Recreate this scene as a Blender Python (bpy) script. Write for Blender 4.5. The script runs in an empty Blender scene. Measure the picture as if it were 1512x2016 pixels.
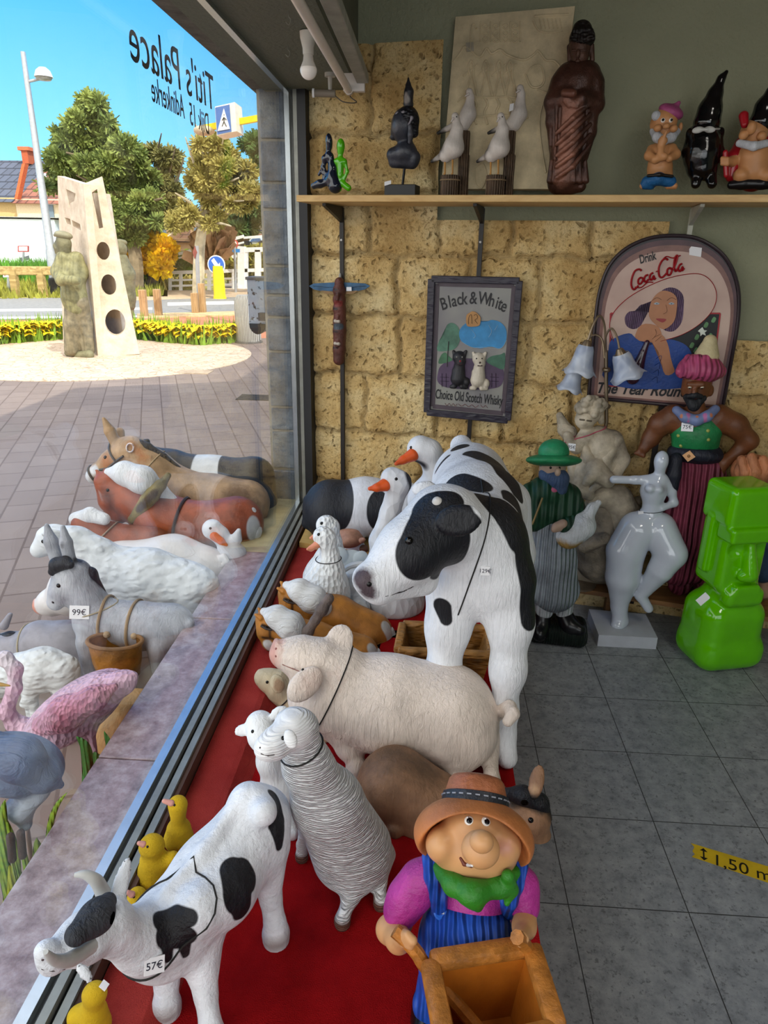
import bpy, bmesh, math, random
import numpy as np
from mathutils import Vector, Matrix
from mathutils.bvhtree import BVHTree
SC = bpy.context.scene
COL = SC.collection
# ---------------------------------------------------------------- camera
F = 1390.0; CX, CY = 756.0, 1008.0; EYE = np.array([0, 0, 1.58])
_p, _r, _y = math.radians(20.4), math.radians(1.0), math.radians(3.3)
_f = np.array([-math.sin(_y)*math.cos(_p), math.cos(_y)*math.cos(_p), -math.sin(_p)])
_a = np.array([math.cos(_y), math.sin(_y), 0.0]); _u = np.cross(_a, _f)
RT = math.cos(_r)*_a + math.sin(_r)*_u; UP = -math.sin(_r)*_a + math.cos(_r)*_u; FW = _f
cam = bpy.data.cameras.new('camera'); cam_o = bpy.data.objects.new('camera', cam); COL.objects.link(cam_o)
cam.sensor_fit = 'VERTICAL'; cam.sensor_height = 36; cam.lens = 36*F/2016; cam.clip_start = .02; cam.clip_end = 2000
cam_o.matrix_world = Matrix([[RT[0], UP[0], -FW[0], 0], [RT[1], UP[1], -FW[1], 0], [RT[2], UP[2], -FW[2], EYE[2]], [0, 0, 0, 1]])
SC.camera = cam_o
# ---------------------------------------------------------------- world, sun, lights, exposure
SC.view_settings.view_transform = 'Standard'; SC.view_settings.look = 'None'
SC.view_settings.gamma = 1; SC.view_settings.exposure = 0.18; SC.view_settings.use_curve_mapping = False
W = bpy.data.worlds.new('sky'); SC.world = W; W.use_nodes = True
nt = W.node_tree; nt.nodes.clear()
o_ = nt.nodes.new('ShaderNodeOutputWorld'); b_ = nt.nodes.new('ShaderNodeBackground'); b_.inputs[1].default_value = 1.55
tc = nt.nodes.new('ShaderNodeTexCoord'); sx = nt.nodes.new('ShaderNodeSeparateXYZ'); cr = nt.nodes.new('ShaderNodeValToRGB')
nt.links.new(tc.outputs['Generated'], sx.inputs[0]); nt.links.new(sx.outputs[2], cr.inputs[0])
nt.links.new(b_.outputs[0], o_.inputs[0])
def _mr(sock, a, b):
    q = nt.nodes.new('ShaderNodeMapRange'); q.interpolation_type = 'SMOOTHSTEP'; nt.links.new(sock, q.inputs[0]); q.inputs[1].default_value = a; q.inputs[2].default_value = b; return q.outputs[0]
mxm = nt.nodes.new('ShaderNodeMath'); mxm.operation = 'MAXIMUM'      # unseen white sky added overhead and south for light, clear blue in the north
nt.links.new(_mr(sx.outputs[2], .62, .85), mxm.inputs[0]); nt.links.new(_mr(sx.outputs[1], .15, -.35), mxm.inputs[1])
cl = nt.nodes.new('ShaderNodeMix'); cl.data_type = 'RGBA'; nt.links.new(mxm.outputs[0], cl.inputs[0]); nt.links.new(cr.outputs[0], cl.inputs[6]); cl.inputs[7].default_value = (1.6, 1.54, 1.48, 1)
nt.links.new(cl.outputs[2], b_.inputs[0])
e = cr.color_ramp.elements
e[0].position = 0.0; e[0].color = (.42, .78, 1, 1); e[1].position = .42; e[1].color = (.045, .30, .86, 1)
for ps, c in ((.1, (.25, .66, 1, 1)), (.25, (.09, .44, .97, 1))):
    q = e.new(ps); q.color = c
def light(name, kind, loc, energy, color=(1, 1, 1), size=1, size_y=None, target=None, direction=None):
    l = bpy.data.lights.new(name, kind); l.energy = energy; l.color = color
    if kind == 'AREA':
        l.shape = 'RECTANGLE'; l.size = size; l.size_y = size_y or size
    elif kind == 'SUN': l.angle = math.radians(.5)
    o = bpy.data.objects.new(name, l); COL.objects.link(o); o.location = loc
    d = Vector(direction) if direction else Vector(target)-Vector(loc)
    o.rotation_euler = d.to_track_quat('-Z', 'Y').to_euler(); return o
light('sun', 'SUN', (20, -30, 40), 3.9, (1, .93, .80), direction=(-.618, .795, -1.0))
light('front_fill_light', 'AREA', (.6, -1.6, 1.7), 30, (.93, .97, 1), 2.6, 1.6, target=(.3, 2.0, .6))  # added fill from behind the camera; no window is modelled there
light('overhead_fill_light', 'AREA', (1.3, .9, 2.78), 25, (1, .95, .86), .5, 1.6, direction=(0, .15, -1))  # unseen fill panel added below the ceiling to brighten the room
# ---------------------------------------------------------------- pixel <-> world (photograph measured in 1512x2016)
def ray(px, py): return RT*(px-CX)/F-UP*(py-CY)/F+FW
def at(px, py, X=None, Y=None, Z=None):
    d = ray(px, py)
    t = (X-EYE[0])/d[0] if X is not None else (Y-EYE[1])/d[1] if Y is not None else (Z-EYE[2])/d[2]
    return EYE+d*t
def onplane(px, py, o, n):
    d = ray(px, py); return EYE+d*(np.dot(np.asarray(o)-EYE, n)/np.dot(d, n))
def depth(P): return float(np.dot(P-EYE, FW))
# ---------------------------------------------------------------- objects
def link(o, parent=None):
    COL.objects.link(o)
    if parent is not None:
        o.parent = parent
        o.matrix_parent_inverse = Matrix.Identity(4)
    return o
def tag(o, label, cat, group=None, kind=None):
    o['label'] = label; o['category'] = cat
    if group: o['group'] = group
    if kind: o['kind'] = kind
    return o
def thing(name, label, cat, loc, group=None, rot=0):
    o = bpy.data.objects.new(name, None); o.empty_display_size = .05
    o.location = loc; o.rotation_euler = (0, 0, rot); link(o); return tag(o, label, cat, group)
def wloc(parent):
    return np.array(parent.location) + (wloc(parent.parent) if parent.parent else 0) if parent is not None else np.zeros(3)
def mesh(name, V, Fc, mat=None, parent=None, smooth=False, attrs=None, origin=None, label=None):
    """V in world coordinates; the object origin goes to `origin` (default: its parent's place, so child offsets stay zero)"""
    V = np.asarray(V, dtype=np.float64).reshape(-1, 3)
    pl = wloc(parent)
    og = np.asarray(origin, dtype=float) if origin is not None else (pl if parent is not None else V.mean(0)*[1, 1, 0]+[0, 0, V[:, 2].min()])
    me = bpy.data.meshes.new(name)
    if isinstance(Fc, np.ndarray):
        n, k = Fc.shape
        me.vertices.add(len(V)); me.vertices.foreach_set('co', (V-og).astype(np.float32).ravel())
        me.loops.add(n*k); me.loops.foreach_set('vertex_index', Fc.astype(np.int32).ravel())
        me.polygons.add(n); me.polygons.foreach_set('loop_start', np.arange(0, n*k, k, dtype=np.int32))
        try: me.polygons.foreach_set('loop_total', np.full(n, k, dtype=np.int32))
        except Exception: pass
        me.update(calc_edges=True); me.validate()
    else:
        me.from_pydata([tuple(v) for v in V-og], [], [tuple(f) for f in Fc])
    if smooth: me.polygons.foreach_set('use_smooth', np.ones(len(me.polygons), dtype=bool))
    for k_, a in (attrs or {}).items():
        me.attributes.new(k_, 'FLOAT', 'POINT').data.foreach_set('value', a.astype(np.float32))
    if mat: me.materials.append(mat)
    o = bpy.data.objects.new(name, me); o.location = tuple(og-pl); link(o, parent)
    if label: o['label'] = label
    return o
def struct(o): o['kind'] = 'structure'; return o
class MB:
    """collects boxes, tubes, lathes, prisms in world coordinates -> one mesh"""
    def __init__(s): s.v = []; s.f = []; s.n = 0
    def add(s, V, Fc):
        V = np.asarray(V, float).reshape(-1, 3); s.v.append(V); s.f += [tuple(i+s.n for i in f) for f in Fc]; s.n += len(V); return s
    def box(s, c, h, ax=None, bev=0.0):
        """centre, half sizes, axes rows; chamfered along the vertical edges of each axis when bev>0"""
        A = np.eye(3) if ax is None else np.asarray(ax, float); h = np.asarray(h, float); c = np.asarray(c, float)
        if bev <= 0:
            P = np.array([(x, y, z) for z in (-1, 1) for y in (-1, 1) for x in (-1, 1)], float)*h
            Fc = [(0, 2, 3, 1), (4, 5, 7, 6), (0, 1, 5, 4), (2, 6, 7, 3), (0, 4, 6, 2), (1, 3, 7, 5)]
            return s.add(c+P@A, Fc)
        bm = bmesh.new(); bmesh.ops.create_cube(bm, size=2)
        for v in bm.verts: v.co = Vector([v.co[i]*h[i] for i in range(3)])
        bmesh.ops.bevel(bm, geom=list(bm.edges), offset=min(bev, min(h)*.95), segments=2, affect='EDGES', profile=.5)
        bm.verts.index_update()
        P = np.array([v.co[:] for v in bm.verts]); Fc = [tuple(v.index for v in f.verts) for f in bm.faces]; bm.free()
        return s.add(c+P@A, Fc)
    def b2(s, lo, hi, bev=0.0):
        lo = np.asarray(lo, float); hi = np.asarray(hi, float); return s.box((lo+hi)/2, (hi-lo)/2, bev=bev)
    def beam(s, a, b, w, t, up=(0, 0, 1), bev=0.0):
        a = np.asarray(a, float); b = np.asarray(b, float); d = b-a; L = np.linalg.norm(d); d /= L
        x = np.cross(d, up); nx = np.linalg.norm(x); x = x/nx if nx > 1e-6 else np.array([1., 0, 0]); z = np.cross(x, d)
        return s.box((a+b)/2, (w/2, L/2, t/2), np.array([x, d, z]), bev)
    def tube(s, pts, r, n=8, cap=True, flat=1.0):
        P = np.asarray(pts, float); m = len(P); r = np.broadcast_to(np.asarray(r, float), (m,))
        T = np.gradient(P, axis=0); T /= np.linalg.norm(T, axis=1)[:, None]+1e-12
        ref = np.array([0, 0, 1.]) if abs(T[0][2]) < .9 else np.array([1., 0, 0]); x = np.cross(ref, T[0]); x /= np.linalg.norm(x)
        V = []
        for i in range(m):
            x = x-T[i]*np.dot(x, T[i]); x /= np.linalg.norm(x)+1e-12; y = np.cross(T[i], x)
            for k in range(n):
                a = 2*math.pi*k/n; V.append(P[i]+r[i]*(math.cos(a)*x+flat*math.sin(a)*y))
        Fc = [(i*n+k, i*n+(k+1) % n, (i+1)*n+(k+1) % n, (i+1)*n+k) for i in range(m-1) for k in range(n)]
        if cap: Fc += [tuple(range(n))[::-1], tuple(range((m-1)*n, m*n))]
        return s.add(V, Fc)
    def lathe(s, c, prof, n=24, ax=None):
        """prof [(r,z)...] about z through c"""
        A = np.eye(3) if ax is None else np.asarray(ax, float); c = np.asarray(c, float)
        V = [c+np.array([r*math.cos(2*math.pi*k/n), r*math.sin(2*math.pi*k/n), z])@A for r, z in prof for k in range(n)]
        m = len(prof)
        return s.add(V, [(i*n+k, i*n+(k+1) % n, (i+1)*n+(k+1) % n, (i+1)*n+k) for i in range(m-1) for k in range(n)]+[tuple(range(n))[::-1], tuple(range((m-1)*n, m*n))])
    def prism(s, P, off):
        """polygon (world points) extruded by the vector off"""
        P = np.asarray(P, float); n = len(P); off = np.asarray(off, float)
        return s.add(np.vstack([P, P+off]), [tuple(range(n)), tuple(range(n, 2*n))[::-1]]+[(i, i+n, (i+1) % n+n, (i+1) % n) for i in range(n)])
    def sphere(s, c, r, n=12, ax=None):
        r = np.broadcast_to(np.asarray(r, float), (3,)); A = np.eye(3) if ax is None else np.asarray(ax, float)
        V = [np.asarray(c, float)+(np.array([math.sin(t)*math.cos(p), math.sin(t)*math.sin(p), math.cos(t)])*r)@A
             for t in np.linspace(.001, math.pi-.001, n) for p in np.arange(n*2)*math.pi/n]
        N = 2*n
        return s.add(V, [(i*N+k, (i+1)*N+k, (i+1)*N+(k+1) % N, i*N+(k+1) % N) for i in range(n-1) for k in range(N)])
    def build(s, name, mat, parent=None, smooth=False, label=None, origin=None):
        if not s.v: return None
        o = mesh(name, np.vstack(s.v), s.f, mat, parent, False, None, origin, label)
        bm = bmesh.new(); bm.from_mesh(o.data); bmesh.ops.recalc_face_normals(bm, faces=bm.faces)
        if smooth:
            for f in bm.faces: f.smooth = True
            for ed in bm.edges:
                if len(ed.link_faces) == 2 and ed.calc_face_angle(0) > .7: ed.smooth = False
        bm.to_mesh(o.data); bm.free(); return o
def spline(P, n=6, closed=False):
    P = np.asarray(P, float); m = len(P); out = []
    for i in range(m if closed else m-1):
        a, b, c, d = (P[(i-1) % m], P[i], P[(i+1) % m], P[(i+2) % m]) if closed else (P[max(i-1, 0)], P[i], P[i+1], P[min(i+2, m-1)])
        for t in np.arange(n)/n:
            out.append(.5*(2*b+(c-a)*t+(2*a-5*b+4*c-d)*t*t+(3*b-a-3*c+d)*t**3))
    if not closed: out.append(P[-1])
    return np.array(out)
# ---------------------------------------------------------------- materials
def L(h):
    """sRGB hex / 0-255 triple -> linear"""
    c = [int(h[i:i+2], 16)/255 for i in (0, 2, 4)] if isinstance(h, str) else [x/255 for x in h]
    return tuple(x/12.92 if x <= .04045 else ((x+.055)/1.055)**2.4 for x in c)+(1,)
class NT:
    def __init__(s, name):
        s.m = bpy.data.materials.new(name); s.m.use_nodes = True; s.t = s.m.node_tree; s.b = s.t.nodes['Principled BSDF']; s.out = s.t.nodes['Material Output']
    def n(s, ty, ins=None, **kw):
        q = s.t.nodes.new('ShaderNode'+ty)
        for k, v in kw.items(): setattr(q, k, v)
        for k, v in (ins or {}).items():
            if isinstance(v, bpy.types.NodeSocket): s.t.links.new(v, q.inputs[k])
            else: q.inputs[k].default_value = v
        return q
    def ramp(s, fac, stops):
        q = s.n('ValToRGB', {0: fac}); e = q.color_ramp.elements
        for i, (p, c) in enumerate(stops):
            x = e[i] if i < 2 else e.new(p)
            x.position = p; x.color = c if len(c) == 4 else (*c, 1)
        return q.outputs[0]
    def mix(s, fac, a, b, mode='MIX'):
        q = s.n('Mix', data_type='RGBA', blend_type=mode)
        for k, v in ((0, fac), (6, a), (7, b)):
            if isinstance(v, bpy.types.NodeSocket): s.t.links.new(v, q.inputs[k])
            else: q.inputs[k].default_value = v
        return q.outputs[2]
    def math(s, op, a, b=0.0, c=0.0):
        q = s.n('Math', {0: a, 1: b, 2: c}, operation=op); return q.outputs[0]
    def obj(s, scale=(1, 1, 1), rot=(0, 0, 0)):
        t = s.n('TexCoord'); return s.n('Mapping', {0: t.outputs['Object'], 2: rot, 3: scale}).outputs[0]
    def noise(s, vec, scale, detail=3, rough=.55, out=0, dist=0):
        return s.n('TexNoise', {'Vector': vec, 'Scale': scale, 'Detail': detail, 'Roughness': rough, 'Distortion': dist}).outputs[out]
    def bump(s, h, strength=.5, dist=.01, prev=None):
        ins = {'Height': h, 'Strength': strength, 'Distance': dist}
        if prev is not None: ins['Normal'] = prev
        return s.n('Bump', ins).outputs[0]
    def set(s, **kw):
        for k, v in kw.items():
            k = {'color': 'Base Color', 'rough': 'Roughness', 'normal': 'Normal', 'metal': 'Metallic', 'coat': 'Coat Weight', 'spec': 'Specular IOR Level', 'emit': 'Emission Color', 'emits': 'Emission Strength', 'sss': 'Subsurface Weight', 'trans': 'Transmission Weight', 'alpha': 'Alpha'}[k]
            if isinstance(v, bpy.types.NodeSocket): s.t.links.new(v, s.b.inputs[k])
            else: s.b.inputs[k].default_value = v
        return s
_MC = {}
def M(col, rough=.55, bump=None, layers=(), var=.12, coat=0, metal=0, name=None, spec=.4, vscale=14, wear=None, nb=None):
    """painted-figure material. layers: [(attr, colour, softness)], bump: (kind, scale, dist)"""
    key = (str(col), rough, str(bump), str(layers), var, coat, metal, spec, vscale, str(wear), nb)
    if key in _MC: return _MC[key]
    N = NT(name or 'paint'); c = L(col); vec = N.obj()
    cur = c
    if var > 0:
        nz = N.noise(vec, vscale, 4, .6)
        dk = tuple(x*(1-2.2*var) for x in c[:3])+(1,); lt = tuple(min(1, x*(1+1.3*var)) for x in c[:3])+(1,)
        cur = N.ramp(nz, [(.3, dk), (.7, lt)])
    for a, lc, soft in layers:
        att = N.n('Attribute', attribute_name=a).outputs['Fac']
        if soft > .004: att = N.math('ADD', att, N.math('MULTIPLY', N.math('SUBTRACT', N.noise(vec, 60, 3, .6), .5), soft*2))
        soft = max(soft, .0008); f = N.n('MapRange', {0: att, 1: soft, 2: -soft, 3: 0.0, 4: 1.0}).outputs[0]
        l2 = L(lc); lk = tuple(x*(1-1.5*var) for x in l2[:3])+(1,)
        lcol = N.ramp(N.noise(vec, vscale*1.7, 4, .6), [(.3, lk), (.7, l2)]) if var > 0 else l2
        cur = N.mix(f, cur, lcol)
    h = None
    if bump:
        k, sc_, dist = bump
        if k == 'hair':
            h = N.noise(N.obj((sc_, sc_, sc_*.16)), 1.0, 4, .6, dist=.6)
        elif k == 'hairx':
            h = N.noise(N.obj((sc_*.16, sc_, sc_*.5)), 1.0, 4, .6, dist=.6)
        elif k == 'wool':
            w = N.noise(vec, sc_*.5, 2, .5, out=1)
            v2 = N.mix(.25/sc_*4 if sc_ > 4 else .2, vec, w)
            h = N.n('TexVoronoi', {'Vector': N.n('Mapping', {0: v2, 3: (sc_*.5, sc_*.5, sc_)}).outputs[0], 'Scale': 1.0}, feature='SMOOTH_F1').outputs[0]
            h = N.math('SUBTRACT', 1.0, h)
        elif k == 'crimp':
            w = N.n('TexWave', {'Vector': N.obj((sc_*.18, sc_*.18, sc_)), 'Scale': .5, 'Distortion': 7, 'Detail': 3, 'Detail Scale': 2.0}, bands_direction='Z').outputs[1]
            h = w
        elif k == 'feather':
            h = N.n('TexVoronoi', {'Vector': N.obj((sc_, sc_, sc_*.55)), 'Scale': 1.0}, feature='F1').outputs[0]
        elif k == 'wood':
            h = N.n('TexWave', {'Vector': N.obj((sc_*.15, sc_, sc_)), 'Scale': .6, 'Distortion': 5, 'Detail': 3, 'Detail Scale': 1.5}).outputs[1]
        elif k == 'fold':
            h = N.n('TexWave', {'Vector': N.obj((sc_, sc_, sc_*.08)), 'Scale': .5, 'Distortion': 3, 'Detail': 1}).outputs[1]
        else:
            h = N.noise(vec, sc_, 5, .65)
        if nb: h = N.math('MULTIPLY', h, N.n('MapRange', {0: N.n('Attribute', attribute_name=nb).outputs['Fac'], 1: .002, 2: .016, 3: .1, 4: 1.0}).outputs[0])
        N.set(normal=N.bump(h, 1.0, dist))
    if wear and h is not None:   # paint that sits in the hollows / rubs off the ridges of the modelled surface
        cur = N.mix(N.n('MapRange', {0: h, 1: .3, 2: .7, 3: .75, 4: 0.0}).outputs[0], cur, L(wear))
    N.set(color=cur, rough=rough, coat=coat, metal=metal, spec=spec)
    if coat: N.b.inputs['Coat Roughness'].default_value = .08
    _MC[key] = N.m; return N.m
def flat(col, rough=.6, **k): return M(col, rough, var=0, **k)
# ---------------------------------------------------------------- implicit-surface sculpting
def _cone(P, a, b, ra, rb):
    ab = b-a; L2 = float(ab@ab)+1e-12
    t = np.clip(((P-a)@ab)/L2, 0, 1); q = P-a-t[..., None]*ab
    return np.sqrt((q*q).sum(-1))-(ra+t*(rb-ra))
def _ell(P, c, A, r):
    q = (P-c)@A.T; k0 = np.sqrt(((q/r)**2).sum(-1)); k1 = np.sqrt(((q/(r*r))**2).sum(-1))+1e-9
    return k0*(k0-1)/k1
def _box(P, c, A, h, rd):
    q = np.abs((P-c)@A.T)-(h-rd); return np.sqrt((np.maximum(q, 0)**2).sum(-1))+np.minimum(q.max(-1), 0)-rd
def pbounds(p):
    if p[0] == 'c': m = max(p[3], p[4]); return np.minimum(p[1], p[2])-m, np.maximum(p[1], p[2])+m
    e = np.sqrt(((p[2]*p[3][:, None])**2).sum(0)) if p[0] == 'e' else (np.abs(p[2])*p[3][:, None]).sum(0)
    return p[1]-e, p[1]+e
def peval(p, P):
    return _cone(P, *p[1:5]) if p[0] == 'c' else _ell(P, *p[1:4]) if p[0] == 'e' else _box(P, *p[1:5])
def sdf_at(prims, V):
    d = np.full(len(V), 9.0)
    for p in prims: d = np.minimum(d, peval(p, V))
    return d
def snet(D, o, h):
    nx, ny, nz = D.shape; S = D < 0
    C8 = [(i, j, k) for i in (0, 1) for j in (0, 1) for k in (0, 1)]
    cnt = sum(S[i:nx-1+i, j:ny-1+j, k:nz-1+k].astype(np.int8) for i, j, k in C8)
    act = (cnt > 0) & (cnt < 8); ai = np.argwhere(act); idx = np.full(act.shape, -1, np.int64); idx[act] = np.arange(len(ai))
    pos = np.zeros((len(ai), 3)); num = np.zeros(len(ai))
    for A in C8:
        for B in C8:
            if sum(abs(x-y) for x, y in zip(A, B)) != 1 or A > B: continue
            da = D[ai[:, 0]+A[0], ai[:, 1]+A[1], ai[:, 2]+A[2]]; db = D[ai[:, 0]+B[0], ai[:, 1]+B[1], ai[:, 2]+B[2]]
            m = (da < 0) != (db < 0); t = np.where(m, da/np.where(m, da-db, 1), 0)
            pos += m[:, None]*(np.array(A)+t[:, None]*(np.array(B)-np.array(A))); num += m
    V = o+h*(ai+pos/num[:, None]); Q = []
    for ax in range(3):
        b, c = (ax+1) % 3, (ax+2) % 3
        sl = [slice(1, -1)]*3; s0 = list(sl); s1 = list(sl); s0[ax] = slice(0, -1); s1[ax] = slice(1, None)
        e = np.argwhere(S[tuple(s0)] != S[tuple(s1)]); e[:, b] += 1; e[:, c] += 1
        if len(e) == 0: continue
        ins = S[e[:, 0], e[:, 1], e[:, 2]]
        def cell(db, dc):
            q = e.copy(); q[:, b] += db; q[:, c] += dc; return idx[q[:, 0], q[:, 1], q[:, 2]]
        quad = np.stack([cell(-1, -1), cell(0, -1), cell(0, 0), cell(-1, 0)], 1)
        quad[~ins] = quad[~ins][:, ::-1]; Q.append(quad)
    return V, np.vstack(Q)
def sculpt(prims, res=84):
    """prims: (kind, ..., k, op) -> V, quads.  k is the blending width"""
    bs = [pbounds(p) for p in prims if p[-1] > 0]
    lo = np.min([b[0] for b in bs], 0); hi = np.max([b[1] for b in bs], 0)
    h = max((hi-lo).max()/res, 1e-4); lo = lo-3*h; n = np.ceil((hi-lo)/h).astype(int)+4
    D = np.full(n, 9.0); ax = [lo[i]+h*np.arange(n[i]) for i in range(3)]
    for p in prims:
        k, op = p[-2], p[-1]
        a, b = pbounds(p); i0 = np.maximum(np.floor((a-k-3*h-lo)/h).astype(int), 0); i1 = np.minimum(np.ceil((b+k+3*h-lo)/h).astype(int)+1, n)
        if (i1 <= i0).any(): continue
        P = np.stack(np.meshgrid(*[ax[i][i0[i]:i1[i]] for i in range(3)], indexing='ij'), -1)
        d = peval(p, P); s = D[i0[0]:i1[0], i0[1]:i1[1], i0[2]:i1[2]]
        if op > 0:
            hh = np.maximum(k-np.abs(s-d), 0)/max(k, 1e-9); s[...] = np.minimum(s, d)-hh*hh*k*.25
        else:
            hh = np.maximum(k-np.abs(s+d), 0)/max(k, 1e-9); s[...] = np.maximum(s, -d)+hh*hh*k*.25
    return snet(D, lo, h)
class Fig:
    """a sculpted figure. Points are (px, py, r_px[, w]) : the pixel's ray meets the figure's upright plane, w metres behind it;
    w = 'g' puts the point on the ground (its own radius above it)."""
    def __init__(s, name, label, cat, base, ang=0, group=None, z=None, k=None):
        s.base = np.asarray(base, float)
        if z is not None: s.base = s.base.copy(); s.base[2] = z
        a = math.radians(ang); s.n = np.array([math.sin(a), -math.cos(a), 0.0])
        s.root = thing(name, label, cat, tuple(s.base), group); s.bvh = None; s.K = k if k is not None else .02
    def pt(s, q, default_r=0):
        px, py = q[0], q[1]; r = q[2] if len(q) > 2 else default_r; w = q[3] if len(q) > 3 else 0.0
        if w == 'g' and s.base[2] > 1.4: w = -.03
        if w == 'g':
            rm = 0.0
            for _ in range(3):
                P = at(px, py, Z=s.base[2]+rm*.9); rm = r*depth(P)/F
            return P, rm
        if w == 'h':
            P = s.hit(px, py)[0]
            return P, r*depth(P)/F
        P = onplane(px, py, s.base-s.n*w, s.n); return P, r*depth(P)/F
    def ch(s, *pts, k=None, op=1):
        Q = [s.pt(q) for q in pts]; k = s.K if k is None else k
        if len(Q) == 1: return [('c', Q[0][0], Q[0][0]+1e-5, Q[0][1], Q[0][1], k, op)]
        return [('c', Q[i][0], Q[i+1][0], Q[i][1], Q[i+1][1], k, op) for i in range(len(Q)-1)]
    def leg(s, top, bot, rm, t=.55, k=.02, bend=0.0):
        """straight tapering leg from a body point to a foot on the ground, thinnest rm px at t"""
        A, ra = s.pt(top); B, rb = s.pt((*bot, 'g')); m = A+(B-A)*t+s.n*bend; u = depth(m)/F*rm; B2 = B.copy(); a2 = A+(B-A)*.86; a2[:2] = B[:2]*.7+a2[:2]*.3
        return [('c', A, m, ra, u, k, 1), ('c', m, a2, u, rb*.82, k*.5, 1), ('c', a2, B, rb*.8, rb, k*.4, 1), ('c', np.array([B[0], B[1], s.base[2]+rb*.35]), B, rb*1.02, rb, k*.3, 1)]
    def el(s, px, py, rx, ry, rd=None, rot=0, w=0.0, k=None, op=1, yaw=0):
        """ellipsoid: rx along the picture's right turned by rot (deg, counter-clockwise), ry across it, rd along the view (px)"""
        P, u = s.pt((px, py, 1, w)); a = math.radians(rot); d = P-EYE; d /= np.linalg.norm(d)
        r0 = np.cross(d, (0, 0, 1)); r0 /= np.linalg.norm(r0); u0 = np.cross(r0, d)
        y = math.radians(yaw); r1 = math.cos(y)*r0+math.sin(y)*d; d1 = -math.sin(y)*r0+math.cos(y)*d
        A = np.array([math.cos(a)*r1+math.sin(a)*u0, -math.sin(a)*r1+math.cos(a)*u0, d1])
        return [('e', P, A, np.array([rx, ry, rd if rd is not None else min(rx, ry)])*u, s.K if k is None else k, op)]
    def bx(s, c, h, rd=.004, rotz=0, k=.004, op=1):
        a = math.radians(rotz); A = np.array([[math.cos(a), math.sin(a), 0], [-math.sin(a), math.cos(a), 0], [0, 0, 1]])
        return [('b', np.asarray(c, float), A, np.asarray(h, float), rd, k, op)]
    def part(s, name, prims, mat, res=84, masks=None, parent=None, body=False, label=None, clip=True):
        V, Q = sculpt(prims, res)
        if clip: V[:, 2] = np.maximum(V[:, 2], s.base[2])
        if body or s.bvh is None: s.bvh = BVHTree.FromPolygons([tuple(v) for v in V], [tuple(int(i) for i in q) for q in Q])
        at_ = {q: np.ones(len(V)) for q in ('m0', 'm1', 'm2', 'nb')}
        for nm, pr in (masks or {}).items():
            if callable(pr): pr = pr()
            at_[nm] = sdf_at(pr, V) if isinstance(pr, list) else pr
        return mesh(name, V, Q, mat, parent or s.root, True, at_, label=label)
    def hit(s, px, py):
        d = ray(px, py); d = d/np.linalg.norm(d)
        h = s.bvh.ray_cast(Vector(EYE), Vector(d))
        if h[0] is None:
            h2 = s.bvh.find_nearest(Vector(onplane(px, py, s.base, s.n))); return np.array(h2[0]), np.array(h2[1])
        return np.array(h[0]), np.array(h[1])
    def dots(s, *pts, k=0):
        """paint blobs on the surface: (px,py,r) or chains of them in lists"""
        out = []
        for q in pts:
            if isinstance(q, list):
                R = [(s.hit(a, b)[0], r) for a, b, r in q]
                for (A, ra), (B, rb) in zip(R, R[1:]): out.append(('c', A, B, ra*depth(A)/F, rb*depth(B)/F, 0, 1))
            else:
                P = s.hit(q[0], q[1])[0]; r = q[2]*depth(P)/F; out.append(('c', P, P+1e-5, r, r, 0, 1))
        return out
    def ball(s, name, px, py, r, mat, sink=.4, parent=None, squash=1.0, label=None):
        P, n = s.hit(px, py); rm = r*depth(P)/F; n = n/np.linalg.norm(n)
        x = np.cross(n, (0, 0, 1.)); x = x/(np.linalg.norm(x)+1e-9); A = np.array([x, np.cross(n, x), n])
        return MB().sphere(P-n*rm*sink*squash, (rm, rm, rm*squash), 8, A).build(name, mat, parent or s.root, True, label)
    def ring(s, name, px, py, ax_px, mat, r=.003, w=0.0, n=36, parent=None, lift=.001, label=None):
        """cord round the body: centre pixel, axis towards pixel ax_px"""
        c = s.pt((px, py, 1, w))[0]; c2 = s.pt((*ax_px[:2], 1, ax_px[2] if len(ax_px) > 2 else w))[0]; a = c2-c; a /= np.linalg.norm(a)
        x = np.cross(a, (0, 0, 1.)); x /= np.linalg.norm(x); y = np.cross(a, x); P = []
        for i in range(n):
            t = 2*math.pi*i/n; d = math.cos(t)*x+math.sin(t)*y
            h = s.bvh.ray_cast(Vector(c+d*.6), Vector(-d))
            if h[0] is not None and np.linalg.norm(np.array(h[0])-c) < .3: P.append(np.array(h[0])+d*(lift+r*.5))
        if len(P) < 6: return None
        P.append(P[0]); P.append(P[1]); s.lastring = P
        return MB().tube(P, r, 6).build(name, mat, parent or s.root, True, label)
    def price(s, px, py, txt, size=.03, aspect=1.3, rot=0, ring=None):
        """small white card tied to the figure, turned to its surface"""
        P, n = s.hit(px, py); v = EYE-P; v /= np.linalg.norm(v); n = n/np.linalg.norm(n)+v*.8; n /= np.linalg.norm(n)
        P = P+n*.004; x = np.cross((0, 0, 1.), n); x /= np.linalg.norm(x); y = np.cross(n, x)
        a = math.radians(rot); x, y = math.cos(a)*x+math.sin(a)*y, -math.sin(a)*x+math.cos(a)*y
        t = MB().box(P, (size*aspect/2, size/2, .0012), np.array([x, y, n])).build('price_tag', flat('e9e9ec', .5), s.root)
        if txt: text('price_lettering', txt, P+n*.0016-y*size*.2, x, y, size*.62, flat('1c1c30'), t)
        return t
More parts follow.
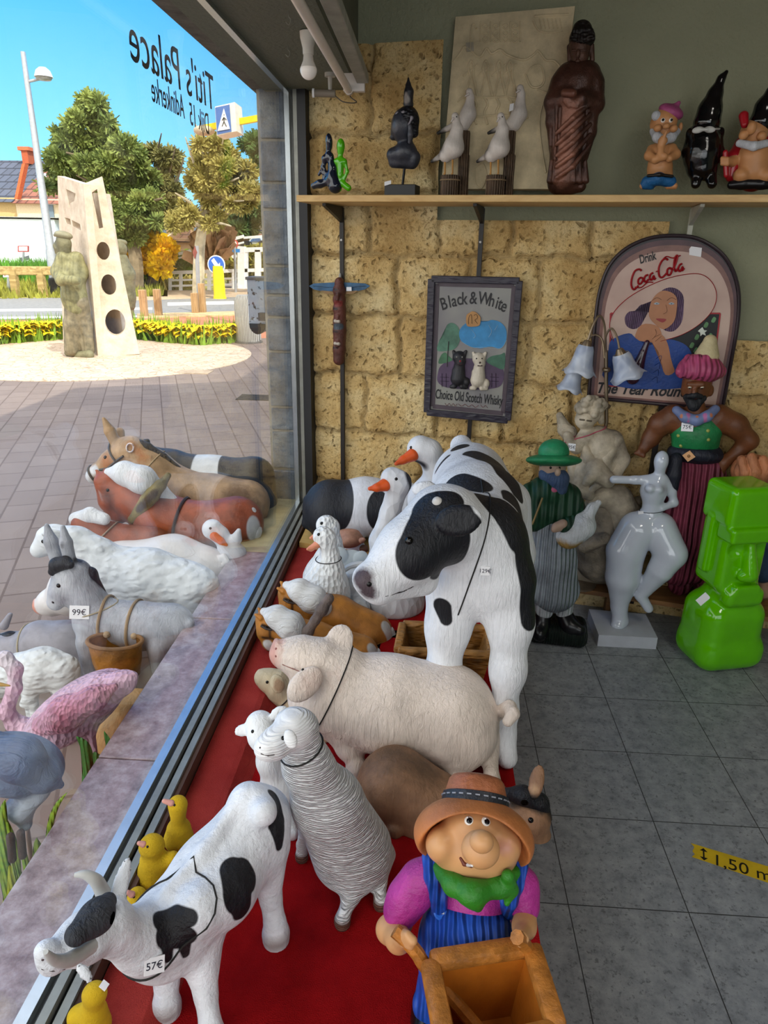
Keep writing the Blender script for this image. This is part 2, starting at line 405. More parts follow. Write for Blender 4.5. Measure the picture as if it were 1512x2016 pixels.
def text(name, body, o, x, y, size, mat, parent=None, extrude=.0003, shear=0.0, align='CENTER', bold=0.0, xs=1.0, spacing=1.0, fit=None):
    """flat lettering turned into a mesh; x, y: writing and up directions"""
    c = bpy.data.curves.new(name, 'FONT'); c.body = body; c.size = size; c.extrude = extrude; c.shear = shear; c.align_x = align; c.offset = bold; c.space_character = spacing; c.resolution_u = 4
    ob = bpy.data.objects.new(name, c); COL.objects.link(ob); dg = bpy.context.evaluated_depsgraph_get()
    me = bpy.data.meshes.new_from_object(ob.evaluated_get(dg)); bpy.data.objects.remove(ob); bpy.data.curves.remove(c); me.name = name
    n = len(me.vertices); V = np.zeros(n*3); me.vertices.foreach_get('co', V); V = V.reshape(-1, 3)
    if fit: V[:, 0] -= V[:, 0].min(); xs = fit/V[:, 0].max()
    x = np.asarray(x, float); y = np.asarray(y, float); z = np.cross(x, y); z /= np.linalg.norm(z); o = np.asarray(o, float); p = wloc(parent)
    Wv = V[:, :1]*xs*x+V[:, 1:2]*y+V[:, 2:3]*z; me.vertices.foreach_set('co', (Wv).ravel()); me.update()
    me.materials.clear(); me.materials.append(mat)
    ob = bpy.data.objects.new(name, me); ob.location = tuple(o-p); return link(ob, parent)
EYE_BLACK = lambda: flat('0a0908', .12)
def text_fit(name, body, a, b, h, up, mat, parent=None, **k):
    """lettering from a to b (world points on the baseline), capital height h"""
    a = np.asarray(a, float); b = np.asarray(b, float); d = b-a; Ln = np.linalg.norm(d); x = d/Ln
    up = np.asarray(up, float); y = up-x*np.dot(up, x); y /= np.linalg.norm(y)
    return text(name, body, a, x, y, h/.73, mat, parent, align='LEFT', fit=Ln, **k)
# wall at the end of the shop stands 13 degrees off square
WA = math.radians(11); W0 = np.array([-.55, 3.36, 0.0]); WX = np.array([math.cos(WA), -math.sin(WA), 0]); WN = np.array([-math.sin(WA), -math.cos(WA), 0]); ZU = np.array([0, 0, 1.])
WAX = np.array([WX, -WN, ZU])
def wl(u, v, z): return W0+u*WX+v*WN+z*ZU
def wat(px, py, v=0.0): return onplane(px, py, W0+v*WN, WN)
def wu(px, py, v=0.0):
    P = wat(px, py, v); return float((P-W0)@WX), float(P[2])
def mat_stone():
    N = NT('ochre_stone'); v = N.obj()
    big = N.noise(v, 5, 3, .6); med = N.noise(v, 26, 5, .65); fine = N.noise(v, 75, 4, .7)
    c = N.ramp(big, [(.32, L('b3925c')), (.5, L('d0b27a')), (.7, L('e0cc9c'))])
    c = N.mix(N.ramp(fine, [(.36, (.55, .55, .55, 1)), (.48, (0, 0, 0, 1))]), c, L('80602e'))
    c = N.mix(N.n('MapRange', {0: N.n('Attribute', attribute_name='m0').outputs['Fac'], 1: .016, 2: .0, 3: 0, 4: .75}).outputs[0], c, L('a58f66'))
    pit = N.n('TexVoronoi', {'Vector': N.mix(.10, v, N.noise(v, 14, 2, .5, out=1)), 'Scale': 30.0}).outputs[0]
    pit = N.n('MapRange', {0: pit, 1: .1, 2: .3}).outputs[0]
    h = N.math('ADD', N.math('MULTIPLY', med, .9), N.math('ADD', N.math('MULTIPLY', fine, .3), N.math('MULTIPLY', pit, .45)))
    c = N.mix(N.math('MULTIPLY', N.math('SUBTRACT', 1.0, pit), .55), c, L('6e5229'))
    N.set(color=c, rough=.95, normal=N.bump(h, 1.0, .02), spec=.2); return N.m
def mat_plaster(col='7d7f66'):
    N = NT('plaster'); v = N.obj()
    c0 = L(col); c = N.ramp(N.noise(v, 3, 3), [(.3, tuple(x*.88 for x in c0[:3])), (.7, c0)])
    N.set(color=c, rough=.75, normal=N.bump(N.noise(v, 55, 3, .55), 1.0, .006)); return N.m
def mat_tiles():
    N = NT('vinyl_tiles'); v = N.obj()
    a = N.noise(v, 20, 6, .75); b = N.noise(v, 85, 3, .7)
    c = N.ramp(a, [(.3, L('686b70')), (.5, L('868a8e')), (.7, L('9b9ea0'))])
    c = N.mix(N.ramp(b, [(.33, (.7, .7, .7, 1)), (.44, (0, 0, 0, 1))]), c, L('4a4c50'))
    s = N.n('SeparateXYZ', {0: v})
    def ln(o, off, p):
        t = N.math('FRACT', N.math('DIVIDE', N.math('SUBTRACT', o, off), p)); t = N.math('ABSOLUTE', N.math('SUBTRACT', t, .5)); return N.math('GREATER_THAN', t, .5-.0045)
    j = N.math('MAXIMUM', ln(s.outputs[0], .64, .305), ln(s.outputs[1], 1.305, .309))
    c = N.mix(j, c, L('2c2d30')); N.set(color=c, rough=.5, normal=N.bump(N.math('SUBTRACT', N.math('MULTIPLY', b, .25), j), .6, .002)); return N.m
def mat_carpet(a='84080c', b='a31216'):
    N = NT('red_carpet'); v = N.obj()
    c = N.ramp(N.noise(v, 9, 4, .6), [(.3, L(a)), (.7, L(b))])
    N.set(color=c, rough=1.0, normal=N.bump(N.noise(v, 420, 2, .6), 1.0, .003), spec=.1); return N.m
def mat_wood(a, b, scale=1, rough=.5, ax='x', dist=.002):
    N = NT('wood'); sc = {'x': (2*scale, 26*scale, 26*scale), 'y': (26*scale, 2*scale, 26*scale), 'z': (26*scale, 26*scale, 2*scale)}[ax]
    w = N.noise(N.obj(sc), 1, 4, .6, dist=1.0)
    N.set(color=N.ramp(w, [(.3, L(a)), (.7, L(b))]), rough=rough, normal=N.bump(w, .6, dist)); return N.m
def mat_paving():
    N = NT('brick_paving'); v = N.obj(rot=(0, 0, math.radians(-111)))
    br = N.n('TexBrick', {'Vector': v, 'Color1': L('8b7c74'), 'Color2': L('7a6b64'), 'Mortar': L('4f3d36'), 'Scale': 1.0, 'Mortar Size': .007, 'Mortar Smooth': .2, 'Bias': 0.0, 'Brick Width': .30, 'Row Height': .2})
    br.offset = .5
    c = N.mix(.35, br.outputs[0], N.ramp(N.noise(N.obj(), 1.3, 5, .65), [(.3, L('78685f')), (.7, L('9c8a7e'))]))
    N.set(color=c, rough=.85, normal=N.bump(br.outputs[1], -.6, .01)); return N.m
def mat_glass():
    m = bpy.data.materials.new('window_glass'); m.use_nodes = True; t = m.node_tree; t.nodes.clear()
    o = t.nodes.new('ShaderNodeOutputMaterial'); mx = t.nodes.new('ShaderNodeMixShader'); tr = t.nodes.new('ShaderNodeBsdfTransparent'); gl = t.nodes.new('ShaderNodeBsdfGlossy'); lw = t.nodes.new('ShaderNodeLayerWeight')
    lw.inputs[0].default_value = .5; gl.inputs['Roughness'].default_value = .004; tr.inputs[0].default_value = (.96, .98, .98, 1)
    p5 = t.nodes.new('ShaderNodeMath'); p5.operation = 'POWER'; p5.inputs[1].default_value = 5.0; ma = t.nodes.new('ShaderNodeMath'); ma.operation = 'MULTIPLY_ADD'; ma.inputs[1].default_value = .62; ma.inputs[2].default_value = .03
    t.links.new(lw.outputs['Facing'], p5.inputs[0]); t.links.new(p5.outputs[0], ma.inputs[0]); t.links.new(ma.outputs[0], mx.inputs[0])
    t.links.new(tr.outputs[0], mx.inputs[1]); t.links.new(gl.outputs[0], mx.inputs[2]); t.links.new(mx.outputs[0], o.inputs[0]); return m
# ================================================================ the shop: floor, walls, window, shelf
XI, XO, XG = -.545, -.63, -.60           # inner and outer face of the window frame, glass plane
ZS, ZT = .385, 2.17                      # sill and head of the window
ZP, ZL = .30, .34                        # display platform, raised ledge along the window
YE = 3.33
yb = lambda x: W0[1]-(x+.55)*math.tan(WA)  # y of the end wall at x
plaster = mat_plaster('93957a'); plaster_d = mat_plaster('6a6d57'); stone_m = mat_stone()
struct(MB().b2((-.6, -2.2, -.1), (3.2, 3.6, 0)).build('floor', mat_tiles()))
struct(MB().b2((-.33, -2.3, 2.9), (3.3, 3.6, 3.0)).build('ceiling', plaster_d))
struct(MB().b2((3.0, -2.2, 0), (3.1, 3.2, 3.0)).build('wall_right', plaster))
struct(MB().b2((-.6, -2.3, 0), (3.1, -2.2, 3.0)).build('wall_front', plaster))
struct(MB().box(wl(1.8, -.11, 1.5), (1.9, .1, 1.5), WAX).build('wall_back', plaster))
# soffit and bulkhead above the display window
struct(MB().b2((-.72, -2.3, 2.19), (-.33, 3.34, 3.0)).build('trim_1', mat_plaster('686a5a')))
# wall below the window and the outside stone sill
struct(MB().b2((-.62, -2.3, 0), (-.55, 3.38, ZS-.03)).build('wall_left', mat_plaster('8b8b85')))
# stone cladding of the end wall: courses of rough blocks
def stone_patch(u0, u1, z0, z1, courses, v0=.004, step=.0085, prot=.026):
    nu, nz = int((u1-u0)/step)+2, int((z1-z0)/step)+2
    U, Z = np.meshgrid(np.linspace(u0, u1, nu), np.linspace(z0, z1, nz), indexing='ij')
    wob = .006*np.sin(U*23+Z*7)+.005*np.sin(U*41-Z*31+1)+.003*np.sin(U*90+Z*77)
    wob2 = .006*np.sin(Z*27+U*9+2)+.004*np.sin(Z*60+U*35)
    d = np.full(U.shape, 9.0); pr = np.zeros(U.shape); rnd = random.Random(5)
    for zb, zt, js in courses:
        m = (Z+wob >= zb) & (Z+wob < zt); js = [-9]+list(js)+[9]
        for a, b in zip(js, js[1:]):
            mm = m & (U+wob2 >= a) & (U+wob2 < b); r = rnd.uniform(-.006, .008)
            dd = np.minimum(np.minimum(Z+wob-zb, zt-Z-wob), np.minimum(U+wob2-a, b-U-wob2)); d[mm] = dd[mm]; pr[mm] = r
    g = np.random.default_rng(3).normal(size=U.shape)*.0012
    big = .004*np.sin(U*17+np.sin(Z*13)*2)*np.sin(Z*19+U*5)
    h = np.clip(d/.022-.12, 0, 1); h = (1-(1-h)**2)
    v = v0+h*(prot+pr)+g+big*h
    V = W0+U[..., None]*WX+v[..., None]*WN+Z[..., None]*ZU
    i = np.arange(nu*nz).reshape(nu, nz); Q = np.stack([i[:-1, :-1], i[1:, :-1], i[1:, 1:], i[:-1, 1:]], -1).reshape(-1, 4)
    return V.reshape(-1, 3), Q, np.where(d > 5, 0, d).ravel()
zc = [wu(760, y)[1] for y in (95, 262, 383, 502, 622, 738, 852, 955, 1060)]
ju = lambda *xs: [wu(x, 600)[0] for x in xs]
R5 = [0.0, .2, .38]
cs = [(zc[1], 3, ju(728)), (zc[2], zc[1], ju(655, 850)), (zc[3], zc[2], ju(728, 862, 998, 1150)), (zc[4], zc[3], ju(783, 922, 1060, 1250)), (zc[5], zc[4], ju(792, 900, 1048, 1180, 1420)),
      (zc[6], zc[5], ju(724, 870, 1010, 1150, 1300, 1460)), (zc[7], zc[6], ju(842, 965, 1090, 1240, 1350, 1480)), (zc[8], zc[7], ju(700, 800, 950, 1100, 1210, 1330, 1450)), (-1, zc[8], ju(740, 880, 1040, 1200, 1380))]
uA = wu(876, 90)[0]; uB = wu(1308, 500)[0]; zC = wu(1450, 668)[1]; zA = wu(800, 86)[1]
ps = [stone_patch(-.02, uA, 1.70, zA, cs), stone_patch(-.02, uB, .0, 1.70, cs), stone_patch(uB, 2.6, .0, zC, cs)]
off = np.cumsum([0]+[len(p[0]) for p in ps])
sw = struct(mesh('wall_back_stone', np.vstack([p[0] for p in ps]), np.vstack([p[1]+o for p, o in zip(ps, off)]), stone_m, None, True, {'m0': np.concatenate([p[2] for p in ps])}))
# dark strip down the corner of jamb and wall
struct(MB().box(wl(-.005, .03, 1.2), (.028, .05, 1.2), WAX).build('trim_2', flat('17181c', .5)))
# window frame: channel profile of alloy, gasket and timber (lengths along Y) and the upright jamb
alu = M('b9c0c4', .25, var=.05, metal=.85); alu2 = M('8f9088', .4, var=.1, metal=.5); rub = flat('101113', .6); tim = mat_wood('3a2418', '5a3b28', 1, .6, 'y')
fr = MB().b2((XO, -1.0, ZS-.03), (XO+.022, YE, ZS+.012)).b2((XO, -1.0, ZT+.005), (XO+.022, YE, ZT+.05)).b2((XO, YE-.06, ZS), (XO+.02, YE, ZT+.05))
w1 = struct(fr.build('window_1', alu))
def bar(nm, u0, u1, d0, d1, m):
    MB().b2((u0, -1.0, ZS-.04+d0), (u1, YE-.015, ZS+d1)).b2((u0, -1.0, ZT+.06-d1-.02), (u1, YE-.015, ZT+.06)).b2((u0, YE-.05-d1+.012, ZS), (u1, YE+.01, ZT+.05)).build(nm, m, w1)
bar('gasket', XO+.022, XO+.034, 0, -.006, rub); bar('frame', XO+.034, XO+.05, 0, .008, alu2); bar('gasket', XO+.05, XO+.058, 0, -.008, rub)
bar('frame', XO+.058, XO+.074, 0, .0, alu2); bar('timber_bead', XO+.074, XO+.086, -.005, -.008, tim)
sc = MB()
for i in range(14): sc.sphere((XO+.054, .55+.2*i, ZS-.006), .0035, 6)
for i in range(12): sc.sphere((XO+.054, 1.6+.15*i, ZT+.062-.02), .004, 6)
sc.build('screw', rub, w1)
gl = MB().b2((XG-.003, -1.0, ZS), (XG+.003, YE-.05, ZT+.04)).build('glass', mat_glass(), w1)
silm = NT('sill_stone'); _v = silm.obj()
silm.set(color=silm.ramp(silm.noise(_v, 28, 6, .7), [(.32, L('6f6266')), (.5, L('94868a')), (.68, L('b0a6ab'))]), rough=.38, normal=silm.bump(silm.noise(_v, 90, 3), .4, .002))
sb = MB()
for a, b in ((-1.0, .62), (.624, 1.398), (1.402, 2.118), (2.122, 2.7)): sb.b2((-.79, a, ZS-.075), (XO+.002, b, ZS-.012), .003)
struct(sb.build('trim_3', silm.m)); struct(MB().b2((-.79, 2.704, ZS-.075), (XO+.002, 3.38, ZS-.012), .003).build('trim_4', M('a8a283', .5)))
struct(MB().b2((-.74, -1.0, 0), (-.625, 3.38, ZS-.07)).build('wall_left_outer', M('5c4440', .8, ('noise', 30, .01))))
# lettering on the outside of the glass, so it reads backwards from here
blk = flat('0c0d16', .5); gx = XG-.0045
def ga(px, py): return at(px, py, X=gx)
text_fit('window_lettering', "Titi's Palace", ga(423, 219), ga(258, 117), .088, (0, 0, 1), blk, w1, extrude=.0004)
text_fit('window_lettering', "Adinkerke", ga(364, 234), ga(300, 199), .052, (0, 0, 1), blk, w1, extrude=.0004)
text_fit('window_lettering', "Dijk 15", ga(412, 265), ga(375, 245), .052, (0, 0, 1), blk, w1, extrude=.0004)
# outer pillar of split stone blocks and the lintel
pil = NT('blue_stone'); _v = pil.obj()
pil.set(color=pil.ramp(pil.noise(_v, 9, 5, .7), [(.3, L('4b525c')), (.55, L('77808a')), (.7, L('8d949a'))]), rough=.85, normal=pil.bump(pil.noise(_v, 40, 4, .7), 1, .008))
mort = M('9d9a92', .9)
pb = MB(); rn = random.Random(2); zz = 0.0
x0, x1 = at(522, 500, Y=3.42)[0], at(574, 500, Y=3.42)[0]
for h in (.3, .22, .2, .12, .27, .16, .1, .13, .24, .11, .17, .25, .12, .2, .3):
    pb.b2((x0, 3.415-rn.uniform(0, .008), zz+.006), (x1-.012, 3.6, zz+h-.006), .006); zz += h
struct(pb.build('pillar_outer', pil.m)); struct(MB().b2((x0-.012, 3.425, 0), (x1+.03, 3.7, 2.6)).build('pillar_mortar', mort))
zl = at(424, 90, X=-.8)[2]
struct(MB().b2((-.80, -2.3, 2.215), (XO-.005, 3.7, 2.75)).build('trim_5', M('6d665e', .85, ('noise', 35, .006), var=.25)))
# mass of the house above and behind: it throws the shade on the square
hm = M('8c7a6a', .9)
struct(MB().prism([(-.72, -9, 2.75), (-.72, 3.62, 2.75), (1.2, 4.45, 2.75), (9, 4.45, 2.75), (9, -9, 2.75)], (0, 0, 2.75)).build('house_upper', hm))
struct(MB().b2((2.3, 1.0, 5.5), (9, 4.7, 7.6)).build('house_gable', hm))
struct(MB().prism([(3.2, -9, -.1), (3.2, 4.4, -.1), (9, 4.4, -.1), (9, -9, -.1)], (0, 0, 2.85)).build('house_lower', hm))
# display platform, ledge by the window, carpet
carpet = mat_carpet()
XE = .265
P_ = [(XI+.002, -.6), (XI+.002, yb(XI)-.03), (XE, yb(XE)-.03), (XE, -.6)]
pf = MB().prism([(x, y, 0) for x, y in P_], (0, 0, ZP)).build('display_platform', carpet)
tag(pf, 'low display platform covered in red carpet along the shop window', 'platform')
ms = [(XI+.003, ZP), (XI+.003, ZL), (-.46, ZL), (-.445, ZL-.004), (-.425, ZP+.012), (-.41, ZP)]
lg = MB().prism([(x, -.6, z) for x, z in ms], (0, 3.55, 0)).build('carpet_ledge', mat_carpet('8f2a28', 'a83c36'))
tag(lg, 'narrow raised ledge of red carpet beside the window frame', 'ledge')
# yellow plywood sheet at the far end of the ledge
ply = mat_wood('b08d4c', 'd2b06a', .7, .55, 'x')
a = at(586, 1058, Z=.365); b = at(650, 1068, Z=.365)
bd = MB().prism([(XI+.01, 2.84, ZL+.001), (XI+.01, 3.28, ZL+.001), (.1, 3.04, ZL+.001), (.1, 2.69, ZL+.001)], (0, 0, .024)).build('plywood_sheet', ply)
tag(bd, 'yellow plywood sheet under the lying cow at the platform end', 'board')
# ---- wall shelf on black brackets
zs = 1.775; SV = .34; sw_ = mat_wood('b98f52', 'd9b678', .8, .45, 'x')
sh = thing('wall_shelf', 'long light wood wall shelf carrying statues above the stone wall', 'shelf', wl(.9, 0, zs))
us0 = float((onplane(583, 383, W0+SV*WN, WN)-W0)@WX)
MB().box(wl((us0+2.6)/2, SV/2+.02, zs-.012), ((2.6-us0)/2, SV/2-.02, .012), WAX, .002).build('shelf_board', sw_, sh)
blkm = flat('1a1412', .45)
def upright(px, name_lab, z0, z1, m=blkm):
    u = wu(px, 600, .045)[0]
    b = MB().box(wl(u, .045, (z0+z1)/2), (.009, .008, (z1-z0)/2), WAX)
    o = b.build('shelf_upright', m, sh)
    MB().sphere(wl(u, .056, z1-.13), (.005, .005, .005), 6).build('screw', M('d8d8d8', .3), o)
    return u
def bracket(u, m=blkm):
    b = MB()
    b.prism([wl(u-.007, .05, zs-.09), wl(u-.007, .05, zs-.026), wl(u-.007, SV-.06, zs-.026), wl(u-.007, SV-.06, zs-.035)], WX*.014)
    b.build('shelf_bracket', m, sh)
for px, m in ((674, blkm), (939, blkm), (1335, M('a9aa9c', .5))):
    u = upright(px, '', .25 if px < 1300 else 1.0, zs-.03, m); bracket(u, m)
u = wu(1287, 900, .045)[0]; MB().box(wl(u, .045, .55), (.011, .009, .5), WAX).build('shelf_upright', blkm, sh)
u = wu(1160, 900, .045)[0]
# ---- fluorescent batten, bulb, spot and hooks under the soffit
wm = M('d8cfc6', .4, var=.04)
T0, T1 = at(586, 0, Z=2.135), at(688, 180, Z=2.135); d = (T1-T0)/np.linalg.norm(T1-T0); T00 = T0-d*.6
tl = thing('fluorescent_light', 'unlit fluorescent tube batten under the soffit by the bulkhead', 'ceiling light', tuple(T1))
MB().tube([T00, T1-d*.02], .014, 12).build('tube', M('e9ddd2', .3, var=.03), tl, True)
MB().b2((T1[0]+.03, -.2, 2.155), (T1[0]+.075, T1[1]-.03, 2.189), .004).build('housing', M('9b9a90', .5), tl)
MB().tube([T1-d*.03, T1-d*.005, T1], [.016, .016, .013], 12).b2((T1[0]-.02, T1[1]-.03, 2.13), (T1[0]+.06, T1[1]+.0, 2.19), .003).build('end_cap', wm, tl, True)
pb_ = at(606, 60, Z=2.19); bl = thing('light_bulb', 'white screw-in bulb hanging from its holder under the soffit', 'light bulb', tuple(pb_))
R = .026
MB().lathe((pb_[0], pb_[1], 0), [(.018, 2.19), (.025, 2.187), (.024, 2.172), (.017, 2.145), (.0165, 2.128)], 20).build('socket', M('cfc9bd', .5, var=.05), bl, True)
MB().lathe((pb_[0], pb_[1], 0), [(.014, 2.13), (.016, 2.112), (.0245, 2.093)], 20).build('bulb_collar', M('cdc6bc', .4, var=.03), bl, True)
MB().lathe((pb_[0], pb_[1], 0), [(.0245, 2.094)]+[(R*math.cos(t), 2.088-R*1.05*math.sin(t)) for t in np.linspace(0, 1.5, 8)], 20).build('bulb_globe', M('f2e9e0', .25, var=.02), bl, True)
sp = at(616, 183, Y=3.0); sp2 = at(650, 184, Y=3.0)
s_ = thing('spotlight', 'small grey tube spotlight pointing left under the soffit corner', 'spotlight', tuple(sp2))
MB().tube([sp, sp2+(sp2-sp)*.3], .013, 14).build('body', M('7f7568', .4, var=.05), s_, True)
MB().tube([sp-(sp2-sp)*.02, sp+(sp2-sp)*.1], .0155, 14).build('rim', M('e6e6e6', .3, var=.02), s_, True)
MB().tube([sp2, sp2+[0, 0, .04], [sp2[0], sp2[1], 2.19]], [.006, .008, .008], 8).lathe((sp2[0], sp2[1], 2.18), [(.02, -.003), (.02, .01)], 12).build('bracket', M('b9b4aa', .5), s_, True)
MB().tube(spline([sp2+[.01, 0, 0], sp2+[.05, -.02, -.03], sp2+[.1, -.01, -.03], [T1[0], T1[1]+.02, 2.13], [T1[0]+.06, T1[1]+.02, 2.19]], 8), .002, 5).build('cable', flat('4a4036'), s_, True)
for px, py in ((568, 36), (567, 103), (612, 150)):
    h = at(px, py-14, Z=2.188); P = [h, h+[0, 0, -.012], h+[.006, 0, -.02], h+[0, 0, -.032], h+[-.008, 0, -.025]]
    tag(MB().tube(spline(P, 5), .0014, 5).build('ceiling_hook', M('8b8a80', .3, metal=.6), smooth=True), {36: 'thin wire ceiling hook nearest the top edge of the photo', 103: 'thin wire ceiling hook left of the white bulb holder', 150: 'thin wire ceiling hook just behind the white bulb'}[py], 'hook', 'ceiling hooks over the window')
# yellow distance tape on the floor
tp = [at(*q, Z=.0008) for q in ((1360, 1660), (1512, 1706), (1600, 1733), (1600, 1768), (1512, 1738), (1362, 1687))]
jag = tp[:4]+tp[4:]+[at(1368, 1682, Z=.0008), at(1363, 1676, Z=.0008), at(1367, 1668, Z=.0008)]
tpo = MB().prism(jag, (0, 0, .0006)).build('floor_tape', M('c9a81c', .5, var=.08)); tag(tpo, 'yellow distance tape marked 1,50 m stuck on the grey floor tiles', 'tape')
zt_ = .0018; tA, tB = at(1410, 1703, Z=zt_), at(1506, 1733, Z=zt_); td = (tB-tA)/np.linalg.norm(tB-tA); tn = np.cross(ZU, td)
text_fit('tape_lettering', '1,50 m', tA, at(1520, 1737, Z=zt_), .042, tn, flat('15130a'), tpo, extrude=.0002)
c1, c2 = at(1385, 1670, Z=zt_), at(1386, 1694, Z=zt_); ar = MB(); ad = c2-c1
ar.beam(c1+ad*.15, c2-ad*.15, .004, .0004)
q = np.cross(ZU, ad)*.22
for a_, s1 in ((c1, 1), (c2, -1)): ar.prism([a_, a_+ad*.25*s1+q, a_+ad*.25*s1-q], (0, 0, .0004))
ar.build('tape_arrow', flat('15130a'), tpo)
# low timber step against the end wall
lp = MB(); ZST = .15
a, b = at(1000, 1138, Z=ZST), at(1345, 1190, Z=ZST); dd = (b-a)/np.linalg.norm(b-a)
a2, b2 = a-dd*.5, b+dd*1.2
sd = .18
a2 = b-dd*.52; lp.prism([a2, b2, b2-WN*sd, a2-WN*sd], (0, 0, -.022))
for t_ in (.12, .9): q_ = a2+(b2-a2)*t_-WN*.03; lp.prism([q_, q_+dd*.02, q_+dd*.02-WN*(sd-.03), q_-WN*(sd-.03)], (0, 0, -ZST))
st = lp.build('timber_step', mat_wood('6d4a2a', '93683c', 1, .6, 'x')); tag(st, 'low brown timber step along the end wall under the statues', 'step')
# ================================================================ the square outside
def gp(px, py, z=0.0): return at(px, py, Z=z)
rnd = random.Random(11); nrng = np.random.default_rng(11)
struct(MB().b2((-90, -12, -.5), (60, 70, -.012)).build('ground', M('b59a7c', .95)))
struct(MB().b2((-16, -9, -.4), (-.63, 15.4, 0)).build('ground_paving', mat_paving()))
redp = NT('red_pavers'); _v = redp.obj(); redp.set(color=redp.ramp(redp.noise(_v, 2, 5, .7), [(.3, L('b4694e')), (.7, L('cf8a68'))]), rough=.9)
def strip(name, pts, m, h=.006, kind='structure'):
    P = [gp(*q) for q in pts]; o = MB().prism(P, (0, 0, h)).build(name, m); o['kind'] = kind; return o
struct(MB().b2((-.63, 3.71, -.4), (6, 15.4, 0)).build('ground_paving', mat_paving()))
strip('path_red', [(-400, 690), (-400, 637), (300, 626), (600, 618), (600, 662), (300, 676)], redp.m, .003)
asph = NT('asphalt'); _v = asph.obj(); asph.set(color=asph.ramp(asph.noise(_v, 9, 4, .7), [(.3, L('7c7c7c')), (.7, L('9c9a97'))]), rough=.9)
strip('road', [(-400, 636), (-400, 591), (300, 584), (620, 578), (620, 617), (300, 625)], asph.m, .004)
wl_ = flat('f2f0ea', .7)
for pts in ([(-400, 618), (-400, 613), (300, 606), (300, 610)], [(-400, 633), (-400, 629), (300, 621), (300, 624)], [(330, 602), (330, 596), (600, 590), (600, 596)]):
    strip('road_marking', pts, wl_, .007)
strip('kerb', [(270, 628), (270, 620), (600, 611), (600, 618)], M('d9b88a', .9), .03)
strip('pavement', [(260, 592), (260, 574), (620, 562), (620, 580)], M('d0b596', .9), .01)
# grass verges as blades
gm = M('9a9a3c', .9, var=.3, vscale=3); gm2 = M('5f9a34', .9, var=.3, vscale=3)
def blades(name, n, region, h, m, lab, col=None, w=.03):
    V = []; Fc = []
    for i in range(n):
        p = region(); a = rnd.uniform(0, 6.28); hh = h*rnd.uniform(.5, 1.1); dx, dy = math.cos(a)*w, math.sin(a)*w; t = [rnd.uniform(-.4, .4)*hh for _ in range(2)]
        k = len(V); V += [(p[0]-dx, p[1]-dy, p[2]), (p[0]+dx, p[1]+dy, p[2]), (p[0]+t[0], p[1]+t[1], p[2]+hh)]; Fc.append((k, k+1, k+2))
    o = mesh(name, V, np.array(Fc), m); return tag(o, lab, 'grass', None, 'stuff')
def reg(poly):
    P = [gp(*q) for q in poly]
    def f():
        s, t = rnd.random(), rnd.random(); a = P[0]+(P[1]-P[0])*s; b = P[3]+(P[2]-P[3])*s; return a+(b-a)*t
    return f
strip('ground_verge', [(-400, 590), (-400, 566), (330, 566), (330, 584)], M('b6b04e', .95, var=.2, vscale=1), .01)
strip('ground_bank', [(-400, 566), (-400, 545), (460, 545), (430, 572)], M('a9a052', .95, var=.25, vscale=1), .02)
blades('verge_grass', 2600, reg([(-20, 589), (320, 584), (320, 560), (-20, 560)]), .35, gm, 'yellow green grass verge behind the wooden guard rail', w=.05)
blades('green_grass', 2600, reg([(-20, 562), (190, 562), (190, 556), (-20, 556)]), 1.0, gm2, 'bright green long grass below the white wall', w=.07)
blades('dry_grass', 1500, reg([(255, 574), (400, 570), (400, 556), (255, 556)]), .6, M('c2b063', .9, var=.2), 'dry yellowish grass in front of the white footbridge railing', w=.05)
# cobbled circle with the monument
MC = gp(205, 700)+np.array([0, .35, 0])
cob = NT('cobbles'); _v = cob.obj()
vo = cob.n('TexVoronoi', {'Vector': _v, 'Scale': 8.0}, feature='DISTANCE_TO_EDGE').outputs[0]
cob.set(color=cob.mix(cob.n('MapRange', {0: vo, 1: .0, 2: .06}).outputs[0], L('a58c70'), cob.ramp(cob.noise(_v, 5, 3), [(.3, L('c4ae96')), (.7, L('dcc9b4'))])), rough=.9, normal=cob.bump(vo, .6, .02))
cc = gp(190, 735); rr = (gp(380, 700)-gp(0, 720)); R1 = 2.25
struct(MB().lathe((MC[0]-.05, MC[1]-.35, 0), [(R1, 0), (R1, .008), (.001, .012)], 64).build('ground_cobbles', cob.m))
def pxpoly(pts, o, n): return np.array([onplane(x, y, o, n) for x, y in pts])
conc = NT('pale_concrete'); _v = conc.obj(); conc.set(color=conc.ramp(conc.noise(_v, 6, 5, .65), [(.3, L('c9b49c')), (.7, L('ecdcc6'))]), rough=.85, normal=conc.bump(conc.noise(_v, 40, 3), .5, .01))
mon = thing('monument', 'pale concrete monument of two tall slabs with round holes on the cobbled circle', 'monument', tuple(MC))
Bm = gp(193, 702)
nR = np.array([.38, -.925, 0]); nL = np.array([-.75, -.66, 0])
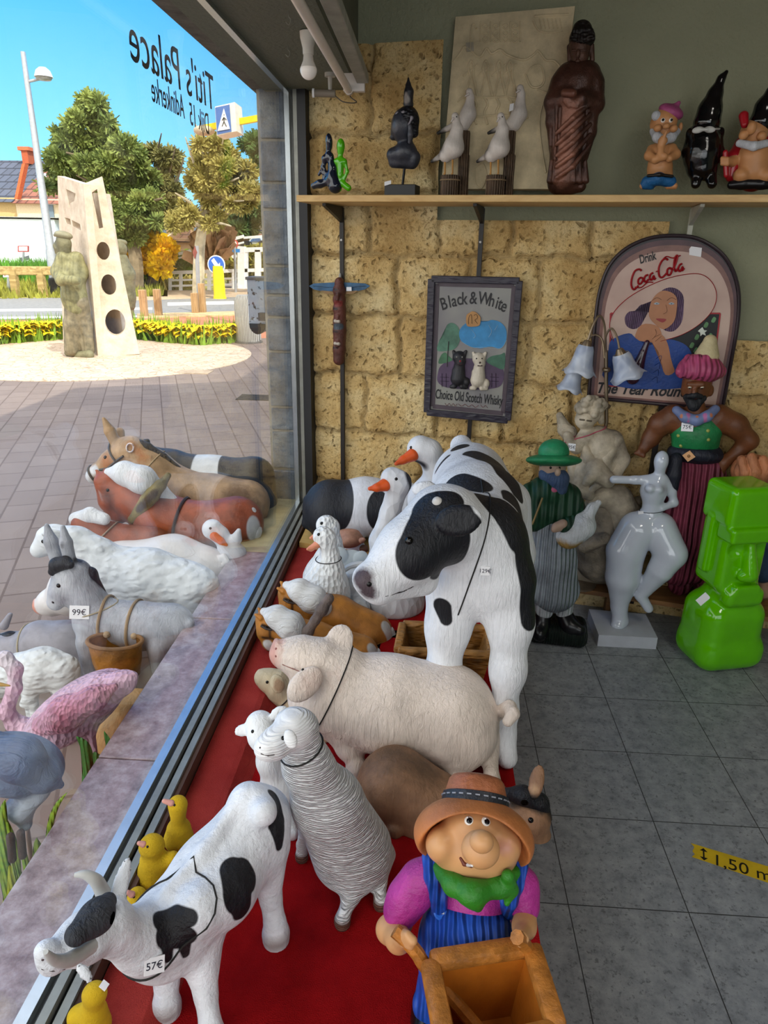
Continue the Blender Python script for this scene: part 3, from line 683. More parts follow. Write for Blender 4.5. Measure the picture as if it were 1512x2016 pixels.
def slab(name, outer, holes, nrm, th):
    o2 = bpy.data.objects.new(name, None)
    Oo = Bm; P = pxpoly(outer, Oo, nrm); H = [pxpoly(h, Oo, nrm) for h in holes]
    bm = bmesh.new(); loops = []
    for pl in [P]+H:
        vs = [bm.verts.new(p) for p in pl]; loops.append(vs)
        for a, b in zip(vs, vs[1:]+vs[:1]): bm.edges.new((a, b))
    bmesh.ops.triangle_fill(bm, use_beauty=True, use_dissolve=False, edges=list(bm.edges))
    r = bmesh.ops.extrude_face_region(bm, geom=list(bm.faces))
    for v in [g for g in r['geom'] if isinstance(g, bmesh.types.BMVert)]: v.co += Vector(-nrm*th)
    bmesh.ops.recalc_face_normals(bm, faces=bm.faces); bm.verts.index_update()
    V = np.array([v.co[:] for v in bm.verts]); Fc = [tuple(v.index for v in f.verts) for f in bm.faces]; bm.free()
    return mesh(name, V, Fc, conc.m, mon)
def circ(cx, cy, rx, ry, rot=0, n=26):
    a = math.radians(rot); return [(cx+rx*math.cos(t)*math.cos(a)-ry*math.sin(t)*math.sin(a), cy+rx*math.cos(t)*math.sin(a)+ry*math.sin(t)*math.cos(a)) for t in np.arange(n)*2*math.pi/n]
slab('slab', [(193, 702), (275, 697), (201, 347), (164, 362)], [circ(203, 494, 13, 18, -8), circ(214, 561, 15, 21, -8), circ(227, 635, 20, 26, -8), [(181, 379), (191, 372), (203, 448), (195, 450)]], nR, .22)
slab('slab', [(193, 702), (164, 362), (113, 346), (125, 690)], [[(130, 372), (149, 381), (146, 396), (138, 400), (136, 410)], [(127, 428), (138, 431), (140, 443), (131, 440)], [(141, 433), (157, 441), (160, 455), (143, 445)]], nL, .1)
_l0, _r0 = onplane(127, 690, Bm, nL), onplane(272, 697, Bm, nR); _l1, _r1 = onplane(117, 375, Bm, nL), onplane(206, 378, Bm, nR); _bk = np.array([.1, .55, 0])
_rs = np.array([-.32, 0, 0]); MB().prism([_l0+_bk*.4, _r0+_rs+_bk*.4, _r1+_rs*.6+_bk*.4, _l1+_bk*.4], _bk*.4).build('back_slab', conc.m, mon)
for _p, _q, _e, _k in ((_l0, _l1, (.03, .03, 0), (.1, .3, 0)),): _e = np.array(_e); _k = np.array(_k); MB().prism([_p, _p+_k, _q+_k, _q], _e).build('side_slab', conc.m, mon)
# bronze workman leaning on it
brz = M((124, 120, 92), .6, ('noise', 30, .012), var=.22, vscale=6)
G_ = Fig('statue', 'greenish bronze statue of a workman in cap and jacket against the pale monument', 'statue', gp(160, 698)+[-.1, -.25, 0], -10, z=.0, k=.06)
G_.part('jacket', G_.ch((143, 512, 13), (142, 540, 24), (146, 585, 23), (150, 603, 22)) + G_.ch((122, 508, 12, -.1), (114, 535, 12, -.15), (120, 553, 10, -.3)) + G_.ch((152, 508, 12, .05), (158, 535, 14, .1), (148, 560, 9, -.1)) + G_.ch((120, 550, 8, -.3), (150, 552, 9, -.3)), M((138, 134, 96), .6, ('fold', 10, .01), var=.2), 90, body=True)
G_.part('trousers', G_.ch((148, 595, 20), (142, 640, 15, -.05), (140, 688, 13, -.05)) + G_.ch((156, 595, 18), (166, 640, 15, .1), (172, 688, 14, .1)), M((132, 122, 98), .6, ('fold', 8, .012), var=.2), 80)
G_.part('shoe', G_.ch((146, 694, 8), (133, 695, 6)), brz, 30); G_.part('shoe', G_.ch((176, 698, 9), (152, 699, 7)), brz, 30)
G_.part('head', G_.ch((128, 497, 11), (126, 512, 12)) + G_.el(125, 478, 14, 19) + G_.ch((111, 478, 3), (109, 483, 4)) + G_.ch((114, 490, 7), (112, 497, 4)) + G_.el(134, 480, 4, 6), brz, 60)
G_.part('cap', G_.el(125, 463, 17, 8, 16, -10) + G_.ch((112, 462, 5), (108, 463, 3), k=.03), M((140, 136, 112), .6), 40)
G_ = Fig('statue', 'second bronze statue half hidden on the far side of the concrete monument', 'statue', gp(250, 655), -10, z=0, k=.06)
G_.part('coat', G_.ch((240, 510, 12), (246, 540, 19), (250, 585, 16), (252, 600, 14)), brz, 60, body=True)
G_.part('head', G_.el(238, 490, 12, 15), brz, 30); G_.part('cap', G_.el(236, 478, 14, 7), brz, 30); G_.part('leg', G_.ch((252, 590, 12), (254, 650, 9)), brz, 40)
# flower bed: an arc of yellow primroses and tulip leaves behind the circle
def flowers(name, n, path, wd, lab):
    V = []; Fc = []; A = []
    P = np.array([gp(*q) for q in path]); Ls = np.linspace(0, len(P)-1, n)
    for t in Ls:
        i = min(int(t), len(P)-2); c = P[i]+(P[i+1]-P[i])*(t-i)+np.array([rnd.uniform(-.1, .1), rnd.uniform(-wd, wd), 0]); u = rnd.random()
        k = len(V)
        if u < .45:
            r = rnd.uniform(.05, .11); z = rnd.uniform(.12, .3)
            for j in range(6): V.append((c[0]+r*math.cos(j*1.047), c[1]+r*math.sin(j*1.047), z+(.03 if j % 2 else -.02)))
            V.append((c[0], c[1], z+.03)); Fc += [(k+j, k+(j+1) % 6, k+6) for j in range(6)]; A += [1.0 if u < .4 else 2.0]*7
        else:
            h = rnd.uniform(.15, .5); a = rnd.uniform(0, 6.3); w = .03
            V += [(c[0]-w*math.cos(a), c[1]-w*math.sin(a), 0), (c[0]+w*math.cos(a), c[1]+w*math.sin(a), 0), (c[0]+rnd.uniform(-.1, .1), c[1]+rnd.uniform(-.1, .1), h)]; Fc.append((k, k+1, k+2)); A += [0.0]*3
    o = mesh(name, V, [tuple(f) for f in Fc], M('7ea232', .8, layers=(('m0', 'f2d81c', 0),), var=.1), attrs={'m0': .5-np.array(A)})
    return tag(o, lab, 'flowers', None, 'stuff')
flowers('primroses', 900, [(-60, 690), (0, 676), (60, 672), (122, 667)], .25, 'yellow primroses and tulip leaves in the bed left of the monument')
flowers('primroses', 1000, [(268, 665), (330, 672), (400, 678), (470, 672)], .22, 'yellow primroses in the flower bed right of the monument')
# bollards, litter bins
bw = mat_wood('8d6f4a', 'c2a074', 1, .8, 'z')
for px, py, h, lb in ((285, 625, .62, 'weathered wooden bollard just right of the concrete monument'), (313, 623, .62, 'weathered wooden bollard second to the right of the monument'), (385, 618, .5, 'weathered wooden bollard left of the sign post by the road'), (400, 617, .72, 'dark brown wooden bollard right beside the sign post')):
    b = gp(px, py); o = MB().box(b+[0, 0, h/2], (.075, .075, h/2), bev=.015).build('bollard', bw); tag(o, lb, 'bollard', 'bollards along the road')
b = gp(490, 674)
bn = thing('litter_bin', 'pale ribbed round litter bin standing on the square', 'bin', tuple(b))
rib = NT('ribbed'); t_ = rib.n('TexCoord').outputs['Object']; wv = rib.n('TexWave', {'Vector': t_, 'Scale': 12.0}).outputs[1]
rib.set(color=rib.ramp(wv, [(.2, L('8d8a84')), (.6, L('d9d5cd'))]), rough=.7, normal=rib.bump(wv, .8, .02))
MB().lathe(b, [(.2, 0), (.22, .05), (.22, .72), (.17, .8), (.001, .81)], 24).build('body', rib.m, bn, True)
MB().lathe(b, [(.24, 0), (.24, .03), (.2, .03)], 24).build('base', M('6d6a66', .7), bn)
P = at(510, 600, Y=3.9); sx_ = depth(P)/F
wb = thing('ash_bin', 'grey spotted wall bin with rounded black bottom on the stone pillar', 'bin', tuple(P))
spk = NT('speckled'); _v = spk.obj(); spk.set(color=spk.mix(spk.ramp(spk.noise(_v, 38, 3, .6), [(.36, (1, 1, 1, 1)), (.42, (0, 0, 0, 1))]), L('a3abb5'), L('4b463f')), rough=.5, metal=.3)
q0, q1 = at(491, 548, Y=3.9), at(528, 636, Y=3.9)
MB().b2((q0[0], 3.84, q1[2]), (q1[0], 3.96, q0[2]), .004).build('box', spk.m, wb)
MB().b2((q0[0]-.006, 3.83, q0[2]-.005), (q1[0]+.004, 3.97, q0[2]+.01), .003).build('lid', M('5d5e60', .5), wb)
cy = (q0[0]+q1[0])/2; rx_ = (q1[0]-q0[0])/2
MB().prism([(cy+rx_*math.cos(t), 3.845, q1[2]-.055*(math.sin(t))-.0) for t in np.linspace(0, math.pi, 16)], (0, .11, 0)).build('bottom', flat('1d1a18', .3), wb)
MB().b2((q1[0]-.03, 3.8, q1[2]+.02), (-.78, 3.85, q1[2]+.06)).b2((-.84, 3.69, q1[2]+.02), (-.78, 3.81, q1[2]+.06)).build('bracket', M('4d4d50', .5), wb)
tag(MB().box(gp(383, 733)+[0, 0, .004], (.22, .13, .006)).build('manhole_cover', M('b9a48c', .7)), 'small pale cover plate set in the brick paving', 'cover')
gr = MB(); c0 = gp(505, 783)
for i in range(9): gr.box(c0+np.array([.0, (i-4)*.035, .003]), (.2, .01, .004))
tag(gr.build('drain_grate', flat('37332f', .6)), 'dark slotted drain grate in the shaded paving', 'grate')
# ---------------------------------------------------------------- guard rail, lamp post, signs
post = M('a9adb2', .4, var=.05, metal=.3)
gr_ = thing('guard_rail', 'weathered timber guard rail along the far side of the road', 'guard rail', tuple(gp(60, 584)))
r0, r1 = gp(-260, 588), gp(205, 583)
gw = mat_wood('8a7040', 'cbb077', .5, .8, 'x')
MB().beam(r0+[0, 0, .78], r1+[0, 0, .78], .14, .26, bev=.03).build('rail', gw, gr_)
for px in (-120, -40, 20, 75, 150): b = r0+(r1-r0)*((px+260)/465); MB().box(b+[0, 0, .4], (.1, .1, .4)).build('post', gw, gr_)
lp0 = gp(112, 582); Yl = lp0[1]
lpo = thing('street_lamp', 'tall grey street lamp with a domed lantern on a short arm', 'street lamp', tuple(lp0))
top = at(45, 102, Y=Yl)
MB().tube([lp0, lp0+(top-lp0)*.2, lp0+(top-lp0)*.21, top], [.16, .15, .13, .07], 12).build('pole', post, lpo, True)
MB().lathe(lp0, [(.2, 0), (.2, .5), (.16, .55)], 12).build('base', flat('232326', .6), lpo)
a0, a1 = at(54, 161, Y=Yl), at(80, 155, Y=Yl)
MB().tube([a0, a1], .04, 8).build('arm', post, lpo)
c = at(86, 152, Y=Yl); MB().lathe(c, [(.001, .26), (.1, .25), (.2, .17), (.25, .04), (.26, 0)], 18).build('lantern', M('dfe2e4', .3, var=.03), lpo, True)
MB().lathe(c, [(.24, -.01), (.2, -.07), (.001, -.09)], 18).build('glass_bowl', M('8f8f8a', .2), lpo, True)
blue = flat('1a5fc0', .4); wht = flat('f4f4f2', .5); yel = M('f2d400', .5, var=.05)
def pxprism(pts, Y, dy): return MB().prism([at(x, y, Y=Y) for x, y in pts], (0, dy, 0))
def pedestrian(parent, tri, Y, man):
    pxprism(tri, Y, -.02).build('white_triangle', wht, parent)
    P = [at(x, y, Y=Y-.03) for x, y in man]; r = np.linalg.norm(P[0]-P[1])*.16; b = MB().sphere(P[0], r*1.3, 6)
    for i, j in ((1, 2), (2, 3), (2, 4), (5, 1), (1, 6)): b.beam(P[i], P[j], r*1.6, .01, up=(0, 1, 0))
    b.build('walking_figure', flat('111111', .5), parent)
cs_ = thing('crossing_sign', 'illuminated box crossing sign hanging on a yellow arm', 'sign', tuple(at(445, 262, Y=14.0)))
Yc = 14.0
pxprism([(423, 210), (462, 201), (466, 258), (427, 267)], Yc, .5).build('box', M('efe6d4', .5, var=.04), cs_)
pxprism([(424, 212), (452, 206), (456, 259), (428, 265)], Yc, -.01).build('blue_panel', flat('4a6fae', .4), cs_)
pedestrian(cs_, [(441, 214), (429, 258), (453, 254)], Yc-.012, [(441, 226), (441, 231), (441, 239), (437, 249), (446, 249), (437, 237), (446, 236)])
MB().beam(at(400, 253, Y=14.3), at(530, 229, Y=14.3), .1, .1).build('arm', yel, cs_)
MB().sphere(at(402, 257, Y=14.3), (.2, .14, .09), 8).build('lamp_head', M('c9b79a', .5), cs_, True)
MB().tube([at(526, 225, Y=14.3), at(526, 225, Y=14.3)*[1, 1, 0]], .06, 8).build('pole', yel, cs_)
def ground_sign(name, lab, cat, px, py_base, Y=None):
    b = gp(px, py_base); return thing(name, lab, cat, tuple(b)), b[1], b
s1, Ya, b = ground_sign('arrow_sign', 'round blue arrow sign on a yellow bollard by the crossing', 'sign', 433, 588)
MB().lathe(b, [(.22, 0), (.19, .1), (.17, .9), (.16, 1.0)], 16).build('bollard_base', yel, s1, True)
pl = at(426, 521, Y=Ya); k = depth(pl)/F
ax_s = np.array([[1, 0, 0], [0, 0, 1], [0, -1, 0]], float)
MB().lathe(pl, [(17.5*k, -.02), (17.5*k, .01), (.001, .012)], 30, ax_s).build('white_rim', wht, s1)
MB().lathe(pl, [(15.5*k, .0), (15.5*k, .022), (.001, .024)], 30, ax_s).build('blue_disc', blue, s1)
pxprism([(418, 511), (421, 508), (430, 521), (433, 517), (434, 534), (421, 531), (425, 527), (416, 513)], Ya-.03, -.01).build('white_arrow', wht, s1)
MB().tube([b+[0, 0, 1.0], pl+[0, .05, -.1]], .04, 8).build('post', post, s1)
s2, Ya, b = ground_sign('pedestrian_sign', 'square blue and white pedestrian crossing sign at the pillar edge', 'sign', 521, 560)
pxprism([(504, 418), (530, 418), (531, 460), (506, 460)], Ya, .05).build('white_plate', wht, s2)
pxprism([(505, 419), (530, 419), (531, 454), (506, 455)], Ya, -.01).build('blue_plate', blue, s2)
pedestrian(s2, [(515, 424), (509, 453), (523, 453)], Ya-.012, [(516, 432), (516, 436), (516, 442), (514, 449), (518, 449), (514, 440), (518, 440)])
MB().tube([b, at(521, 418, Y=Ya)], .05, 8).build('post', post, s2)
s3, Ya, b = ground_sign('road_sign', 'round red rimmed sign above a blue street name plate', 'sign', 464, 576)
for py, r, m in ((480, 8, M('d8584e', .5)), (504, 5, wht)):
    c = at(461, py, Y=Ya); k = depth(c)/F; MB().lathe(c, [(r*k, -.02), (r*k, .02), (.001, .02)], 20, ax_s).build('disc', m, s3)
c = at(461, 480, Y=Ya-.03); MB().lathe(c, [(5.5*k, 0), (5.5*k, .01), (.001, .01)], 20, ax_s).build('white_disc', wht, s3)
pxprism([(451, 490), (472, 490), (472, 497), (451, 497)], Ya-.03, .03).build('blue_plate', flat('3f8fd8', .4), s3)
MB().tube([b, at(462, 474, Y=Ya)], .05, 8).build('post', post, s3)
s4, Ya, b = ground_sign('diamond_sign', 'diamond shaped sign seen edge-on upon a tall grey post', 'sign', 393, 616)
MB().tube([b, at(387, 484, Y=Ya)], .05, 8).build('post', post, s4)
pxprism([(383, 484), (388, 497), (383, 510), (379, 497)], Ya-.06, .03).build('plate', M('8a4b44', .5), s4)
s5, Ya, b = ground_sign('number_sign', 'small white number sign reading 143 in front of the white wall', 'sign', 17, 582)
pxprism([(5, 533), (29, 533), (30, 545), (6, 546)], Ya, .04).build('plate', wht, s5); MB().tube([b, at(17, 545, Y=Ya)], .05, 8).build('post', post, s5)
text_fit('sign_lettering', '143', at(9, 543.5, Y=Ya-.01), at(27, 543, Y=Ya-.01), .16, (0, 0, 1), flat('b8322c'), s5)
for nm, pts in (('framed', [(35, 484), (56, 484), (56, 496), (35, 496)]),):
    Yw = 30.0; s6 = thing('mirror_sign', 'white sign with rounded red frame standing before the white wall', 'sign', tuple(at(46, 535, Y=Yw)))
    pxprism(pts, Yw, .05).build('plate', flat('b04040', .5), s6); pxprism([(37, 485.5), (54, 485.5), (54, 494), (37, 494)], Yw-.01, .03).build('white_plate', wht, s6)
    MB().tube([at(46, 545, Y=Yw), at(46, 496, Y=Yw)], .05, 8).build('post', post, s6); pxprism([(38, 508), (56, 503), (56, 511), (38, 516)], Yw-.02, .05).build('grey_plate', M('6b7078', .5), s6)
# ---------------------------------------------------------------- white wall, houses
def pxbox(x0, y0, x1, y1, Y, dy, z0=None):
    a, b = at(x0, y0, Y=Y), at(x1, y1, Y=Y); return (min(a[0], b[0]), Y, b[2] if z0 is None else z0), (max(a[0], b[0]), Y+dy, a[2])
ww = thing('white_wall_building', 'plain white rendered wall across the road behind the guard rail', 'building', tuple(at(60, 545, Y=32)))
MB().b2(*pxbox(-160, 428, 122, 545, 32, 6, 0)).build('wall', M('dde6ee', .9, var=.03), ww)
MB().b2(*pxbox(-162, 425, 123, 428, 31.9, 6.2)).build('coping', M('a9adb0', .8), ww)
for nm, r, c in (('door', (63, 516, 78, 545), '62795a'), ('grille', (38, 533, 59, 545), '9a9ea2'), ('grille', (82, 531, 94, 545), '9a9ea2'), ('container', (-5, 521, 22, 545), '4b4f58')): MB().b2(*pxbox(*r, 31.85, .3)).build(nm, M(c, .8), ww)
def house(name, lab, x0, x1, ytop, yeave, ybot, Y, D, wallc, roofc, sc_=18):
    h = thing(name, lab, 'house', tuple(at((x0+x1)/2, ybot, Y=Y)*[1, 1, 0]))
    a, b = at(x0, yeave, Y=Y), at(x1, yeave, Y=Y); zt = at((x0+x1)/2, ytop, Y=Y+D/2)[2]; ze = (a[2]+b[2])/2
    MB().b2((a[0], Y, -.2), (b[0], Y+D, ze)).build('wall', M(wallc, .9, var=.06), h)
    rm = NT('roof_tiles'); _v = rm.obj(); br = rm.n('TexBrick', {'Vector': rm.n('Mapping', {0: rm.n('TexCoord').outputs['Object'], 2: (math.radians(90), 0, 0)}).outputs[0], 'Color1': L(roofc), 'Color2': tuple(x*.8 for x in L(roofc)[:3])+(1,), 'Mortar': tuple(x*.35 for x in L(roofc)[:3])+(1,), 'Scale': 1.0, 'Brick Width': .5, 'Row Height': .45, 'Mortar Size': .04})
    rm.set(color=br.outputs[0], rough=.85)
    MB().prism([(a[0]-.04, Y-.4, ze-.25), (a[0]-.04, Y+D/2, zt), (a[0]-.04, Y+D+.4, ze-.25)], (b[0]-a[0]+.08, 0, 0)).build('roof', rm.m, h)
    return h, Y, ze, zt
h1, Y1, ze, zt = house('house', 'cream house with a red brown tiled roof behind the white wall', 29, 160, 313, 392, 545, 42, 11, 'ecdcb8', '96604f')
MB().b2(*pxbox(91, 403, 107, 430, 42-.08, .3)).build('window', flat('6f8290', .2), h1); MB().b2(*pxbox(89, 400, 109, 403, 42-.1, .3)).build('lintel', wht, h1)
p = pxbox(41, 296, 57, 322, 46.5, 1.2); ch_ = MB().b2(*p).build('chimney', M('b45c3c', .9), h1); MB().b2((p[0][0]-.15, p[0][1]-.1, p[1][2]), (p[1][0]+.15, p[1][1]+.1, p[1][2]+.2)).build('chimney_cap', M('c9704a', .8), ch_)
q = [onplane(x, y, (0, 41.6, ze-.2), np.array([0, -(zt-ze), 5.9])/6.5) for x, y in ((82, 345), (93, 345), (93, 353), (82, 353))]
MB().prism(np.array(q)+[0, -.15, .1], (0, .2, -.1)).build('roof_window', M('c9d4dc', .3), h1)
MB().prism([at(x, y, Y=41.3) for x, y in ((43, 322), (49, 322), (34, 392), (28, 392))], (0, .4, 0)).build('verge_tiles', M('d0693f', .8), h1)
h2, Y1, ze, zt = house('house', 'house with a dark blue grey tiled roof at the left edge', -150, 28, 315, 388, 545, 42, 11, 'c9b07a', '565c6c')
h3, Y3, ze, zt = house('brick_house', 'long brown brick house with dormer windows behind the trees', 246, 560, 415, 470, 560, 46, 12, 'a58a6e', '7d5a44')
for x in (262, 321, 388, 470):
    g = MB().prism([at(u, v, Y=45.2) for u, v in ((x-13, 470), (x-13, 438), (x-8, 428), (x, 425), (x+8, 428), (x+13, 438), (x+13, 470))], (0, 3.5, 0)).build('dormer', M('a8896a', .9), h3)
    pxprism([(x-6, 447), (x+6, 447), (x+6, 464), (x-6, 464)], 45.15, .1).build('dormer_window', flat('5d6f7c', .15), g)
for x in (345, 372, 430): pxprism([(x-8, 506), (x-8, 498), (x, 491), (x+8, 498), (x+8, 506)], 45.9, .2).build('arched_window', flat('3e4650', .2), h3)
MB().b2(*pxbox(246, 470, 560, 474, 45.5, .3)).build('gutter', M('5b4434', .7), h3)
# white footbridge with railings
fb = thing('footbridge', 'white footbridge portal with stepped railings right of the arrow sign', 'footbridge', tuple(gp(500, 566)))
wm_ = M('f0efec', .5, var=.03); Yr = gp(430, 574)[1]
def rl(a, b, w=.09): return at(*a, Y=Yr), at(*b, Y=Yr), w
for nm, a, b, w in (('rail', (330, 537), (560, 530), .12), ('rail', (334, 552), (560, 545), .07), ('rail', (336, 563), (560, 557), .07), ('rail', (352, 500), (480, 465), .1), ('rail', (352, 508), (480, 477), .06), ('rail', (480, 492), (560, 490), .16), ('rail', (480, 468), (560, 462), .08)):
    MB().beam(*(at(*q, Y=Yr) for q in (a, b)), w, w).build(nm, wm_, fb)
for px, y0, y1, w in ((335, 575, 537, .1), (356, 574, 536, .1), (412, 571, 534, .12), (460, 569, 532, .12), (476, 568, 485, .26), (484, 568, 492, .16), (508, 567, 492, .2), (534, 566, 490, .2), (400, 500, 487, .06), (440, 490, 475, .06)):
    MB().beam(at(px, y0, Y=Yr+.02), at(px, y1, Y=Yr+.02), w, w, up=(0, 1, 0)).build('post', wm_, fb)
# parked car and awnings glimpsed behind the bridge
cr_ = thing('parked_car', 'pale car parked up behind the footbridge railing', 'car', tuple(at(500, 488, Y=38)))
struct(MB().b2((at(470, 488, Y=38)[0]-1, 37, -.1), (at(540, 488, Y=38)[0]+4, 41.5, at(500, 488, Y=38)[2])).build('ground_embankment', M('a39a58', .95, var=.2, vscale=1)))
MB().prism([at(x, y, Y=38) for x, y in ((478, 488), (479, 478), (489, 476), (494, 468), (512, 467), (519, 476), (526, 478), (526, 488))], (0, 1.7, 0)).build('body', M('cfd6dc', .3, var=.03), cr_)
MB().prism([at(x, y, Y=37.95) for x, y in ((492, 476), (496, 470), (511, 469), (516, 476))], (0, 1.8, 0)).build('window', flat('3c5f8c', .15), cr_)
for x in (486, 518): MB().lathe(at(x, 487, Y=37.9), [(.33, -.1), (.33, .1), (.001, .1)], 14, ax_s).build('wheel', flat('1d1d1f', .6), cr_)
# ---------------------------------------------------------------- trees and bushes: thousands of leaf tufts on branches
def tufts(clumps, n, size, thin=.25, up=0.0, rng=nrng):
    """clumps [(centre, radii)]; short blades facing every way"""
    w = np.array([r[0]*r[2]+r[1]*r[2] for _, r in clumps]); idx = rng.choice(len(clumps), n, p=w/w.sum())
    c = np.array([k[0] for k in clumps])[idx]; r = np.array([k[1] for k in clumps])[idx]
    d = rng.normal(size=(n, 3)); d /= np.linalg.norm(d, axis=1)[:, None]; P = c+d*r*.92*rng.uniform(.45, 1.0, (n, 1))**.6
    dr = d*.6+rng.normal(size=(n, 3))*.8+[0, 0, up]; dr /= np.linalg.norm(dr, axis=1)[:, None]; s = rng.normal(size=(n, 3)); s = np.cross(dr, s); s /= np.linalg.norm(s, axis=1)[:, None]
    ln = size*rng.uniform(.6, 1.3, (n, 1)); V = np.stack([P-s*ln*thin, P+s*ln*thin, P+dr*ln+s*ln*thin*.6, P+dr*ln-s*ln*thin*.6], 1).reshape(-1, 3)
    return V, np.arange(4*n).reshape(n, 4)
def leafm(a, b):
    N = NT('leaves'); v = N.obj(); N.set(color=N.ramp(N.noise(v, 1.6, 4, .7), [(.35, L(a)), (.65, L(b))]), rough=.8); return N.m
def tree(name, lab, Y, base, trunk, clumps, n, size, cols, group=None, barkc='8a7a62', branches=(), thin=.13, up=0.0, r0=.25):
    t = thing(name, lab, 'tree', tuple(at(*base, Y=Y)*[1, 1, 0]), group); k = depth(at(*base, Y=Y))/F
    P = [at(x, y, Y=Y) for x, y in trunk]; P[0][2] = 0
    b = MB().tube(spline(P, 4), np.linspace(r0, r0*.35, (len(P)-1)*4+1), 8)
    for br in branches: Q = [at(x, y, Y=Y+(i*.5*(-1)**len(br))) for i, (x, y) in enumerate(br)]; b.tube(spline(Q, 4), np.linspace(r0*.35, r0*.08, (len(Q)-1)*4+1), 6)
    b.build('trunk', M(barkc, .9, var=.2, vscale=3), t, True)
    C = []
    for cx, cy, rx, ry in clumps:
        for _ in range(6):
            a_, q_ = rnd.uniform(0, 6.28), rnd.random()**.5
            C.append((at(cx+rx*q_*math.cos(a_), cy+ry*q_*math.sin(a_), Y=Y+rnd.uniform(-1, 1)), np.array([rx*k, (rx+ry)/2*k, ry*k])*rnd.uniform(.22, .5)))
    if n:
        V, Q = tufts(C, n, size, thin, up); mesh('foliage', V, Q, leafm(*cols), t)
    return t
tree('pine_tree', 'tall dark green pine with ragged top behind the monument', 25.0, (265, 585), [(268, 590), (266, 500), (240, 400), (185, 220)],
     [(170, 212, 24, 14), (186, 205, 14, 14), (150, 232, 26, 14), (200, 240, 34, 18), (130, 270, 26, 12), (175, 275, 45, 20), (120, 300, 30, 12), (215, 275, 30, 18), (160, 310, 55, 20), (230, 310, 42, 22), (120, 335, 26, 14), (180, 345, 50, 20), (250, 350, 45, 26), (100, 365, 16, 8), (232, 385, 42, 24), (275, 390, 35, 24), (225, 425, 26, 26), (262, 430, 36, 22), (300, 425, 26, 20), (252, 465, 20, 16)],
     52000, .26, ('4a5f2a', '98a552'), 'trees across the road', branches=[[(240, 400), (200, 370), (150, 345)], [(225, 350), (190, 320), (130, 300)], [(245, 420), (290, 400), (320, 390)]], r0=.3)
tree('pine_tree', 'olive green tree with bare twigs between the two pines', 27.0, (300, 570), [(300, 575), (300, 470), (305, 400), (310, 330)],
     [(300, 310, 30, 18), (330, 320, 26, 22), (285, 345, 34, 20), (325, 360, 30, 24), (295, 385, 34, 20), (335, 400, 24, 22), (300, 430, 26, 20)],
     22000, .22, ('6b6a38', '9d9656'), 'trees across the road', '8b7a64', [[(305, 400), (330, 350), (345, 290)], [(305, 380), (280, 330), (265, 285)], [(305, 350), (310, 300), (318, 262)], [(305, 390), (345, 360), (362, 310)]], r0=.2)
tree('bare_tree', 'pale barked tree with golden olive crown beside the stone pillar', 24.0, (390, 560), [(390, 575), (392, 500), (400, 430), (405, 370), (412, 300)],
     [(425, 300, 26, 20), (450, 310, 24, 20), (405, 330, 26, 20), (475, 345, 24, 18), (435, 345, 34, 22), (390, 365, 20, 16), (460, 375, 34, 18), (420, 385, 26, 18), (490, 370, 16, 14), (370, 420, 22, 16), (350, 440, 18, 14), (420, 430, 20, 14), (470, 400, 24, 12), (395, 290, 14, 16)],
     30000, .22, ('8a8338', 'b9ab62'), 'trees across the road', 'cdbfa2', [[(400, 430), (375, 400), (345, 380)], [(402, 400), (430, 370), (470, 350)], [(405, 370), (385, 330), (365, 270)], [(405, 370), (400, 300), (385, 245)], [(400, 420), (440, 400), (480, 395)], [(398, 445), (370, 440), (330, 465)], [(408, 340), (430, 310), (440, 270)], [(396, 460), (425, 440), (455, 445)]], r0=.22)
tree('pine_tree', 'dark pine boughs showing right at the stone pillar', 33.0, (540, 560), [(545, 565), (543, 450), (540, 300)],
     [(505, 288, 18, 12), (520, 310, 20, 14), (500, 390, 26, 12), (490, 415, 30, 14), (515, 420, 26, 16), (470, 440, 30, 12), (525, 380, 18, 16)],
     14000, .34, ('2f4a26', '5e7638'), 'trees across the road', branches=[[(543, 430), (510, 410), (470, 420)]])
def bush(name, lab, Y, clumps, n, size, cols, cat='bush', up=.8, **k):
    kk = depth(at(clumps[0][0], clumps[0][1], Y=Y))/F
    C = [(at(cx, cy, Y=Y+rnd.uniform(-.4, .4)), np.array([rx*kk, (rx+ry)*.5*kk, ry*kk])) for cx, cy, rx, ry in clumps]
    V, Q = tufts(C, n, size, .3, up); V[:, 2] = np.maximum(V[:, 2], 0); return tag(mesh(name, V, Q, leafm(*cols)), lab, cat)
bush('forsythia_bush', 'bright yellow forsythia in flower under the pine trees', 26.0, [(300, 485, 22, 20), (320, 495, 20, 18), (290, 505, 20, 20), (315, 520, 16, 16)], 6000, .3, ('f0b400', 'ffe000'))
bush('forsythia_bush', 'smaller yellow orange shrub right behind the monument slab', 26.5, [(254, 490, 16, 20), (266, 510, 16, 18), (240, 475, 10, 12)], 1200, .4, ('b98a10', 'eab81a'))
bush('hedge', 'green clipped hedge in front of the brick house', 27.5, [(345, 520, 26, 12), (375, 518, 24, 13), (300, 540, 20, 12), (275, 545, 16, 14)], 6000, .26, ('5d7a24', '9aa840'))
bush('reed_clump', 'tuft of reddish dry reeds left of the arrow sign', 25.5, [(412, 510, 16, 18), (425, 500, 14, 16)], 800, .7, ('8d5f48', 'c09a72'), up=2.5)
bush('hedge', 'olive bushes under the footbridge portal beside the pillar', 30.0, [(495, 520, 26, 18), (525, 520, 24, 20), (455, 530, 24, 14)], 2000, .4, ('7d7a30', 'b3a850'))
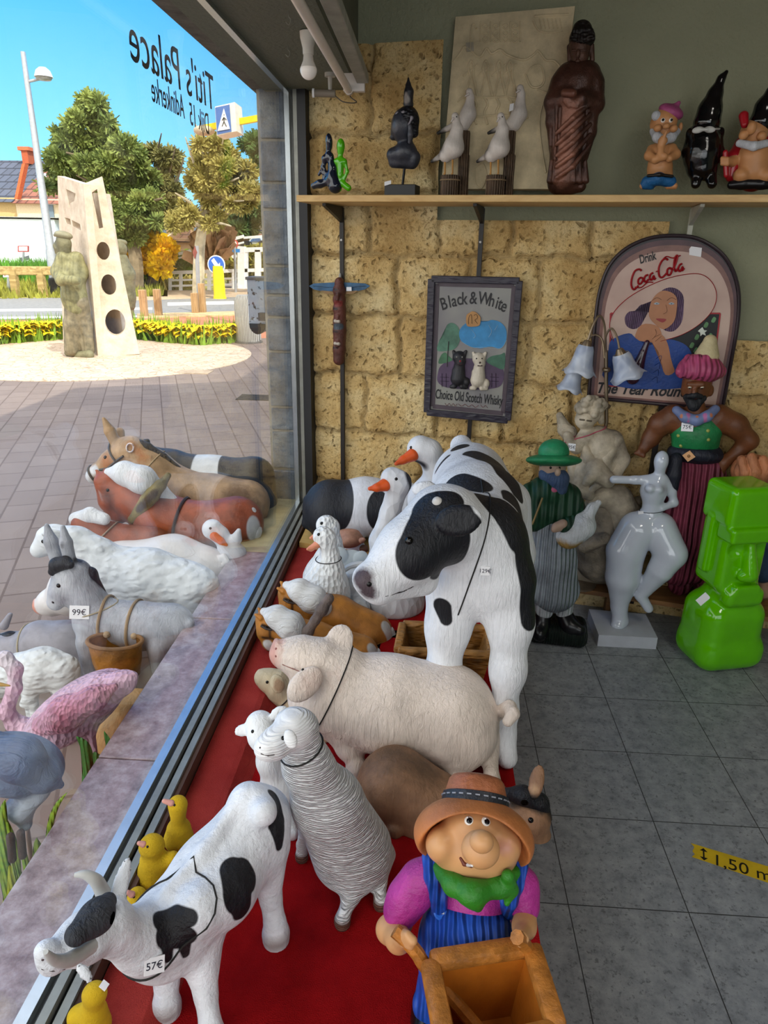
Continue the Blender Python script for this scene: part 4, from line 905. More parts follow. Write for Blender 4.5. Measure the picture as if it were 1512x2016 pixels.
# ================================================================ figures on the red platform
cord = flat('1c1a18', .7); hoof_c = '8d6f5f'
def hoofs(f, h=.02): return lambda V: V
def zmask(f, P, h):  # below height h over the figure's ground
    return P
W_ = 'e8eaee'
def feet(f, h): return [('b', np.array([f.base[0], f.base[1], f.base[2]-1+h]), np.eye(3), np.array([3., 3., 1.]), .0, 0, 1)]
# ---- big calf
f = Fig('calf_statue', 'largest black and white calf, head turned to the window, beside the red carpet edge', 'statue', (.15, 1.62, ZP), 0, k=.05)
P = f.ch((950, 1085, 88, .06), (937, 1010, 92, .36), (925, 945, 74, .72)) + f.ch((948, 1050, 78, .05), (882, 1035, 76, .0)) + f.el(955, 1130, 72, 85, 75, w=.05)
P += f.ch((872, 1030, 77, -.04), (805, 1085, 62, -.1), (742, 1140, 42, -.15), k=.03) + f.ch((722, 1140, 28, -.17), (745, 1160, 30, -.16), k=.02) + f.ch((830, 1140, 34, -.08), (760, 1160, 24, -.13), k=.03)
P += f.el(903, 1024, 47, 33, 14, 12, w=-.15, k=.015) + f.ch((866, 1028, 18, -.11), (890, 1026, 16, -.14), k=.015) + f.el(835, 962, 26, 16, 10, 10, w=.1, k=.02)+f.ch((908, 878, 22, .86), (915, 900, 30, .8), k=.03)
P += f.ch((995, 1150, 60, .02), (1004, 1225, 42, .0), (1000, 1320, 31, -.03), (992, 1400, 23, -.04), (988, 1440, 26, -.04), k=.04)+f.ch((988, 1440, 26, -.04), (998, 1492, 21, 'g'), k=.02)
P += f.ch((890, 1150, 55, .03), (882, 1235, 40, .02), (872, 1330, 31, .0), (856, 1430, 24, 0), k=.04)+f.ch((856, 1430, 24, 0), (848, 1478, 22, 'g'), k=.02)
P += f.ch((1000, 990, 45, .62), (1015, 1090, 34, .62), (1010, 1180, 26, .62), k=.04)
P += f.el(906, 1027, 33, 19, 12, 12, w=-.172, k=.008, op=-1)
f.part('body', P, M(W_, .5, ('hair', 120, .004), (('m0', '15161c', .002), ('m1', '54484e', .01)), var=.06), 120, body=True)
bpy.data.objects.remove([o for o in f.root.children][0])
msk = {'m0': f.dots([(848, 1000, 40), (860, 1060, 68), (838, 1092, 60)], [(895, 1020, 40), (905, 1050, 50), (880, 1110, 44)], [(862, 985, 26), (890, 985, 26)], [(1010, 985, 30), (1032, 1060, 36), (1048, 1150, 34), (1046, 1215, 28)], [(870, 1195, 20), (878, 1220, 13)], [(900, 952, 34), (935, 958, 36)], [(932, 892, 22), (968, 908, 36), (1003, 940, 34), (1018, 970, 24)], [(955, 985, 26), (995, 1005, 40), (1025, 1050, 42)], (905, 880, 20), [(860, 925, 10), (880, 900, 9)]), 'm1': f.dots((712, 1140, 24), (724, 1165, 20))}
f.part('body', P, M(W_, .5, ('hair', 120, .005), (('m0', '14151b', .002), ('m1', '4f4248', .008)), var=.06), 150, masks=msk, body=True)
f.ball('eye', 805, 1064, 9, EYE_BLACK()); f.ball('horn_bud', 860, 986, 11, M('cfccc8', .6)); f.ball('nostril', 727, 1150, 9, flat('0c0a0b', .3), sink=.8)
f.part('mouth_line', f.ch((728, 1178, 1.6, 'h'), (760, 1174, 1.6, 'h'), (795, 1164, 1.6, 'h'), (815, 1154, 1.4, 'h'), k=.001), flat('1a1214', .5), 40); f.ring('neck_cord', 940, 1060, (880, 1045), cord, .0018, .03); f.price(955, 1123, '129€', .022, 1.0)
# ---- small horned cow at the lower left
f = Fig('cow_statue', 'small horned black and white cow with a 57€ tag, front left of the platform', 'statue', (-.36, .95, ZP), 60, k=.03)
P = f.ch((498, 1635, 74), (425, 1728, 82), (348, 1812, 76), k=.03) + f.ch((530, 1590, 34), (490, 1580, 40)) + f.ch((348, 1815, 70), (288, 1848, 57), (230, 1834, 47), k=.03)
P += f.ch((212, 1820, 48), (165, 1847, 44), (108, 1880, 30), k=.02) + f.ch((88, 1872, 20), (100, 1896, 20), k=.015) + f.el(305, 1892, 60, 40, 40, -25, k=.03)
P += f.el(236, 1748, 16, 56, 6, -26, w=.02, k=.01) + f.el(166, 1915, 11, 24, 5, 25, w=-.05, k=.008)
P += f.leg((520, 1680, 48, -.03), (543, 1836, 26), 21)
P += f.leg((392, 1860, 48, -.03), (416, 2035, 26), 22)
P += f.leg((328, 1880, 45, .02), (328, 1976, 27), 23)
P += f.leg((470, 1690, 40, .1), (455, 1765, 22), 20)
P += f.ch((528, 1575, 15, .0), (520, 1600, 20, -.05), (500, 1560, 16, .03), k=.02) + f.ch((390, 1790, 50, -.05), (440, 1760, 58, -.05), k=.03)
P += f.ch((460, 1590, 10, .01), (400, 1680, 12, .0), (330, 1755, 12, 0), k=.02)
cm = lambda: M('e2e5ea', .55, ('noise', 38, .007), (('m0', '121217', .0015), ('m1', '4a4c52', .008), ('m2', '8d8078', .004)), var=.09)
f.part('body', P, cm(), 100, body=True); bpy.data.objects.remove(f.root.children[0])
msk = {'m0': f.dots([(462, 1715, 30), (470, 1760, 36), (478, 1790, 24)], [(478, 1715, 28), (490, 1730, 26)], [(540, 1568, 18), (545, 1615, 24), (550, 1665, 10)], [(318, 1812, 20), (345, 1805, 22), (372, 1808, 18)], [(330, 1840, 26), (362, 1845, 26)], [(326, 1850, 16), (332, 1888, 9)], [(362, 1850, 16), (366, 1880, 8)], (346, 1830, 24)), 'm1': f.dots([(205, 1790, 24), (160, 1830, 20)]), 'm2': [('c', f.pt((543, 1842, 22, 'g'))[0], f.pt((543, 1842, 22, 'g'))[0]+1e-4, .026, .026, 0, 1), ('c', f.pt((328, 1982, 22, 'g'))[0], f.pt((328, 1982, 22, 'g'))[0]+1e-4, .024, .024, 0, 1)]}
f.part('body', P, cm(), 150, masks=msk, body=True)
hm_ = M('c6c6c2', .4, var=.1)
for pts in ([(203, 1758, 15, .03), (190, 1735, 13, .03), (168, 1722, 9, .04), (146, 1723, 4, .05)], [(178, 1862, 16, -.05), (140, 1888, 15, -.07), (108, 1890, 11, -.08), (90, 1874, 5, -.09)]):
    Q = [f.pt(q) for q in pts]; pp = spline([q[0] for q in Q], 6); MB().tube(pp, np.interp(np.linspace(0, 1, len(pp)), np.linspace(0, 1, len(Q)), [q[1] for q in Q]), 12).build('horn', hm_, f.root, True)
f.part('forelock', f.ch((212, 1775, 17, -.03), (190, 1805, 24, -.05), (150, 1840, 22, -.06)), M('3c3e44', .7, ('hair', 90, .012), var=.2), 60)
f.ball('eye', 150, 1885, 6, EYE_BLACK()); f.ball('nostril', 84, 1890, 4, flat('4a3a3c', .5), sink=.7); f.part('mouth_line', f.ch((82, 1908, 1.4, 'h'), (104, 1912, 1.4, 'h'), (128, 1908, 1.2, 'h'), k=.001), flat('4a4040', .6), 30); f.ring('neck_cord', 300, 1838, (240, 1830), cord, .0017); f.price(303, 1898, '57€', .026, 1.2, -12)
# ---- woolly sheep
f = Fig('sheep_statue', 'woolly ridged white sheep turning its head to the window, black neck cord', 'statue', (-.14, 1.14, ZP), 28, k=.025)
P = f.ch((606, 1508, 46), (645, 1580, 66), (692, 1672, 80)) + f.ch((606, 1508, 46), (585, 1440, 38)) + f.el(586, 1425, 42, 32, 36, -20, k=.015)
H = f.ch((572, 1440, 36, -.02), (538, 1466, 27, -.035), (522, 1474, 21, -.04), k=.02) + f.el(572, 1455, 13, 20, 8, 20, w=-.075, k=.008)
P += H + f.leg((712, 1705, 46, -.03), (674, 1812, 15), 17)
P += f.leg((738, 1690, 42, .0), (750, 1776, 14), 16) + f.leg((612, 1565, 32, -.01), (594, 1684, 12), 13)
P += f.leg((660, 1560, 30, .08), (650, 1650, 12), 13)
msk = {'m0': feet(f, .022), 'nb': [(*p[:5], 0, 1) if p[0] == 'c' else p for p in H]}
wool = M('f0f1f2', .75, ('crimp', 140, .006), (('m0', '7d5444', .004),), var=.05, nb='nb')
f.part('body', P, wool, 150, masks=msk, body=True)
f.ball('eye', 557, 1453, 4.5, EYE_BLACK()); f.part('mouth_line', f.ch((514, 1484, 1.3, 'h'), (528, 1488, 1.3, 'h'), (540, 1486, 1.2, 'h'), k=.001), flat('4a4240', .6), 30); f.ball('nostril', 512, 1472, 2.4, flat('3a302c', .5), sink=.6); f.ring('neck_cord', 594, 1472, (566, 1420), cord, .0018)
# ---- white lamb behind it
f = Fig('lamb_statue', 'smooth white lamb with round ears peeping out behind the woolly sheep', 'statue', (-.27, 1.3, ZP), 10, k=.02)
P = f.ch((512, 1428, 29), (516, 1452, 24, -.02), (522, 1474, 15, -.04)) + f.el(480, 1437, 19, 12, 6, 8, k=.006) + f.el(549, 1403, 19, 12, 6, 25, k=.006) + f.ch((522, 1455, 22, .01), (530, 1500, 22, .01), (552, 1550, 36, .02), (572, 1600, 36, .08))
P += f.leg((540, 1570, 20), (545, 1640, 11), 11) + f.leg((575, 1580, 22, .05), (575, 1640, 11), 11)
f.part('body', P, M('eef0f1', .6, ('hair', 90, .004), var=.05), 110, body=True); f.ball('eye', 497, 1440, 4, EYE_BLACK())
# ---- pig and piglet
f = Fig('pig_statue', 'large pale pink pig with a cord collar and curly tail', 'statue', (.03, 1.56, ZP), 0, k=.04)
P = f.ch((648, 1365, 82), (760, 1385, 92), (880, 1402, 96), k=.04) + f.el(905, 1440, 72, 74, 60, w=-.03) + f.ch((652, 1334, 66), (620, 1307, 47), (590, 1291, 35), (558, 1287, 28), k=.03)
P += f.el(548, 1284, 10, 28, 28, 8, k=.008) + f.ch((640, 1290, 26, .0), (668, 1310, 40), k=.03) + f.el(668, 1262, 27, 34, 8, -20, w=.02, k=.012) + f.el(600, 1347, 42, 27, 12, 42, w=-.1, k=.01)
P += f.leg((672, 1420, 46, -.03), (702, 1510, 21), 28) + f.leg((905, 1450, 58, -.04), (895, 1530, 22), 32) + f.leg((955, 1420, 42, .04), (968, 1535, 17), 19) + f.leg((660, 1420, 40, .1), (668, 1450, 18), 22)
Q = [(965, 1412, 13, .02), (985, 1402, 15, 0), (1003, 1393, 14, -.03), (1010, 1405, 13, -.06), (1000, 1420, 11, -.07)]; P += f.ch(*Q, k=.006)
f.part('body', P, M('e4d5c8', .6, ('hair', 95, .006), (('m0', 'd9a597', .008), ('m1', 'c9a89a', .03)), var=.09), 150, masks={'m0': f.ch((543, 1284, 34), (546, 1284, 30), k=0), 'm1': f.ch((620, 1345, 26, -.13), (660, 1330, 18, -.1), k=0)}, body=True)
f.ball('eye', 596, 1318, 3.4, EYE_BLACK()); f.part('mouth_line', f.ch((556, 1308, 1.4, 'h'), (575, 1316, 1.4, 'h'), (590, 1322, 1.2, 'h'), k=.001), flat('8a5c50', .6), 30)
for y in (1277, 1292): f.ball('nostril', 543, y, 3.4, flat('8a5048', .5), sink=.7); f.ring('neck_cord', 655, 1350, (610, 1330), cord, .0018)
f = Fig('piglet_statue', 'small spotted cream piglet half hidden under the large pig', 'statue', (-.22, 1.78, ZP), 0, k=.02)
P = f.ch((543, 1345, 30), (527, 1338, 21), (516, 1333, 14)) + f.el(512, 1332, 6, 14, 14, 5, k=.004) + f.el(546, 1346, 14, 19, 6, 10, w=-.05, k=.006) + f.ch((560, 1362, 30), (600, 1395, 42), (650, 1400, 44)) + f.ch((590, 1420, 20), (592, 1450, 12, 'g')) + f.ch((640, 1420, 20), (640, 1450, 12, 'g'))
f.part('body', P, M('cdbd9d', .6, ('hair', 90, .003), (('m0', 'a98a6c', .004),), var=.1), 100, masks={'m0': f.ch((550, 1350, 12, -.06), (546, 1340, 8, -.06), k=0)}, body=True)
f.ball('eye', 526, 1343, 3.5, EYE_BLACK()); f.ring('neck_cord', 566, 1365, (545, 1348), cord, .0018)
# ---- brown donkey foal
f = Fig('donkey_statue', 'brown donkey foal with dark mane and one upright ear behind the farmer gnome', 'statue', (.15, 1.34, ZP), -10, k=.03)
P = f.ch((778, 1546, 76), (870, 1610, 74), (950, 1625, 52)) + f.ch((950, 1615, 44), (1010, 1600, 36), (1045, 1605, 36), (1056, 1645, 24), (1052, 1662, 17), k=.02) + f.el(1056, 1540, 15, 34, 7, -6, w=.0, k=.01) + f.el(992, 1560, 6, 14, 5, 10, k=.006)
P += f.leg((795, 1600, 36), (778, 1632, 14), 20) + f.leg((930, 1640, 26), (935, 1680, 13), 15)
f.part('body', P, M('8f6a4e', .55, ('hair', 80, .004), (('m0', '54402f', .03), ('m1', '15130f', .006), ('m2', 'c09a74', .006)), var=.2), 120,
       masks={'m0': f.ch((770, 1500, 30), (830, 1520, 26), k=0), 'm1': f.ch((1000, 1570, 18, -.02), (1050, 1575, 16, -.02), (1075, 1600, 16), k=0) + f.ch((778, 1628, 18, -.05), k=0), 'm2': f.ch((1053, 1530, 9, -.02), (1052, 1555, 8, -.02), k=0)}, body=True)
f.ball('eye', 1045, 1615, 6, EYE_BLACK())
f.part('mane', f.ch((998, 1562, 11, -.0), (1030, 1566, 14, -.01), (1062, 1580, 13, 0), (1076, 1610, 11, .0)), M('14141a', .5, ('hair', 120, .008)), 60)
# ---- ducklings on the ledge
def duckling(lab, px, head, body, bill, tail=None, back=False, extra=None):
    f = Fig('duckling_statue', lab, 'statue', at(*px, Z=ZL), 0, 'ducklings on the red ledge', k=.012)
    P = f.ch(head, (body[0]*.4+head[0]*.6, body[1]*.4+head[1]*.6, head[2]*.78), k=.012) + f.ch((body[0], body[1]-body[2]*.3, body[2]*.82), (body[0], body[1]+body[2]*.25, body[2]), k=.015)
    if tail: P += f.ch((body[0], body[1], body[2]*.6), tail, k=.012)
    f.part('body', P, M('d9b216', .85, ('noise', 260, .003), var=.12), 70, body=True)
    if bill:
        b = f.pt((*bill, 5, -.015)); h = f.pt((*head[:2], 5, -.01)); d = b[0]-h[0]; d /= np.linalg.norm(d)
        f.part('bill', [('c', h[0]+d*head[2]*depth(h[0])/F*.7, b[0], .0065, .0045, 0, 1)], M('d99a8c', .5), 30, clip=False)
        f.ball('eye', head[0]-head[2]*.35, head[1]+head[2]*.0, 2.8, EYE_BLACK())
    for s in (-8, 8):
        q = f.pt((px[0]+s, px[1], 5, 'g'))[0]; MB().tube([q+[0, .01, .02], q, q+[0, -.018, -.003]], [.003, .003, .005], 6).build('foot', M('b8783c', .6), f.root, True)
    return f
duckling('tall yellow duckling furthest along the ledge, looking at the window', (350, 1688), (350, 1585, 19), (352, 1642, 29), (323, 1577))
duckling('plump yellow chick in the middle of the ledge, beak to the window', (302, 1736), (299, 1667, 25), (303, 1708, 33), (274, 1660), (340, 1690, 14))
duckling('yellow chick with only its head showing beside the cow ear', (272, 1815), (270, 1766, 19), (280, 1800, 26), (252, 1757))
d = duckling('yellow duckling seen from behind below the cow muzzle', (182, 2040), (186, 1958, 24), (182, 2008, 36), None, (155, 2002, 22))
d.price(203, 1942, None, .012, 1.0)
# ---- two brown ponies with white manes
def pony(lab, base, dx, dy, up, rump):
    f = Fig('pony_statue', lab, 'statue', base, 0, 'small ponies on the platform', k=.025)
    T = lambda x, y, r, w=0: (x+dx, y+dy, r, w)
    P = f.ch(T(524, 1220, 19), T(522, 1246, 15, -.02), T(528, 1266, 11, -.03), T(531, 1273, 9, -.03), k=.012) + f.ch(T(530, 1222, 22), T(570, 1245, 32), T(620, 1262, 36)) + f.ch(T(620, 1262, 36), rump) + f.ch(T(516, 1206, 6), T(509, 1198, 3), k=.005) + f.ch(T(513, 1216, 6, -.03), T(503, 1210, 3, -.03), k=.005)
    for x, w in ((620, -.04), (640, .05), (rump[0]-10, -.05), (rump[0]+5, .05)): P += f.leg((x, rump[1]+12, 18, w), (x, 1352, 9), 10)
    bm_ = lambda: M('b0742f', .45, ('hair', 60, .002), (('m0', 'dcdcda', .003), ('m1', '2e1f16', .003)), var=.2)
    f.part('body', P, bm_(), 60, body=True); bpy.data.objects.remove(f.root.children[0])
    H = lambda *q: f.dots(*q)
    f.part('body', P, bm_(), 120, masks={'m0': f.ch((rump[0]+rump[2]*.75, rump[1]-14, 14, -.03), (rump[0]+rump[2]*.9, rump[1]+14, 12, -.03), k=0)+H([T(526, 1268, 9)[:3], T(532, 1275, 9)[:3]]), 'm1': H([T(517, 1230, 2.5)[:3], T(531, 1236, 2.5)[:3], T(545, 1244, 2.5)[:3]], [T(517, 1255, 2.5)[:3], T(538, 1258, 2.5)[:3]], [T(531, 1236, 2.5)[:3], T(532, 1257, 2.5)[:3]])}, body=True)
    f.part('mane', f.ch(T(520, 1204, 8, -.02), T(545, 1214, 23, -.04), T(572, 1232, 28, -.05), T(592, 1248, 18, -.05), k=.012), M('dcdddd', .7, ('hairx', 90, .010), var=.08), 80)
    f.ball('eye', 524+dx, 1236+dy, 4, EYE_BLACK())
    Q = [f.pt(T(*q)) for q in ((514, 1232, 2, -.05), (524, 1238, 2, -.06), (536, 1240, 2, -.06))]; MB().tube([q[0] for q in Q], .004, 6).build('bridle', flat('2a1e18', .5), f.root)
    f.part('tail', f.ch((rump[0]+rump[2]*.85, rump[1]-6, 9, .0), (rump[0]+rump[2]*1.05, rump[1]+25, 11, 0), (rump[0]+rump[2]*1.0, rump[1]+50, 8, 0)), M('d9dadb', .7, ('hair', 100, .004)), 50)
    return f
fA = pony('nearer brown pony with white mane and ridged collar, behind the large pig', (-.2, 2.02, ZP), 0, 0, 0, (705, 1290, 42))
fB = pony('further brown pony with white mane beside the white feathered duck', (-.12, 2.2, ZP), 44, -52, 0, (730, 1248, 44))
for f, pts in ((fA, [(592, 1266, 8, -.07), (620, 1222, 10, -.08), (648, 1178, 10, -.06)]),):
    f.part('collar', f.ch(*pts, k=.004) + f.ch((606, 1244, 12, -.08), k=.01)+f.ch((634, 1200, 13, -.08), k=.01), M('6d5f58', .6, ('noise', 80, .008), var=.25), 60)
fB.part('collar', fB.ch((648, 1178, 8, -.02), (640, 1215, 8, -.04)), M('6d5f58', .6, ('noise', 80, .008), var=.25), 40)
# ---- wooden cart box behind the calf's legs
zc_ = .455; q = [at(*p, Z=zc_) for p in ((783, 1281), (968, 1290), (962, 1238), (793, 1229))]
ct = thing('wooden_cart', 'empty brown wooden cart box behind the legs of the big calf', 'cart', tuple((q[0]+q[2])/2*[1, 1, 0]+[0, 0, ZP]))
cw = M('8d5e26', .5, ('wood', 60, .004), var=.25); c_ = (q[0]+q[1]+q[2]+q[3])/4
def low(p, s=.82, z=ZP+.03): return c_+(p-c_)*s*[1, 1, 0]+[0, 0, z-zc_]
for a, b in ((0, 1), (1, 2), (2, 3), (3, 0)):
    n_ = np.cross(q[b]-q[a], ZU); n_ = n_/np.linalg.norm(n_)*-.014
    MB().prism([q[a], q[b], low(q[b]), low(q[a])], n_).build('side_panel', cw, ct)
    MB().beam(q[a], q[b], .026, .022, bev=.006).build('rim', M('a9763a', .5, ('wood', 60, .004), var=.2), ct)
MB().prism([low(p) for p in q], (0, 0, .012)).build('floor_board', cw, ct)
for p in q: MB().beam(low(p, .8, ZP), low(p, .82, ZP+.05), .02, .02).build('foot', cw, ct)
for i in range(3): s = q[0]+(q[1]-q[0])*(.3+.2*i); MB().beam(s+[0, -.012, -.03], low(s)+[0, -.014, .02], .014, .01, up=(0, 1, 0)).build('batten', cw, ct)
# ---- lying cow at the far end
f = Fig('lying_cow_statue', 'black and white cow lying on the plywood sheet by the window corner', 'statue', (-.25, 2.94, ZL+.026), -11, k=.04)
P = f.ch((650, 1000, 50), (720, 998, 56), (795, 1000, 52, .02)) + f.el(650, 1005, 50, 60, 50, w=-.05) + f.ch((640, 1055, 20, -.08), (700, 1062, 16, -.12), k=.03) + f.ch((660, 1075, 15, -.12), (706, 1078, 13, -.15), k=.02) + f.ch((606, 985, 9, -.03), (605, 1030, 10, -.06), (650, 1065, 9, -.11), k=.012)
f.part('body', P, M('d3d6de', .55, ('hair', 70, .004), (('m0', '1b1e26', .002),), var=.07), 130, masks={'m0': f.ch((635, 975, 45, -.06), (640, 1020, 52, -.08), (650, 1050, 30, -.1), k=0) + f.el(655, 990, 48, 62, 90, w=-.05) + f.el(745, 1005, 24, 40, 60, w=-.08) + f.ch((606, 985, 16, -.03), (605, 1030, 16, -.06), k=0)}, body=True)
f.part('udder', f.el(690, 1065, 26, 14, 18, 10, w=-.2) + f.ch((676, 1072, 6, -.23), (672, 1080, 4, -.24), k=.005) + f.ch((712, 1064, 6, -.23), (716, 1062, 4, -.24), k=.005) + f.el(685, 1048, 20, 7, 12, w=-.17), M('a87a64', .5, var=.25), 50)
f.part('hoof', f.el(716, 1080, 10, 8, 10, w=-.16), M('7d5a48', .5), 24)
# ---- geese
def goose(name, lab, base, head, beak, neck, body, mcol, masks=None, k=.02, bump=('feather', 40, .006), eye=None, layers=(), bc='d8571f', res=100):
    f = Fig(name, lab, 'statue', base, 0, 'geese on the platform' if name[0] == 'g' else 'white ducks on the platform', k=k)
    P = f.ch(*head) + f.ch(*neck) + f.ch(*body, k=.03)
    f.part('body', P, M(mcol, .6, bump, layers, var=.06), res, masks=masks(f) if masks else None, body=True)
    f.part('beak', f.ch(*beak, k=.008), M(bc, .45, var=.1), 40, clip=False)
    if eye: f.ball('eye', *eye, 3.6, EYE_BLACK())
    return f
goose('goose_statue', 'goose with white head and black shoulders at the end wall behind the calf', (.08, 2.66, ZP), [(828, 884, 27), (845, 890, 24)], [(812, 896, 13, -.04), (793, 906, 8, -.06), (780, 913, 4, -.08)], [(845, 890, 24), (862, 930, 26), (860, 980, 40)], [(850, 985, 48), (880, 1040, 60), (880, 1100, 45)], 'd9dbe0', lambda f: {'m0': f.ch((805, 925, 22, -.03), (840, 925, 15, -.08), (875, 960, 14, -.1), k=0)+f.ch((905, 1000, 40), k=0)}, eye=(809, 881), layers=(('m0', '22232a', .003),), bump=('hair', 60, .003))
goose('goose_statue', 'goose with dark grey nape and thick orange beak in front of the lying cow', (.0, 2.42, ZP), [(772, 942, 23), (785, 950, 24)], [(757, 955, 13, -.03), (742, 960, 8, -.05), (728, 962, 4, -.06)], [(785, 952, 22), (768, 1010, 19), (752, 1065, 24), (765, 1110, 40)], [(765, 1130, 52), (775, 1185, 58), (780, 1240, 40)], 'cfd1d6', lambda f: {'m0': f.ch((802, 945, 17, -.0), (812, 975, 15, .02), (805, 1000, 10, .02), k=0)}, eye=(780, 943), layers=(('m0', '2b2d35', .004),))
def wduck(lab, base, ox, oy, k=1.0, beakc='d98a6a'):
    T = lambda x, y, r, w=0: (x+ox, y+oy, r, w)
    f = goose('duck_statue', lab, base, [T(636, 1056, 20), T(643, 1060, 18)], [T(624, 1072, 8, -.02), T(612, 1080, 5, -.03), T(606, 1081, 3, -.04)], [T(643, 1060, 17), T(650, 1090, 16), T(648, 1115, 24)], [T(645, 1125, 32), T(640, 1158, 46), T(650, 1185, 40)], 'e6e9ea', None, bump=('feather', 75, .01), eye=(627+ox, 1052+oy), bc=beakc)
    for s in (-12, 14):
        q0 = f.pt(T(645+s, 1190, 4, -.02))[0]; q1 = np.array([q0[0], q0[1], base[2]+.004]); MB().tube([q0, q1, q1+[-.03, -.02, 0]], [.006, .006, .009], 6).build('foot', M('d9825a', .5), f.root, True)
    return f
f = wduck('white feathered duck with a neck cord, beak towards the window', (-.32, 2.3, ZP), 0, 0)
f.ring('neck_cord', 650, 1100, (648, 1070), cord, .0016)
wduck('second white duck almost hidden behind the corded duck', (-.3, 2.52, ZP), 6, -22)
# swan-shaped planter
zq = ZP; pc = at(700, 1195, Z=ZP); f = Fig('planter', 'pale grey planter with scalloped back behind the white duck', 'planter', (pc[0], 2.42, ZP), 0, k=.01)
f.part('bowl', f.el(705, 1160, 42, 44, 42) + f.ch((705, 1180, 30), (706, 1200, 22, 'g')), M('c3c6ca', .5, ('feather', 40, .008), var=.08), 70, body=True)
f.part('back_panel', f.el(690, 1108, 34, 26, 5, w=.05, k=.006) + f.el(668, 1092, 16, 16, 5, w=.05, k=.01) + f.el(712, 1100, 14, 16, 5, w=.05, k=.01), M('b3bdc2', .5, var=.05), 60)
Pq = [f.pt(q)[0] for q in ((666, 1140, 0, -.02), (676, 1124, 0, -.04), (694, 1113, 0, -.05), (716, 1111, 0, -.05), (738, 1120, 0, -.03))]
MB().tube(spline(Pq, 6), .011, 8).build('rim', M('d5d8da', .5, var=.04), f.root, True)
# ================================================================ figures standing outside along the front of the window
def legs(f, pts, r=12, k=.02):
    P = []
    for x, y, w in pts:
        a = f.pt((x, y, r, w)); c = np.array([a[0][0], a[0][1], .02]); P.append(('c', a[0], (a[0]+c)/2, a[1]*1.2, a[1]*.75, k, 1)); P.append(('c', (a[0]+c)/2, c, a[1]*.75, a[1]*.8, k*.5, 1))
    return P
# cow at the far end
f = Fig('cow_statue', 'black and white cow body outside, furthest along the window', 'statue', (-1.10, 3.3, 0), 0, k=.04)
P = f.ch((340, 935, 46), (420, 945, 46), (490, 945, 44)) + f.ch((505, 935, 34), (520, 985, 26)) + f.ch((300, 900, 22, .03), (335, 915, 30)) + legs(f, ((340, 970, .04), (350, 970, -.05), (505, 985, .05), (515, 1000, -.04)), 20)
f.part('body', P, M('d6dade', .4, ('noise', 20, .006), (('m0', '1d2632', .002),), var=.08), 110, masks={'m0': f.ch((330, 930, 56), (362, 940, 54), k=0) + f.ch((478, 940, 58), (510, 960, 60), (515, 1100, 60), k=0)}, body=True)
f.part('head', f.ch((268, 884, 17, .06), (285, 890, 17, .05)) + f.ch((275, 874, 5, .05), (290, 868, 4, .05)), M('2a3038', .45, var=.2), 40)
# brown donkey with halter
f = Fig('donkey_statue', 'brown donkey with halter and black mane standing outside by the window', 'statue', (-1.32, 3.14, 0), 0, k=.03)
P = f.ch((248, 892, 30), (222, 912, 25, -.01), (196, 930, 18, -.02), (184, 937, 15, -.02), k=.02) + f.ch((262, 888, 30), (300, 925, 40), (345, 968, 50)) + f.ch((345, 972, 50), (420, 985, 50), (485, 990, 46)) + f.ch((228, 872, 11), (216, 848, 11), (204, 824, 4), k=.008) + f.ch((238, 872, 9, .05), (236, 850, 9, .06), k=.008)
P += f.ch((500, 975, 12, -.02), (516, 1010, 10, -.03), (518, 1040, 9, -.03), k=.01) + legs(f, ((335, 1005, .05), (350, 1005, -.06), (470, 1010, .05), (490, 1010, -.05)), 20)
f.part('body', P, M('a98a68', .5, ('hair', 40, .004), (('m0', 'd8dade', .006), ('m1', '6d4f30', .03), ('m2', 'b0703c', .02)), var=.2), 130, masks={'m0': f.ch((180, 938, 17, -.02), (190, 925, 10, -.05), k=0), 'm1': f.ch((470, 985, 30, -.1), (480, 1020, 26, -.08), k=0) + f.ch((520, 1030, 14, -.03), k=0), 'm2': f.ch((205, 905, 14, -.08), (215, 925, 14, -.08), k=0) + f.ch((270, 880, 10, -.08), (280, 900, 10, -.08), k=0)}, body=True)
f.part('mane', f.ch((262, 866, 7, .0), (290, 880, 9, -.01), (320, 900, 9, -.01), (355, 926, 6, -.0), k=.01), M('23252b', .5, ('hair', 90, .01)), 60)
f.ball('eye', 207, 900, 4, EYE_BLACK()); f.ball('nostril', 180, 938, 3, flat('3a3a3c', .4), sink=.8)
hl_ = flat('4a4440', .4)
f.ring('halter', 193, 932, (215, 917), hl_, .006); f.ring('halter', 238, 897, (222, 910), hl_, .006)
Q = [f.hit(*q)[0]-ray(*q)*.003 for q in ((196, 925), (212, 922), (228, 908), (243, 898))]; MB().tube(Q, .006, 6).build('strap', hl_, f.root)
P0 = f.hit(257, 882)[0]; MB().tube([P0+RT*.016*math.cos(t)+UP*.02*math.sin(t)-FW*.006 for t in np.linspace(0, 6.6, 20)], .004, 6).build('buckle', M('cfc8c4', .25, metal=.6), f.root)
f.ring('neck_cord', 300, 915, (275, 895), M('b09a78', .7), .003)
